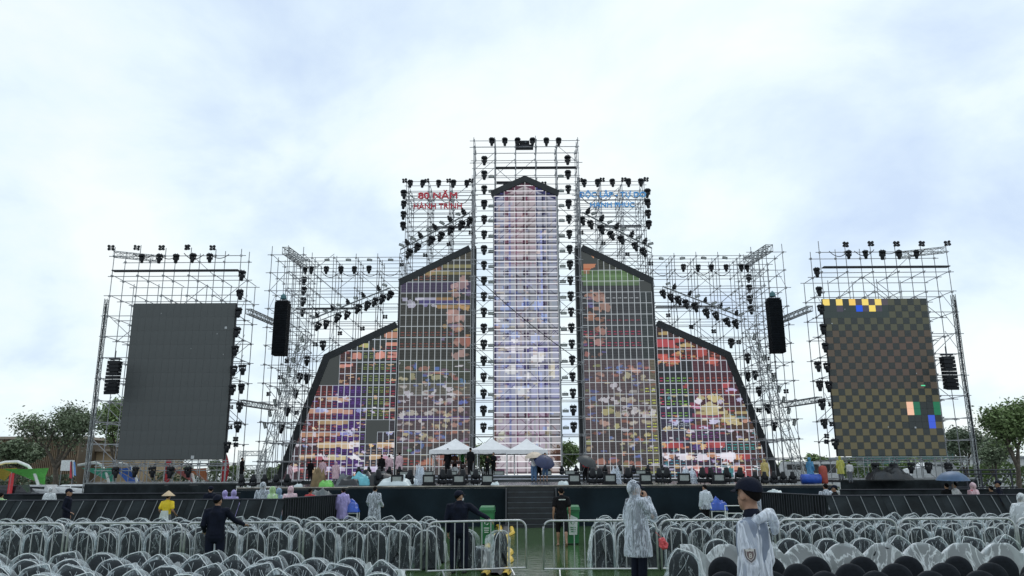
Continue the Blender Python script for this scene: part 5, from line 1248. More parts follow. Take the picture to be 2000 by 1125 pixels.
# ------------------------------------------------------------------ crowd barriers
def rounded_frame(L, h, r0=.17):
    pts = [(0.02, 0, .12)]
    pts += [(0.02, 0, h-r0)]
    for k in range(1, 6): a = math.pi-math.pi/2*k/5; pts.append((.02+r0+r0*math.cos(a), 0, h-r0+r0*math.sin(a)))
    for k in range(0, 6): a = math.pi/2-math.pi/2*k/5; pts.append((L-.02-r0+r0*math.cos(a), 0, h-r0+r0*math.sin(a)))
    pts += [(L-.02, 0, .12)]
    return pts
def barrier(a, b, label):
    (xa, ya), (xb, yb) = a, b; L = math.hypot(xb-xa, yb-ya)
    t = thing('crowd_barrier', label, 'barrier', (xa, ya, 0), math.atan2(yb-ya, xb-xa), 'grey steel crowd barriers')
    MB().tube(rounded_frame(L, 1.1), .022, 8).build('frame', M_barrier, t, True)
    rod('lower_rail', (.02, 0, .14), (L-.02, 0, .14), .019, M_barrier, t, 8)
    n = 10
    for i in range(n): x = .02+(L-.04)*(i+1)/(n+1); rod('upright_bar', (x, 0, .14), (x, 0, 1.09), .0105, M_barrier, t, 6)
    for x in (.35, L-.35): MB().tube([(x, -.28, .02), (x, -.22, .05), (x, 0, .13), (x, .22, .05), (x, .28, .02)], .018, 6).build('foot', M_barrier, t)
BY = 17.2
bj = [-105, 131.5, 361, 591, 828]
def bx(px, Y): return WX(px, 1019, Y)
nm = ['leftmost, cut by the picture edge', 'second from the left', 'third, beneath the leaning guard in navy', 'fourth from the left, ending near the centre guard']
for k in range(4): barrier((bx(bj[k]+2, BY), BY+lr.uniform(-.04, .04)), (bx(bj[k+1]-2, BY), BY+lr.uniform(-.04, .04)), 'grey steel crowd barrier, '+nm[k])
barrier((bx(833, 16.95), 16.95), (bx(1029, 17.5), 17.5), 'slightly angled crowd barrier in front of the centre guard, left of the gap')
bj = [1057, 1285, 1516, 1753, 1983, 2200]
nm = ['right of the gap behind the standing raincoat man', 'left of the capped man in the foreground', 'right of the capped man in the foreground', 'second from the right picture edge', 'rightmost, cut by the picture edge']
for k in range(5): barrier((bx(bj[k]+2, BY), BY+lr.uniform(-.04, .04)), (bx(bj[k+1]-2, BY), BY+lr.uniform(-.04, .04)), 'grey steel crowd barrier, '+nm[k])

# ------------------------------------------------------------------ chairs
def arch(hw, h, n=18, z0=.03, rr=.235):
    pts = [(-hw*1.03, z0), (-hw*1.0, .3), (-hw, h-rr)]
    for k in range(1, n): a = math.pi-math.pi*k/n; pts.append((hw*math.cos(a), h-rr+rr*math.sin(a)))
    pts += [(hw, h-rr), (hw*1.0, .3), (hw*1.03, z0)]
    return pts
def back_mesh():
    b = MB(); P = arch(.225, .84); n = len(P); c = (0, .42); rings = [(.0, -.235), (.80, -.240), (.94, -.235), (1.0, -.215), (1.0, -.17), (.94, -.155), (0, -.155)]
    vs = [];
    for s_, y in rings:
        for (x, z) in P:
            zz = c[1]+(z-c[1])*s_; vs.append((x*s_, y-.05*(1-(zz/.84))*0+ .06*(-(zz-.45))*.5, zz if zz > .03 else .03))
    fs = []
    for k in range(len(rings)-1):
        for i in range(n-1): fs.append((k*n+i, k*n+i+1, (k+1)*n+i+1, (k+1)*n+i))
    return b.add(vs, fs).mesh('backrest', M_chair, True)
def seat_mesh():
    b = MB(); prof = [(.20, .47), (.225, .455), (.235, .42), (.225, .1), (.24, .03)]; vs = []; fs = []
    pl = []
    for k in range(16):
        a = 2*math.pi*(k+.5)/16; x = math.copysign(abs(math.cos(a))**.35, math.cos(a)); y = math.copysign(abs(math.sin(a))**.35, math.sin(a)); pl.append((x, y))
    for r, z in prof:
        for x, y in pl: vs.append((x*r, y*r+.05, z))
    n = 16
    for j in range(len(prof)-1):
        for i in range(n): fs.append((j*n+i, (j+1)*n+i, (j+1)*n+(i+1) % n, j*n+(i+1) % n))
    fs.append(tuple(range(n)))
    return b.add(vs, fs).mesh('seat', M_chair, True)
def cover_mesh(seed):
    r = random.Random(seed); b = MB(); P = arch(.243, .865, 18, .05); n = len(P)
    peak = [None, -.12, None, .10, None, .15, None, .02][seed % 8]; ph = r.uniform(.04, .10)
    def bump_(x, z, s_):
        dz = 0
        if peak is not None and z > .6: dz = ph*max(0, 1-abs(x-peak)/.14)**1.5
        return dz*s_
    rings = [(.0, -.275, 0), (.35, -.29, 0), (.65, -.285, .2), (.85, -.28, .5), (.96, -.272, .9), (1.0, -.26, 1), (1.02, -.235, 1), (1.03, -.20, 1.0), (1.04, -.14, .9), (1.05, -.06, .5), (1.0, .0, .1)]
    vs = []
    for k, (s_, y, bs) in enumerate(rings):
        for i, (x, z) in enumerate(P):
            zz = .42+(z-.42)*s_; flare = max(0, .45-zz)*.14*(1 if x > 0 else -1)*(1+.5*math.sin(seed*2+i)) if abs(x) > .15 and k > 4 else 0
            d = .014*noise.noise((x*9, zz*6, seed*3.7+k*.3)); d2 = .022*noise.noise((x*5+seed, zz*3.5, 1.3))
            if k >= 8 and z > .5: zz -= (k-7)*.015
            vs.append((x*s_+flare+d2*.4, y+d+d2+.03*(-(zz-.45)), zz+bump_(x, z, bs)+(d if z > .3 else 0)))
    fs = []
    for k in range(len(rings)-1):
        for i in range(n-1): fs.append((k*n+i, k*n+i+1, (k+1)*n+i+1, (k+1)*n+i))
    # drape over the seat: top and flaring sides
    o = len(vs); prof = [(.18, .50), (.245, .485), (.27, .42), (.29, .25), (.33, .07)]; m_ = 20
    for q, (rr, z) in enumerate(prof):
        for k in range(m_):
            a = 2*math.pi*k/m_; x = math.copysign(abs(math.cos(a))**.45, math.cos(a)); y = math.copysign(abs(math.sin(a))**.45, math.sin(a)); w = 1+(.14*noise.noise((k*.9, seed, q*.4)) if q > 1 else 0)
            vs.append((x*rr*w, y*rr*w+.07, z+.02*noise.noise((k, q, seed))))
    for j in range(len(prof)-1):
        for i in range(m_): fs.append((o+j*m_+i, o+(j+1)*m_+i, o+(j+1)*m_+(i+1) % m_, o+j*m_+(i+1) % m_))
    b.add(vs, fs); b.m = 1
    k = 5; rim = [vs[k*n+i] for i in range(n)]; b.tube([(x*1.005, y-.004, z) for x, y, z in rim], [.0068*(1+.5*noise.noise((i*.7, seed, 0))) for i in range(n)], 5, False)
    # a few gathered creases
    for q in range(3 if seed % 3 else 2):
        x0 = r.uniform(-.15, .15); xx = r.uniform(-.18, .18); z0 = .84-.6*x0*x0/.05*.1; pts = []
        for j in range(6): f = j/5; pts.append((x0+(xx-x0)*f+.02*math.sin(f*5+seed), -.283-.0*f+.03*(-(z0-.5*f*r.uniform(.6, 1)-.45)), z0-.03-.42*f*(.6+.4*(q % 2))))
        b.tube(pts, [.004, .0036, .003, .0025, .002, .001], 4, False)
    return b.mesh('plastic_cover', [M_cover, M_rim], True)
BACK = back_mesh(); SEAT = seat_mesh(); COVERS = [cover_mesh(i) for i in range(8)]
def hem_mesh(seed):
    """loose rolled lower edge and gathered corner of the film that stands out beside the backrest"""
    r = random.Random(seed+90); b = MB(); vs = []; fs = []; n = 9
    x0 = .235 if seed % 2 else -.235; sg = 1 if seed % 2 else -1
    for j in range(n+1):
        f = j/n; z = .78-.72*f; w = (.02+.13*f**.7)*(1+.25*noise.noise((f*4, seed, 0)))
        for i in range(4):
            g_ = i/3; vs.append((x0*.96+sg*w*g_, -.235+.22*g_+.03*noise.noise((f*5, g_*3, seed)), z+.02*math.sin(g_*4+seed)))
    fs = [(j*4+i, j*4+i+1, (j+1)*4+i+1, (j+1)*4+i) for j in range(n) for i in range(3)]
    return b.add(vs, fs).mesh('cover_fold', M_sheet, True)
HEMS = [hem_mesh(i) for i in range(6)]
cr_ = random.Random(5)
def chair(x, y, rz, label, group, cover=True, z=0):
    t = thing('black_chair', label, 'chair', (x, y, z), rz, group)
    link('backrest', BACK, t); link('seat', SEAT, t)
    if cover:
        o = link('plastic_cover', cr_.choice(COVERS), t)
        if cr_.random() < .5: o.scale.x = -1
        if cr_.random() < .6: link('cover_fold', cr_.choice(HEMS), t)
    return t
rows = [18.35, 19.8, 21.25, 22.7, 24.2]
rown = ['front row at the railing', 'second row beyond the railing', 'third row beyond the railing', 'fourth row beyond the railing', 'last row before the stage']
for ri, Y in enumerate(rows):
    top = WX(-25, 1030, Y); xl = [-1.85, -2.0, -2.2, -2.35, -2.5][ri] if ri else -1.95
    k = 0; x = xl+ [0, .15, -.1, .1, 0][ri]
    while x > top:
        chair(x+cr_.uniform(-.03, .03), Y+cr_.uniform(-.06, .06), cr_.uniform(-.08, .08), 'plastic covered chair, %s left of the aisle, %s' % (ORD[k], rown[ri]), 'plastic covered chairs beyond the railing'); k += 1; x -= .535 if ri == 0 else .56
    top = WX(2025, 1030, Y); xr = [2.0, 2.1, 2.25, 2.45, 2.7][ri]; x = xr; k = 0
    while x < top:
        chair(x+cr_.uniform(-.03, .03), Y+cr_.uniform(-.06, .06), cr_.uniform(-.08, .08), 'plastic covered chair, %s right of the aisle, %s' % (ORD[k], rown[ri]), 'plastic covered chairs beyond the railing'); k += 1; x += .535 if ri == 0 else .56
# two turned chairs near the centre guard
chair(-.95, 18.5, -.5, 'black chair in clear plastic turned askew, beside the centre guard', 'plastic covered chairs beyond the railing')
chair(-.45, 18.15, .9, 'black chair in loose plastic turned sideways at the aisle corner', 'plastic covered chairs beyond the railing')
# near rows, left
for ri, (Y, px0, px1, off) in enumerate(((13.4, -20, 575, .0), (12.5, -20, 700, .3), (11.55, -20, 760, .1), (10.65, -20, 740, .35))):
    x = WX(px1, 1100, Y); e = WX(px0-20, 1100, Y); k = 0
    while x > e:
        chair(x+cr_.uniform(-.05, .05), Y+cr_.uniform(-.08, .08), cr_.uniform(-.15, .15), 'plastic covered chair, %s from the right in the %s near row at left' % (ORD[k], ['farthest', 'second farthest', 'third', 'nearest'][ri]), 'plastic covered chairs near the camera'); k += 1; x -= .60
# right: row under a long sheet, three bare rows
bare = {}
def row_right(Y, pxs, cover, rn, nm2):
    for k, px in enumerate(pxs):
        chair(WX(px, 1100, Y)+cr_.uniform(-.02, .02), Y+cr_.uniform(-.04, .04), cr_.uniform(-.08, .08), ('bare black chair, %s from the left, %s' if not cover else 'plastic covered chair, %s from the left, %s') % (ORD[k], nm2), rn, cover)
row_right(14.3, [1335+76*k for k in range(10)], False, 'chairs under the long plastic sheet', 'in the row under the long sheet')
row_right(13.3, [1331], True, 'plastic covered chairs near the camera', 'short row beside the raincoat man')
row_right(12.55, [1408+88.6*k for k in range(8)], False, 'bare black chairs at lower right', 'farthest bare row at lower right')
row_right(11.6, [1460+92*k for k in range(7)], False, 'bare black chairs at lower right', 'middle bare row at lower right')
row_right(10.75, [1400+99*k for k in range(7)], False, 'bare black chairs at lower right', 'nearest bare row at lower right')
row_right(15.5, [1400+70*k for k in range(9)], True, 'plastic covered chairs near the camera', 'row just behind the long sheet')
# the long sheet
xa, xb = WX(1322, 1070, 14.3), WX(2060, 1070, 14.3); cx = [WX(1335+76*k, 1100, 14.3) for k in range(10)]
nx_, ny_ = 220, 22; vs = []
for j in range(ny_+1):
    v = j/ny_
    for i in range(nx_+1):
        x = xa+(xb-xa)*i/nx_; d = min(abs(x-c) for c in cx)
        hgt = .90-(.0 if d < .08 else min(.17, (d-.08)**1.5*1.5))
        hgt = max(hgt, .70+.03*noise.noise((x*2, 0, 0)))
        if v < .5:      # falling towards the camera
            f = 1-v/.5; y = -.27-.05*f-.10*f*f+.05*noise.noise((x*3, f*2, 0))*f; z = hgt-.60*f+.01
        else:           # over the top and forward
            f = (v-.5)/.5; y = -.27+.5*f; z = hgt-.02-.34*f*f
        vs.append((x-(xa+xb)/2, y+.02*noise.noise((x*6, v*5, 3)), z+.015*noise.noise((x*5, v*6, 7))))
o = MB().add(vs, [(j*(nx_+1)+i, j*(nx_+1)+i+1, (j+1)*(nx_+1)+i+1, (j+1)*(nx_+1)+i) for j in range(ny_) for i in range(nx_)]).build('plastic_sheet', M_sheet, None, True, ((xa+xb)/2, 14.3, 0))
tag(o, 'long translucent plastic sheet draped over a row of chairs at lower right', 'plastic sheet')

# ------------------------------------------------------------------ bins and cable ramp in the aisle
def bin_(px, Y, label, panel):
    x = WX(px, 1020, Y); t = thing('green_bin', label, 'bin', (x, Y, 0), lr.uniform(-.1, .1)); m = mat('green bin plastic', (.02, .16, .055), .4, 0, .2, 4)
    b = MB(); 
    def rr(h0, h1, w0, w1): b.add([(-w0, -w0, h0), (w0, -w0, h0), (w0, w0, h0), (-w0, w0, h0), (-w1, -w1, h1), (w1, -w1, h1), (w1, w1, h1), (-w1, w1, h1)], [(0, 3, 2, 1), (4, 5, 6, 7), (0, 1, 5, 4), (1, 2, 6, 5), (2, 3, 7, 6), (3, 0, 4, 7)])
    rr(.06, 1.0, .165, .20); b.box(-.215, .215, -.215, .215, .96, 1.0); b.build('body', m, t)
    b = MB(); b.add([(-.22, -.24, 1.01), (.22, -.24, 1.01), (.22, .22, 1.01), (-.22, .22, 1.01), (-.2, -.2, 1.10), (.2, -.2, 1.10), (.2, .2, 1.14), (-.2, .2, 1.14)], [(0, 3, 2, 1), (4, 5, 6, 7), (0, 1, 5, 4), (1, 2, 6, 5), (2, 3, 7, 6), (3, 0, 4, 7)]); b.build('lid', m, t)
    w = mat('white print', (.6, .66, .62), .5)
    if panel: MB().add([(-.12, -.206, .30), (.12, -.206, .30), (.14, -.222, .78), (-.14, -.222, .90)], [(0, 1, 2, 3)]).build('white_panel', w, t)
    g_ = mat('green print', (.02, .2, .07)) if panel else w
    zc_ = .66
    for k in range(3):
        a = k*2.094+.5; pts = [(.055*math.cos(a+.5*q), -.226, zc_+.055*math.sin(a+.5*q)) for q in range(4)]
        MB().tube(pts, .012, 4).build('recycling_arrow', g_, t)
    for q in range(3): MB().box(-.08+.01*q, .08-.01*q, -.224, -.219, .50-.06*q, .525-.06*q).build('printed_line', g_, t)
    for a in (-1, 1): MB().lathe([(.06, -.02), (.06, .02)], c=(a*.14, .17, .06), n=10, axis='x').build('wheel', M_black, t)
bin_(952, 24.5, 'green wheeled bin with a white recycling mark left of the steps', False)
bin_(1118, 24.6, 'green wheeled bin with a white front panel right of the walking man', True)
t = thing('cable_ramp', 'yellow and black rubber cable ramp snaking through the flooded aisle', 'cable ramp', (WX(985, 1080, 19), 19, .03))
path = [(980, 1026), (992, 1034), (984, 1044), (972, 1056), (970, 1070), (982, 1082), (974, 1096), (966, 1110), (968, 1128)]
def gnd(px, py, z=.03):
    d = fw+rt2*((px-1000)/FPX)+up2*((562.5-py)/FPX); k = (z-H)/d.z; return Vector((d.x*k, d.y*k, z))
pts = [gnd(*p)-t.location for p in path]
yl = mat('yellow rubber', (.62, .42, .05), .5, 0, .2, 6); bk = mat('black rubber', (.05, .05, .055), .5)
for off_, mm, nm3, w_ in ((-.26, yl, 'yellow_strip', .07), (0, bk, 'rubber_channel', .12), (.26, yl, 'yellow_strip', .07)):
    sm = []
    for i in range(len(pts)-1):
        for k in range(5): sm.append(pts[i].lerp(pts[i+1], k/5))
    vs = []
    for i, p in enumerate(sm):
        wob = .06*math.sin(i*.9); c = Vector((p.x+wob+off_*.85, p.y, 0))
        vs += [(c.x-w_*1.1, c.y, .005), (c.x-w_*.6, c.y, .06), (c.x+w_*.6, c.y, .06), (c.x+w_*1.1, c.y, .005)]
    MB().add(vs, [(4*i+q, 4*i+q+1, 4*i+q+5, 4*i+q+4) for i in range(len(sm)-1) for q in range(3)]).build(nm3, mm, t)

# ------------------------------------------------------------------ people
QUEUE = []
def ering(b, rings, n=12, cap=True):
    """rings: (centre, rx, ry, axis direction) elliptical loft; rx lies along the body's side"""
    vs = []; fs = []
    R_ = []
    for i, (c, rx, ry) in enumerate(rings):
        a = Vector(rings[max(i-1, 0)][0]); z = Vector(rings[min(i+1, len(rings)-1)][0]); t = (z-a).normalized()
        sd_ = Vector((1, 0, 0))-t*t.x
        if sd_.length < .3: sd_ = Vector((0, 0, 1))-t*t.z
        sd_.normalize(); w = t.cross(sd_).normalized(); R_.append((Vector(c), rx, ry, sd_, w, t))
    def ring(c, rx, ry, s_, w): return [c+s_*rx*math.cos(2*math.pi*j/n)+w*ry*math.sin(2*math.pi*j/n) for j in range(n)]
    if cap:
        c, rx, ry, s_, w, t = R_[0]; m = min(rx, ry)
        vs += ring(c-t*m*.8, rx*.3, ry*.3, s_, w)+ring(c-t*m*.55, rx*.75, ry*.75, s_, w)
    for q in R_: vs += ring(*q[:5])
    if cap:
        c, rx, ry, s_, w, t = R_[-1]; m = min(rx, ry)
        vs += ring(c+t*m*.55, rx*.75, ry*.75, s_, w)+ring(c+t*m*.8, rx*.3, ry*.3, s_, w)
    k = len(vs)//n
    for i in range(k-1):
        for j in range(n): fs.append((i*n+j, i*n+(j+1) % n, (i+1)*n+(j+1) % n, (i+1)*n+j))
    fs.append(tuple(range(n))[::-1]); fs.append(tuple((k-1)*n+j for j in range(n)))
    b.add(vs, fs)
def ball(b, c, rx, ry, rz_, rot=None, n=14):
    vs = []; fs = []; m = 9
    for j in range(m+1):
        a = math.pi*j/m
        for i in range(n):
            p = Vector((rx*math.sin(a)*math.cos(2*math.pi*i/n), ry*math.sin(a)*math.sin(2*math.pi*i/n), rz_*math.cos(a)))
            if j in (0, m): p = Vector((p.x+1e-4*math.cos(6.28*i/n), p.y+1e-4*math.sin(6.28*i/n), p.z))
            if rot: p = rot @ p
            vs.append(p+Vector(c))
    for j in range(m):
        for i in range(n): fs.append((j*n+i, (j+1)*n+i, (j+1)*n+(i+1) % n, j*n+(i+1) % n))
    fs.append(tuple(range(n))); fs.append(tuple(m*n+i for i in range(n))[::-1]); b.add(vs, fs)
def chain(b, pts, rad, n=10):
    """round tapered tube with twist-free rings and domed ends"""
    pts = [Vector(p) for p in pts]; k = len(pts); t0 = (pts[1]-pts[0]).normalized(); te = (pts[-1]-pts[-2]).normalized()
    P = [pts[0]-t0*rad[0]*.8, pts[0]-t0*rad[0]*.5]+pts+[pts[-1]+te*rad[-1]*.5, pts[-1]+te*rad[-1]*.8]; Q = [rad[0]*.35, rad[0]*.8]+list(rad)+[rad[-1]*.8, rad[-1]*.35]
    u = t0.orthogonal().normalized(); vs = []; fs = []
    for i, p in enumerate(P):
        t = (P[min(i+1, len(P)-1)]-P[max(i-1, 0)]).normalized(); u = (u-t*u.dot(t)).normalized(); w = t.cross(u)
        for j in range(n): a = 2*math.pi*j/n; vs.append(p+(u*math.cos(a)+w*math.sin(a))*Q[i])
    m = len(P)
    for i in range(m-1):
        for j in range(n): fs.append((i*n+j, i*n+(j+1) % n, (i+1)*n+(j+1) % n, (i+1)*n+j))
    fs.append(tuple(range(n))[::-1]); fs.append(tuple((m-1)*n+j for j in range(n))); b.add(vs, fs)
def soft(name, b, m, parent, voxel, smooth=3, fold=0, cut=None, fs=(7, 7, 2)):
    o = b.build(name, m, parent, True)
    md = o.modifiers.new('r', 'REMESH'); md.mode = 'VOXEL'; md.voxel_size = voxel; md.use_smooth_shade = True
    if smooth: ms = o.modifiers.new('s', 'SMOOTH'); ms.iterations = smooth; ms.factor = .5
    QUEUE.append((o, fold, cut, fs)); return o
def flush_people():
    bpy.context.view_layer.update(); dg = bpy.context.evaluated_depsgraph_get(); res = []
    for o, fold, cut, fsx in QUEUE: res.append(bpy.data.meshes.new_from_object(o.evaluated_get(dg)))
    for (o, fold, cut, fsx), me in zip(QUEUE, res):
        mm = o.data.materials[0]; o.modifiers.clear(); o.data = me
        if not me.materials: me.materials.append(mm)
        if fold:
            n = len(me.vertices); co = np.empty(n*3, np.float32); no = np.empty(n*3, np.float32); me.vertices.foreach_get('co', co)
            me.vertex_normals.foreach_get('vector', no); co = co.reshape(-1, 3); no = no.reshape(-1, 3); sd_ = hash(o.name) % 50
            d = np.array([noise.noise((c[0]*fsx[0]+sd_, c[1]*fsx[1], c[2]*fsx[2]))+.5*noise.noise((c[0]*fsx[0]*2.3, c[1]*fsx[1]*2.3+sd_, c[2]*fsx[2]*2.6)) for c in co.astype(float)])
            co += no*(d[:, None]*fold); me.vertices.foreach_set('co', co.astype(np.float32).ravel()); me.update()
        if cut:
            import bmesh
            bm = bmesh.new(); bm.from_mesh(me); bmesh.ops.delete(bm, geom=[v for v in bm.verts if cut(v.co)], context='VERTS'); bm.to_mesh(me); bm.free()
        me.polygons.foreach_set('use_smooth', [True]*len(me.polygons))
    QUEUE.clear()
ARMS = {'down': ((.235, -.03, 1.13), (.25, .05, .88), (0, .12, -1)), 'hip': ((.40, -.10, 1.16), (.20, .04, 1.0), (-1, .3, -.3)), 'front': ((.24, .06, 1.13), (.08, .26, 1.12), (-.5, .8, .1)),
        'mouth': ((.26, .16, 1.14), (.07, .17, 1.45), (-.2, -.1, 1)), 'ear': ((.32, .08, 1.20), (.14, .03, 1.50), (-.2, 0, 1)), 'rail': ((.38, .10, 1.22), (.56, .26, 1.10), (.8, .5, -.4)),
        'railfar': ((.40, .02, 1.20), (.60, -.12, 1.12), (.8, -.2, -.5)), 'up': ((.27, .16, 1.22), (.14, .24, 1.45), (0, .2, 1)), 'bend': ((.25, -.06, 1.13), (.26, .17, .98), (.0, .9, -.3)), 'lift': ((.26, .12, 1.15), (.16, .30, 1.30), (0, .3, 1))}
def person(x, y, h, yaw, label, arms=('down', 'down'), top=None, trousers=None, coat=None, coat_hem=.45, sleeves='long', shorts=False, hat=None, head_yaw=0, head_pitch=0, walk=0, voxel=.022, z=0, lean=0, mask=False, bag=False,
           shoes=(.02, .02, .025), hood=False, scale=1.0, apron=None, sit=False, bare=False, hair=True, headhide=False, fat=1.0, name='person', neck=0.0):
    k = h/1.72; t = thing(name, label, 'person', (x, y, z), yaw); near = voxel < .015
    V3 = lambda p: Vector((p[0]*fat if abs(p[0]) < .2 else p[0], p[1]+lean*max(0, p[2]-.9), p[2]))*k
    side = {}
    for sgn, a in ((-1, arms[0]), (1, arms[1])):
        e_, w_, hd = ARMS[a] if isinstance(a, str) else a
        side[sgn] = [V3((.175*sgn, 0, 1.405)), V3((e_[0]*sgn, e_[1], e_[2])), V3((w_[0]*sgn, w_[1], w_[2])), Vector((hd[0]*sgn, hd[1], hd[2])).normalized()]
    # legs
    legs = {}
    for sgn in (-1, 1):
        f = walk*sgn
        hip = V3((.09*sgn, 0, .93)); kn = V3((.10*sgn, .03+.20*f, .50+(.0 if f >= 0 else .0))); an = V3((.10*sgn, .30*f-(0.06 if f < 0 else 0), .09+(.10*abs(f) if f < 0 else 0)))
        if sit: kn = V3((.12*sgn, .42, .52)); an = V3((.12*sgn, .40, .09))
        legs[sgn] = (hip, kn, an)
    Hc = V3((0, .01, 1.60+neck)); Hr = (Matrix.Rotation(head_yaw, 3, 'Z') @ Matrix.Rotation(head_pitch, 3, 'X'))
    HP = lambda p: Hc+Hr @ (Vector(p)*k)
    if head_yaw or head_pitch: pass
    # --- body
    b = MB()
    ering(b, [(V3(p), a*k*fat, c*k*fat) for p, a, c in (((0, 0, .88), .155, .105), ((0, 0, 1.0), .155, .105), ((0, 0, 1.10), .135, .095), ((0, .0, 1.25), .155, .11), ((0, -.005, 1.38), .155, .10), ((0, -.01, 1.44), .085, .07))])
    chain(b, [V3((0, -.015, 1.42)), V3((0, .0, 1.55+neck))], [.058*k, .054*k])
    ball(b, HP((0, -.012, .03)), .078*k, .098*k, .098*k, Hr); ball(b, HP((0, .02, -.035)), .060*k, .072*k, .085*k, Hr)
    ball(b, HP((0, .045, -.085)), .036*k, .040*k, .032*k, Hr)
    chain(b, [HP((0, .082, .02)), HP((0, .100, -.026))], [.010*k, .015*k], 8)
    for sgn in (-1, 1): ball(b, HP((.080*sgn, -.01, -.01)), .012*k, .022*k, .033*k, Hr, 8)
    if near: ball(b, HP((0, .088, -.058)), .025*k, .010*k, .007*k, Hr, 8); ball(b, HP((0, .087, -.071)), .021*k, .010*k, .007*k, Hr, 8)
    for sgn in (-1, 1):
        S, E_, Wr, hd = side[sgn]
        chain(b, [V3((.10*sgn, -.005, 1.395)), S+Vector((-.01*sgn, 0, -.012))*k, S.lerp(E_, .5), E_, E_.lerp(Wr, .35), Wr], [.044*k, .046*k, .044*k, .038*k, .040*k, .026*k])
        lat = hd.cross(Vector((0, 0, 1)) if abs(hd.z) < .8 else Vector((0, 1, 0)))
        if abs(hd.z) >= .8: lat = Vector((0, 1, 0))-hd*hd.y
        lat.normalize(); pn = hd.cross(lat).normalized()
        if pn.x*sgn > 0: pn = -pn
        fr = .0092*k if near else .012*k
        pc = Wr+hd*.05*k; rot = Matrix((lat, pn, hd)).transposed(); ball(b, pc, .041*k, .017*k, .056*k, rot, 10)
        for q, (o_, L) in enumerate(((-.030, .066), (-.010, .076), (.010, .072), (.029, .056))):
            p0 = Wr+hd*.085*k+lat*o_*k; p1 = p0+(hd*.9+pn*.30).normalized()*L*.5*k; p2 = p1+(hd*.6+pn*.75).normalized()*L*.5*k
            chain(b, [p0-hd*.02*k, p0, p1, p2], [fr, fr, fr*.92, fr*.8], 6)
        p0 = Wr+hd*.03*k-lat*.032*k; p1 = p0+(hd*.6-lat*.55+pn*.4).normalized()*.035*k; p2 = p1+(hd*.9-lat*.1+pn*.4).normalized()*.03*k; chain(b, [p0, p1, p2], [fr*1.25, fr*1.15, fr*.9], 6)
        hip, kn, an = legs[sgn]; kb = kn.lerp(an, .3)+Vector((0, -.02, 0))*k
        chain(b, [hip, hip.lerp(kn, .45), kn, kb, kn.lerp(an, .75), an], [.082*k, .070*k, .052*k, .052*k, .036*k, .034*k])
        up_ = .5 if (walk and walk*sgn < 0) else 0
        fd = Vector((0, .8, -.6)) if up_ else Vector((0, 1, 0))
        ering(b, [(an+Vector((0, -.03, -.03))*k, .035*k, .036*k), (an+fd*.06*k+Vector((0, 0, -.045))*k, .042*k, .034*k), (an+fd*.15*k+Vector((0, 0, -.062))*k, .043*k, .022*k)])
    soft('body', b, M_skin, t, voxel if near else voxel*.85, 2)
    # --- clothes
    off = .016*k
    if not (trousers is None):
        b = MB(); ering(b, [(V3(p), a*k*fat+off, c*k*fat+off) for p, a, c in (((0, 0, .86), .150, .105), ((0, 0, .97), .158, .108), ((0, 0, 1.05), .142, .10))])
        for sgn in (-1, 1):
            hip, kn, an = legs[sgn]
            if shorts: chain(b, [hip, hip.lerp(kn, .5), kn, kn.lerp(an, .12)], [.095*k, .090*k, .078*k, .075*k])
            else: chain(b, [hip, hip.lerp(kn, .5), kn, kn.lerp(an, .5), kn.lerp(an, .93)], [.104*k, .096*k, .086*k, .080*k, .070*k])
        soft('trousers', b, trousers, t, voxel, 3, .008 if near else 0)
    if not bare and shoes is not None:
        b = MB()
        for sgn in (-1, 1):
            hip, kn, an = legs[sgn]; up_ = walk and walk*sgn < 0; fd = Vector((0, .8, -.6)) if up_ else Vector((0, 1, 0))
            ering(b, [(an+Vector((0, -.04, -.035))*k, .044*k, .046*k), (an+fd*.06*k+Vector((0, 0, -.048))*k, .050*k, .040*k), (an+fd*.16*k+Vector((0, 0, -.062))*k, .050*k, .028*k)])
        soft('shoes', b, col_of('shoe %.2f %.2f %.2f' % shoes, shoes, .5), t, voxel*.9, 2)
    if top is not None:
        b = MB(); ering(b, [(V3(p), a*k*fat+off, c*k*fat+off) for p, a, c in (((0, 0, .93), .160, .112), ((0, 0, 1.08), .145, .105), ((0, 0, 1.25), .160, .118), ((0, -.005, 1.38), .170, .115), ((0, -.01, 1.455), .085, .070))])
        for sgn in (-1, 1):
            S, E_, Wr, hd = side[sgn]
            if sleeves == 'long': chain(b, [V3((.11*sgn, -.005, 1.40)), S, S.lerp(E_, .5), E_, E_.lerp(Wr, .5), E_.lerp(Wr, .93)], [.080*k, .084*k, .070*k, .060*k, .054*k, .044*k])
            else: chain(b, [V3((.11*sgn, -.005, 1.40)), S, S.lerp(E_, .55), S.lerp(E_, .72)], [.080*k, .084*k, .078*k, .076*k])
        soft('shirt', b, top, t, voxel, 3, .010 if near else 0)
    if coat is not None:
        b = MB(); hz = coat_hem
        rings = [((0, .0, hz-.03), .27, .22), ((0, 0, hz+.02), .275, .225), ((0, 0, (hz+1.0)/2), .255, .205), ((0, 0, 1.02), .225, .175), ((0, 0, 1.25), .215, .16), ((0, -.01, 1.40), .20, .135), ((0, -.02, 1.48), .10, .09)]
        cf = .80 if coat is M_coat_near else 1
        ering(b, [(V3(p), a*k*fat*cf, c*k*fat*cf) for p, a, c in rings], 16)
        for sgn in (-1, 1):
            S, E_, Wr, hd = side[sgn]; chain(b, [V3((.10*sgn, -.005, 1.39)), S, S.lerp(E_, .5), E_, E_.lerp(Wr, .5), E_.lerp(Wr, .95)], [q*k*(.82 if cf < 1 else 1) for q in (.085, .100, .098, .095, .085, .075)])
        if hood:
            ball(b, HP((0, -.035, .015)), .118*k, .135*k, .150*k, Hr); chain(b, [V3((0, -.03, 1.42)), HP((0, -.03, -.06))], [.10*k, .10*k])
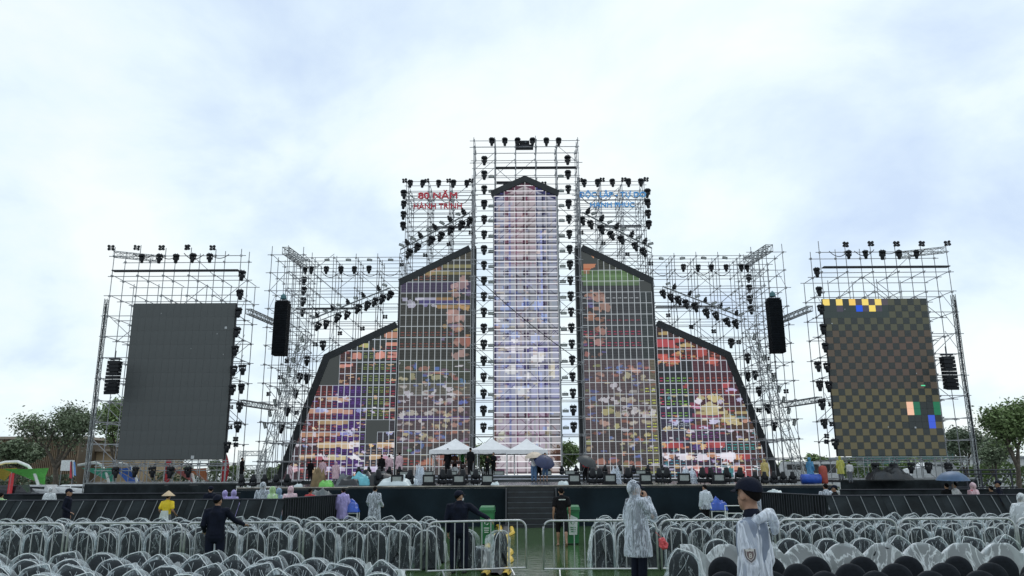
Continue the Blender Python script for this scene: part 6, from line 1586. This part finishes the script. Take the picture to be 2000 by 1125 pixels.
        def cut(co, k=k, HPi=Hc, Hr=Hr, hz=hz):
            if co.z < (hz-.01)*k: return True
            if hood:
                q = Hr.transposed() @ (co-HPi)
                if q.y > .055*k and abs(q.x) < .10*k and -.10*k < q.z < .105*k: return True
            return False
        soft('raincoat', b, coat, t, voxel*.95, 3, .024 if near else .018, cut, (9, 9, 2.2))
    # --- head things
    if near:
        for sgn in (-1, 1): b = MB(); ball(b, HP((.030*sgn, .079, .018)), .012*k, .007*k, .008*k, Hr, 8); b.build('eye', mat('eye', (.03, .02, .02), .2), t, True)
        for sgn in (-1, 1): b = MB(); chain(b, [HP((.015*sgn, .088, .040)), HP((.045*sgn, .078, .042))], [.005*k, .004*k], 6); b.build('eyebrow', M_hair, t, True)
    if hair:
        b = MB(); n = 16; vs = []; fs = []
        m = 8
        for j in range(m+1):
            for i in range(n):
                a = 2*math.pi*i/n; front = math.sin(a); lim = 1.38+.92*max(0, -front)+(.0 if front < .2 else -.30*front); th = lim*j/m+1e-3
                vs.append(HP((.087*math.sin(th)*math.cos(a), .107*math.sin(th)*math.sin(a)-.014, .108*math.cos(th)+.03)))
        for j in range(m):
            for i in range(n): fs.append((j*n+i, (j+1)*n+i, (j+1)*n+(i+1) % n, j*n+(i+1) % n))
        b.add(vs, fs); b.build('hair', M_hair, t, True)
    if hat == 'cap':
        b = MB(); n = 20; vs = []; fs = []; m = 8
        for j in range(m+1):
            for i in range(n):
                a = 2*math.pi*i/n; th = (1.42+.22*max(0, -math.sin(a)))*j/m+1e-3; sq = 1+.02*math.sin(th*2)
                vs.append(HP((.098*math.sin(th)**.85*math.cos(a), .118*math.sin(th)**.85*math.sin(a)-.012, .110*math.cos(th)+.036)))
        for j in range(m):
            for i in range(n): fs.append((j*n+i, (j+1)*n+i, (j+1)*n+(i+1) % n, j*n+(i+1) % n))
        c = b.add(vs, fs).build('cap', M_navy, t, True)
        b = MB(); vs = []; n = 12
        for j in range(5):
            for i in range(n+1):
                a = math.pi*(.14+.72*i/n); rr = 1+.62*(j/4)*math.sin(a)**1.2; xx = .094*math.cos(a)*(1+.08*j/4); yy = .112*math.sin(a)*rr-.012
                vs.append(HP((xx, yy, .060-.022*(j/4)-.10*xx*xx/.01*.12)))
        up_n = len(vs); vs += [v-Vector((0, 0, .006*k)) for v in vs]
        f1 = [(j*(n+1)+i, j*(n+1)+i+1, (j+1)*(n+1)+i+1, (j+1)*(n+1)+i) for j in range(4) for i in range(n)]
        f2 = [tuple(q+up_n for q in f)[::-1] for f in f1]; rim = [(4*(n+1)+i, 4*(n+1)+i+1, 4*(n+1)+i+1+up_n, 4*(n+1)+i+up_n) for i in range(n)]
        b.add(vs, f1+f2+rim).build('visor', M_navy, c, True)
        b = MB(); ball(b, HP((0, -.012, .148)), .009*k, .009*k, .006*k, Hr, 8); b.build('cap_button', M_navy, c, True)
    if hat == 'cone':
        c = MB(); prof = [(.235, -.01), (.232, .0), (.15, .07), (.06, .145), (.004, .185)]; vs = []; n = 22
        for r_, z_ in prof:
            for i in range(n): a = 2*math.pi*i/n; vs.append(HP((r_*math.cos(a), r_*math.sin(a)-.01, z_+.05)))
        c.add(vs, [(j*n+i, j*n+(i+1) % n, (j+1)*n+(i+1) % n, (j+1)*n+i) for j in range(len(prof)-1) for i in range(n)]); c.build('conical_hat', mat('palm leaf hat', (.55, .42, .27), .7, 0, .12, 20, .3, 60), t, True)
    if mask:
        b = MB(); ball(b, HP((0, .060, -.052)), .060*k, .045*k, .048*k, Hr); b.build('face_mask', mat('white mask', (.6, .64, .68), .6), t, True)
    if apron is not None:
        b = MB(); vs = []; n = 12
        for j in range(7):
            for i in range(n+1):
                f = j/6; u = i/n*2-1; ww = .14+.10*f; vs.append((u*ww*k, -(.13+.03*f+.02*math.cos(u*5)+.012*math.sin(u*14))*k, (1.12-.50*f)*k))
        b.add(vs, [(j*(n+1)+i, j*(n+1)+i+1, (j+1)*(n+1)+i+1, (j+1)*(n+1)+i) for j in range(6) for i in range(n)]); b.build('apron', apron, t, True)
    return t
def PX(px, Y): return WX(px, 1000, Y)
C_white = col_of('white cloth', (.6, .6, .62)); C_blk = mat('black cotton', (.012, .012, .014), .85, 0, .3, 8, .2, 20, spec=.1); C_jean = col_of('blue denim', (.08, .16, .30)); C_red = col_of('red cloth', (.45, .03, .04)); C_yel = col_of('yellow shirt', (.75, .55, .02)); C_grey = col_of('grey cloth', (.12, .13, .15))
C_pink = plastic('pink raincoat', (.80, .55, .62), .62, .3, .3); C_lil = plastic('lilac raincoat', (.42, .36, .72), .66, .3, .3); C_gre = plastic('green raincoat', (.45, .70, .35), .6, .3, .3); C_blu = plastic('blue raincoat', (.30, .45, .62), .6, .3, .3); C_ylw = plastic('yellow raincoat', (.70, .55, .20), .6, .3, .3)
# foreground
fgY = 7.3
fg = person(PX(1466, fgY), fgY, 1.95, R(60), 'man in a navy cap and clear raincoat with a shield patch, nearest the camera', arms=('down', 'down'), top=col_of('pale blue shirt', (.20, .24, .32)), trousers=M_navy, coat=M_coat_near, coat_hem=.62, hat='cap', neck=.035, head_yaw=R(-30), voxel=.0105, fat=.90)
# hood lying on the back, collar and sleeve patch
b = MB(); chain(b, [(-.13, -.04, 1.63), (-.10, -.13, 1.68), (0, -.165, 1.70), (.10, -.13, 1.68), (.13, -.04, 1.63)], [.035, .05, .058, .05, .035]); chain(b, [(-.05, -.17, 1.70), (0, -.20, 1.62), (.03, -.19, 1.54)], [.04, .055, .03]); soft('hood', b, M_coat_near, fg, .010, 6, .012, None, (10, 10, 12))
b = MB(); ering(b, [((0, -.015, 1.62), .098, .088), ((0, -.01, 1.70), .088, .078)], 16); soft('collar', b, M_navy, fg, .009, 2)
pt = (bpy.data.objects.new('shoulder_patch', None)); COL.objects.link(pt); pt.parent = fg; pt.location = (-.352, -.06, 1.38); pt.rotation_euler = (0, R(-4), -math.pi/2); pt.empty_display_size = .05
def shield(s_, y): return [(-.052*s_, y, .055*s_), (-.026*s_, y, .048*s_), (0, y, .060*s_), (.026*s_, y, .048*s_), (.052*s_, y, .055*s_), (.054*s_, y, 0), (.040*s_, y, -.038*s_), (0, y, -.070*s_), (-.040*s_, y, -.038*s_), (-.054*s_, y, 0)]
for nm3, s_, y, c in (('patch_border', 1.0, 0, (.55, .55, .58)), ('patch_field', .88, -.002, (.10, .09, .10)), ('patch_inner_border', .66, -.003, (.6, .58, .56)), ('patch_inner_field', .56, -.004, (.16, .12, .12))):
    MB().add(shield(s_, y), [tuple(range(10))]).build(nm3, mat('patch %.2f' % c[0], c, .7, 0, .1), pt)
for z_ in (.040,): MB().box(-.036, .036, -.0055, -.0045, z_-.006, z_+.006).build('patch_lettering', mat('patch thread', (.62, .60, .55), .7), pt)
MB().box(-.010, -.003, -.006, -.005, -.022, .014).box(-.010, .008, -.006, -.005, .008, .014).box(-.010, .008, -.006, -.005, -.007, -.001).box(-.010, .008, -.006, -.005, -.022, -.016).box(.007, .012, -.006, -.005, -.018, .010).build('patch_emblem', mat('patch thread', ()), pt)
rc = person(PX(1243, 15.6), 15.6, 1.88, R(-62), 'man in a long clear raincoat with the hood up, hand at his mouth', arms=('down', 'mouth'), top=C_grey, trousers=M_navy, coat=M_coat, coat_hem=.50, hood=True, hat='cap', head_yaw=R(-14), voxel=.012, shoes=(.30, .42, .06))
b = MB(); ball(b, (0, 0, 0), .075, .05, .10); ball(b, (.03, 0, -.04), .06, .05, .06); bagx = PX(1291, 15.5); bagz = WZ(1291, 1061, 15.5)
rb = thing('plastic_bag', 'small red plastic bag beside the man in the long raincoat', 'bag', (bagx, 15.5, bagz)); soft('bag', b, mat('red plastic bag', (.60, .08, .09), .35, 0, .2, 8, .5, 14), rb, .008, 2, .03, None, (20, 20, 14))
rod('handle', (0, 0, .09), (-.12, .02, .20), .006, mat('red plastic bag', ()), rb)
g1 = person(PX(424, 16.65), 16.65, 1.66, R(8), 'guard in navy cap and uniform leaning on the railing, left of centre', arms=('bend', ((.36, .10, 1.20), (.50, .40, 1.10), (.6, .8, -.2))), top=M_navy, trousers=M_navy, hat='cap', head_yaw=R(-18), voxel=.011, fat=1.12)
g2 = person(PX(897, 17.62), 17.62, 1.70, R(0), 'guard in navy uniform resting an arm on the angled railing by the gap', arms=(((.27, -.03, 1.13), (.24, .03, .86), (.0, .15, -1)), ((.42, -.04, 1.26), (.66, -.16, 1.14), (.75, -.1, -.65))), top=M_navy, trousers=M_navy, hat='cap', head_yaw=R(-48), mask=True, voxel=.011, fat=1.2)
tm = person(PX(1097, 23.9), 23.9, 1.66, R(3), 'barefoot man in black T-shirt and shorts wading towards the stage', arms=('down', 'down'), top=C_blk, trousers=C_blk, shorts=True, sleeves='short', walk=-.7, bare=True, voxel=.013, lean=.04)
MB().box(-.10, .10, -.165, -.155, 1.315, 1.34).build('printed_strip', mat('white print', ()), tm)
person(PX(325, 26.3), 26.3, 1.50, R(-5), 'person in a conical hat, yellow shirt and white apron before the fence', arms=('bend', 'bend'), top=C_yel, trousers=C_grey, hat='cone', apron=mat('white apron', (.55, .60, .58), .5, 0, .1, 5, .5, 9), sleeves='short', voxel=.016, lean=.05)
t = thing('broom', 'pale broom handle held by the person in the conical hat', 'broom', (PX(345, 26.1), 26.0, 0)); rod('handle', (0, 0, .1), (-.35, .2, .85), .014, M_whitepaint, t); MB().box(-.05, .22, -.06, .06, 0, .14).build('brush', C_grey, t)
person(PX(130, 26.2), 26.2, 1.66, R(-75), 'guard in navy standing before the cloth fence at the far left', arms=('down', 'bend'), top=M_navy, trousers=M_navy, hat='cap', voxel=.017)
# in front of the stage
person(PX(731, 31.0), 31, 1.62, R(-10), 'person in a clear raincoat before the left part of the stage', arms=('bend', 'bend'), top=C_blk, trousers=C_blk, coat=M_coat, coat_hem=.42, voxel=.018)
person(PX(1379, 31.2), 31.2, 1.62, R(30), 'person in a clear raincoat beside the right blue tarpaulin', arms=('down', 'bend'), top=C_white, trousers=C_blk, coat=M_coat, coat_hem=.78, hood=False, voxel=.018)
person(PX(1634, 27.9), 27.9, 1.62, R(55), 'guard in black with a white armband beside the right fence corner', arms=('front', 'down'), top=C_blk, trousers=C_blk, hat='cap', sleeves='short', voxel=.018)
person(PX(1617, 29.0), 29.0, 1.66, R(0), 'person in a pale raincoat behind the guard at the right fence corner', top=C_grey, trousers=C_grey, coat=M_coat, coat_hem=.8, voxel=.02)
# behind the left fence
def bg(px, Y, h, label, **k): return person(PX(px, Y), Y, h, k.pop('yaw', R(lr.uniform(-60, 60))), label, voxel=k.pop('voxel', .024), **k)
bg(408, 30.5, 1.66, 'man in a dark cap and jacket behind the left fence', top=M_navy, trousers=C_blk, hat='cap', arms=('down', 'front'))
bg(437, 31.5, 1.48, 'person in a lilac raincoat behind the left fence, left of another lilac one', top=C_grey, trousers=C_grey, coat=C_lil, hood=True)
bg(453, 31.0, 1.50, 'person in a lilac raincoat behind the left fence, right of another lilac one', top=C_grey, trousers=C_grey, coat=C_lil, hood=True)
bg(511, 31.0, 1.78, 'person in a clear hooded raincoat behind the fence, left of the green raincoat', top=C_grey, trousers=C_grey, coat=M_coat, hood=True)
bg(531, 29.5, 1.64, 'person in a pale green raincoat behind the left fence', top=C_white, trousers=C_grey, coat=C_gre, hood=True, coat_hem=.3)
bg(543, 30.0, 1.58, 'person in a blue-grey raincoat behind the left fence', top=C_grey, trousers=C_grey, coat=C_blu, hood=True)
bg(565, 29.2, 1.66, 'person in a pale pink raincoat behind the slatted barrier', top=C_white, trousers=C_grey, coat=C_pink, hood=True, coat_hem=.7)
bg(604, 30.6, 1.58, 'person with dark hair in a red and white top behind the slatted barrier', top=C_red, trousers=C_grey, arms=('up', 'down'))
bg(669, 32.0, 1.55, 'person in a lilac raincoat at the left end of the stage', top=C_lil, trousers=C_grey, coat=C_lil)
bg(93, 37, 1.55, 'person in a white raincoat behind the far left fence', top=C_white, trousers=C_grey, coat=M_sheet, hood=True)
bg(-2, 29, 1.5, 'person in a teal raincoat cut by the left picture edge', top=C_gre, trousers=C_grey, coat=C_gre)
# right side behind fence
bg(1855, 31.5, 1.62, 'man in black and white shirt under the blue umbrella at right', top=C_blk, trousers=C_blk, sleeves='short')
bg(1871, 31.5, 1.66, 'man in a white shirt with hand on hip beside the blue umbrella', top=C_white, trousers=C_blk, arms=('down', 'hip'))
bg(1906, 31.5, 1.62, 'person in a salmon pink raincoat behind the right fence', top=C_red, trousers=C_grey, coat=C_pink, hood=True)
bg(1942, 29.5, 1.55, 'person in dark clothes behind the right fence, left of another', top=C_blk, trousers=C_blk)
bg(1957, 30, 1.72, 'person in navy with a red cap cover behind the far right fence', top=M_navy, trousers=C_blk, hat='cap')
bg(1998, 20.5, 1.50, 'person in a white raincoat among the chairs, cut by the right edge', top=C_white, trousers=C_grey, coat=M_sheet, hood=True, voxel=.02)
bg(1480, 35.5, 1.62, 'person in a clear raincoat bending over cases right of the stage', top=C_grey, trousers=C_grey, coat=M_coat, hood=True)
# on the stage
ZR = 2.0
def st(px, Y, h, label, z, **k): return bg(px, Y, h, label, z=z, voxel=.03, **k)
st(1044, 46.5, 1.66, 'woman in white top and blue jeans under the pale umbrella', ZS, top=C_white, trousers=C_jean, arms=('front', 'up'), yaw=R(170))
st(1053, 46.8, 1.62, 'person in black between the two umbrella holders on stage', ZS, top=C_blk, trousers=C_blk, shorts=True, yaw=R(175))
st(1066, 46.5, 1.64, 'person in dark top and denim shorts under the navy umbrella', ZS, top=C_blk, trousers=C_jean, shorts=True, arms=('up', 'front'), yaw=R(185))
st(1145, 47.2, 1.50, 'person in a red shirt crouching under the dark umbrella on stage', ZS, top=C_red, trousers=C_blk, arms=('up', 'down'), yaw=R(10))
st(918, 51.5, 1.72, 'person in black standing at the right leg of the left canopy', ZR, top=C_blk, trousers=C_blk)
st(873, 52.2, 1.70, 'person in black behind the cymbals under the left canopy', ZR, top=C_blk, trousers=C_blk)
st(887, 54.3, 1.50, 'drummer in a brown shirt seated behind the drum kit', ZR, top=col_of('brown shirt', (.22, .08, .04)), trousers=C_blk, arms=('front', 'front'), yaw=R(180), sleeves='short')
st(902, 54.4, 1.60, 'person in a green top at the back of the left canopy', ZR, top=col_of('green top', (.06, .35, .06)), trousers=C_blk)
st(952, 52.3, 1.25, 'musician in black crouching over gear under the middle canopy', ZR, top=C_blk, trousers=C_blk, arms=('front', 'front'), yaw=R(160))
st(964, 52.6, 1.45, 'musician in black bending right of the crouching one', ZR, top=C_blk, trousers=C_blk, arms=('front', 'down'), yaw=R(150))
st(602, 64.5, 1.62, 'person in black with a white cap before the left slanted wall', 1.62, top=C_blk, trousers=C_blk)
st(626, 64.0, 1.66, 'person in a pale pink raincoat right of the person in black', 1.62, top=C_pink, trousers=C_grey, coat=C_pink)
st(562, 60.0, 1.60, 'person in a lilac-pink raincoat near the left slanted wall, leftmost', 1.36, top=C_pink, trousers=C_grey, coat=C_pink)
st(652, 60.0, 1.66, 'person in a dusty pink raincoat on the left side deck', 1.36, top=C_pink, trousers=C_grey, coat=C_pink, hood=True)
st(742, 58.0, 1.66, 'person in black at the foot of the wall joint, left of stage', 1.8, top=C_blk, trousers=C_blk)
st(757, 58.5, 1.66, 'person in a pink raincoat at the foot of the wall joint', 1.8, top=C_pink, trousers=C_grey, coat=C_pink)
st(777, 57.0, 1.74, 'bare-legged person in a pink raincoat striding before the inner wall', 1.85, top=C_pink, trousers=C_pink, shorts=True, coat=C_pink, coat_hem=.6, walk=.7)
st(1500, 58.0, 1.66, 'person in a yellow raincoat at the foot of the right slanted wall', 1.36, top=C_ylw, trousers=C_grey, coat=C_ylw, hood=True)
st(466, 58.0, 1.75, 'person in black climbing at the inner end of the left wing', 1.58, top=C_blk, trousers=C_blk, arms=('up', 'down'))
st(1590, 53.0, 1.66, 'person in a blue raincoat left of the red wrapped roll', 1.36, top=C_grey, trousers=C_grey, coat=plastic('deep blue raincoat', (.06, .26, .48), .7, .25, .3), hood=True)
st(1650, 53.3, 1.5, 'person in a yellow raincoat under the corner of the right side screen', 1.58, top=C_grey, trousers=C_grey, coat=plastic('bright yellow raincoat', (.60, .58, .10), .6, .3, .3), hood=True)
st(1668, 53.5, 1.4, 'person in white behind the right wing platform rail', 1.36, top=C_white, trousers=C_grey)
flush_people()
def umbrella(px, py, Y, r_, m, label, tilt=(.25, 0, 0), length=1.0):
    x, z = W(px, py, Y); t = thing('umbrella', label, 'umbrella', (x, Y, z)); t.rotation_euler = tilt
    vs = []; fs = []; n = 8; sub = 4; N = n*sub
    for j in range(7):
        th = 1.15*j/6
        for i in range(N):
            a = 2*math.pi*i/N; loc = (i % sub)/sub; sag = 1-.06*math.sin(math.pi*loc)*(j/6); rr = r_*math.sin(th)/math.sin(1.15)*sag
            vs.append((rr*math.cos(a), rr*math.sin(a), r_*.55*(math.cos(th)-math.cos(1.15))/(1-math.cos(1.15))-.04*(1-sag)*10*r_*0))
    fs = [(j*N+i, (j+1)*N+i, (j+1)*N+(i+1) % N, j*N+(i+1) % N) for j in range(6) for i in range(N)]
    c = MB().add(vs, fs).build('canopy', m, t, True)
    b = MB()
    for i in range(n): a = 2*math.pi*i/n; b.tube([(0, 0, r_*.5), (r_*.6*math.cos(a), r_*.6*math.sin(a), r_*.36), (r_*math.cos(a), r_*math.sin(a), .005)], .006, 4)
    b.build('rib', M_steel, c); rod('shaft', (0, 0, -length+.2), (0, 0, r_*.62), .012, M_steel, t); return t
umbrella(1063, 903, 46.2, .62, mat('navy umbrella', (.02, .03, .09), .5), 'navy umbrella held open on the centre of the stage', (.65, .25, 0))
umbrella(1043, 893, 46.6, .55, mat('cream umbrella', (.6, .5, .4), .5), 'pale cream umbrella beside the navy one on stage', (.1, -.1, 0))
umbrella(1146, 903, 46.7, .62, mat('charcoal umbrella', (.03, .035, .04), .5), 'charcoal umbrella over the person in red on stage', (.45, .4, 0))
umbrella(1861, 938, 31.3, .62, mat('steel blue umbrella', (.05, .10, .19), .5), 'steel blue umbrella over the two men behind the right fence', (.05, 0, 0), .8)
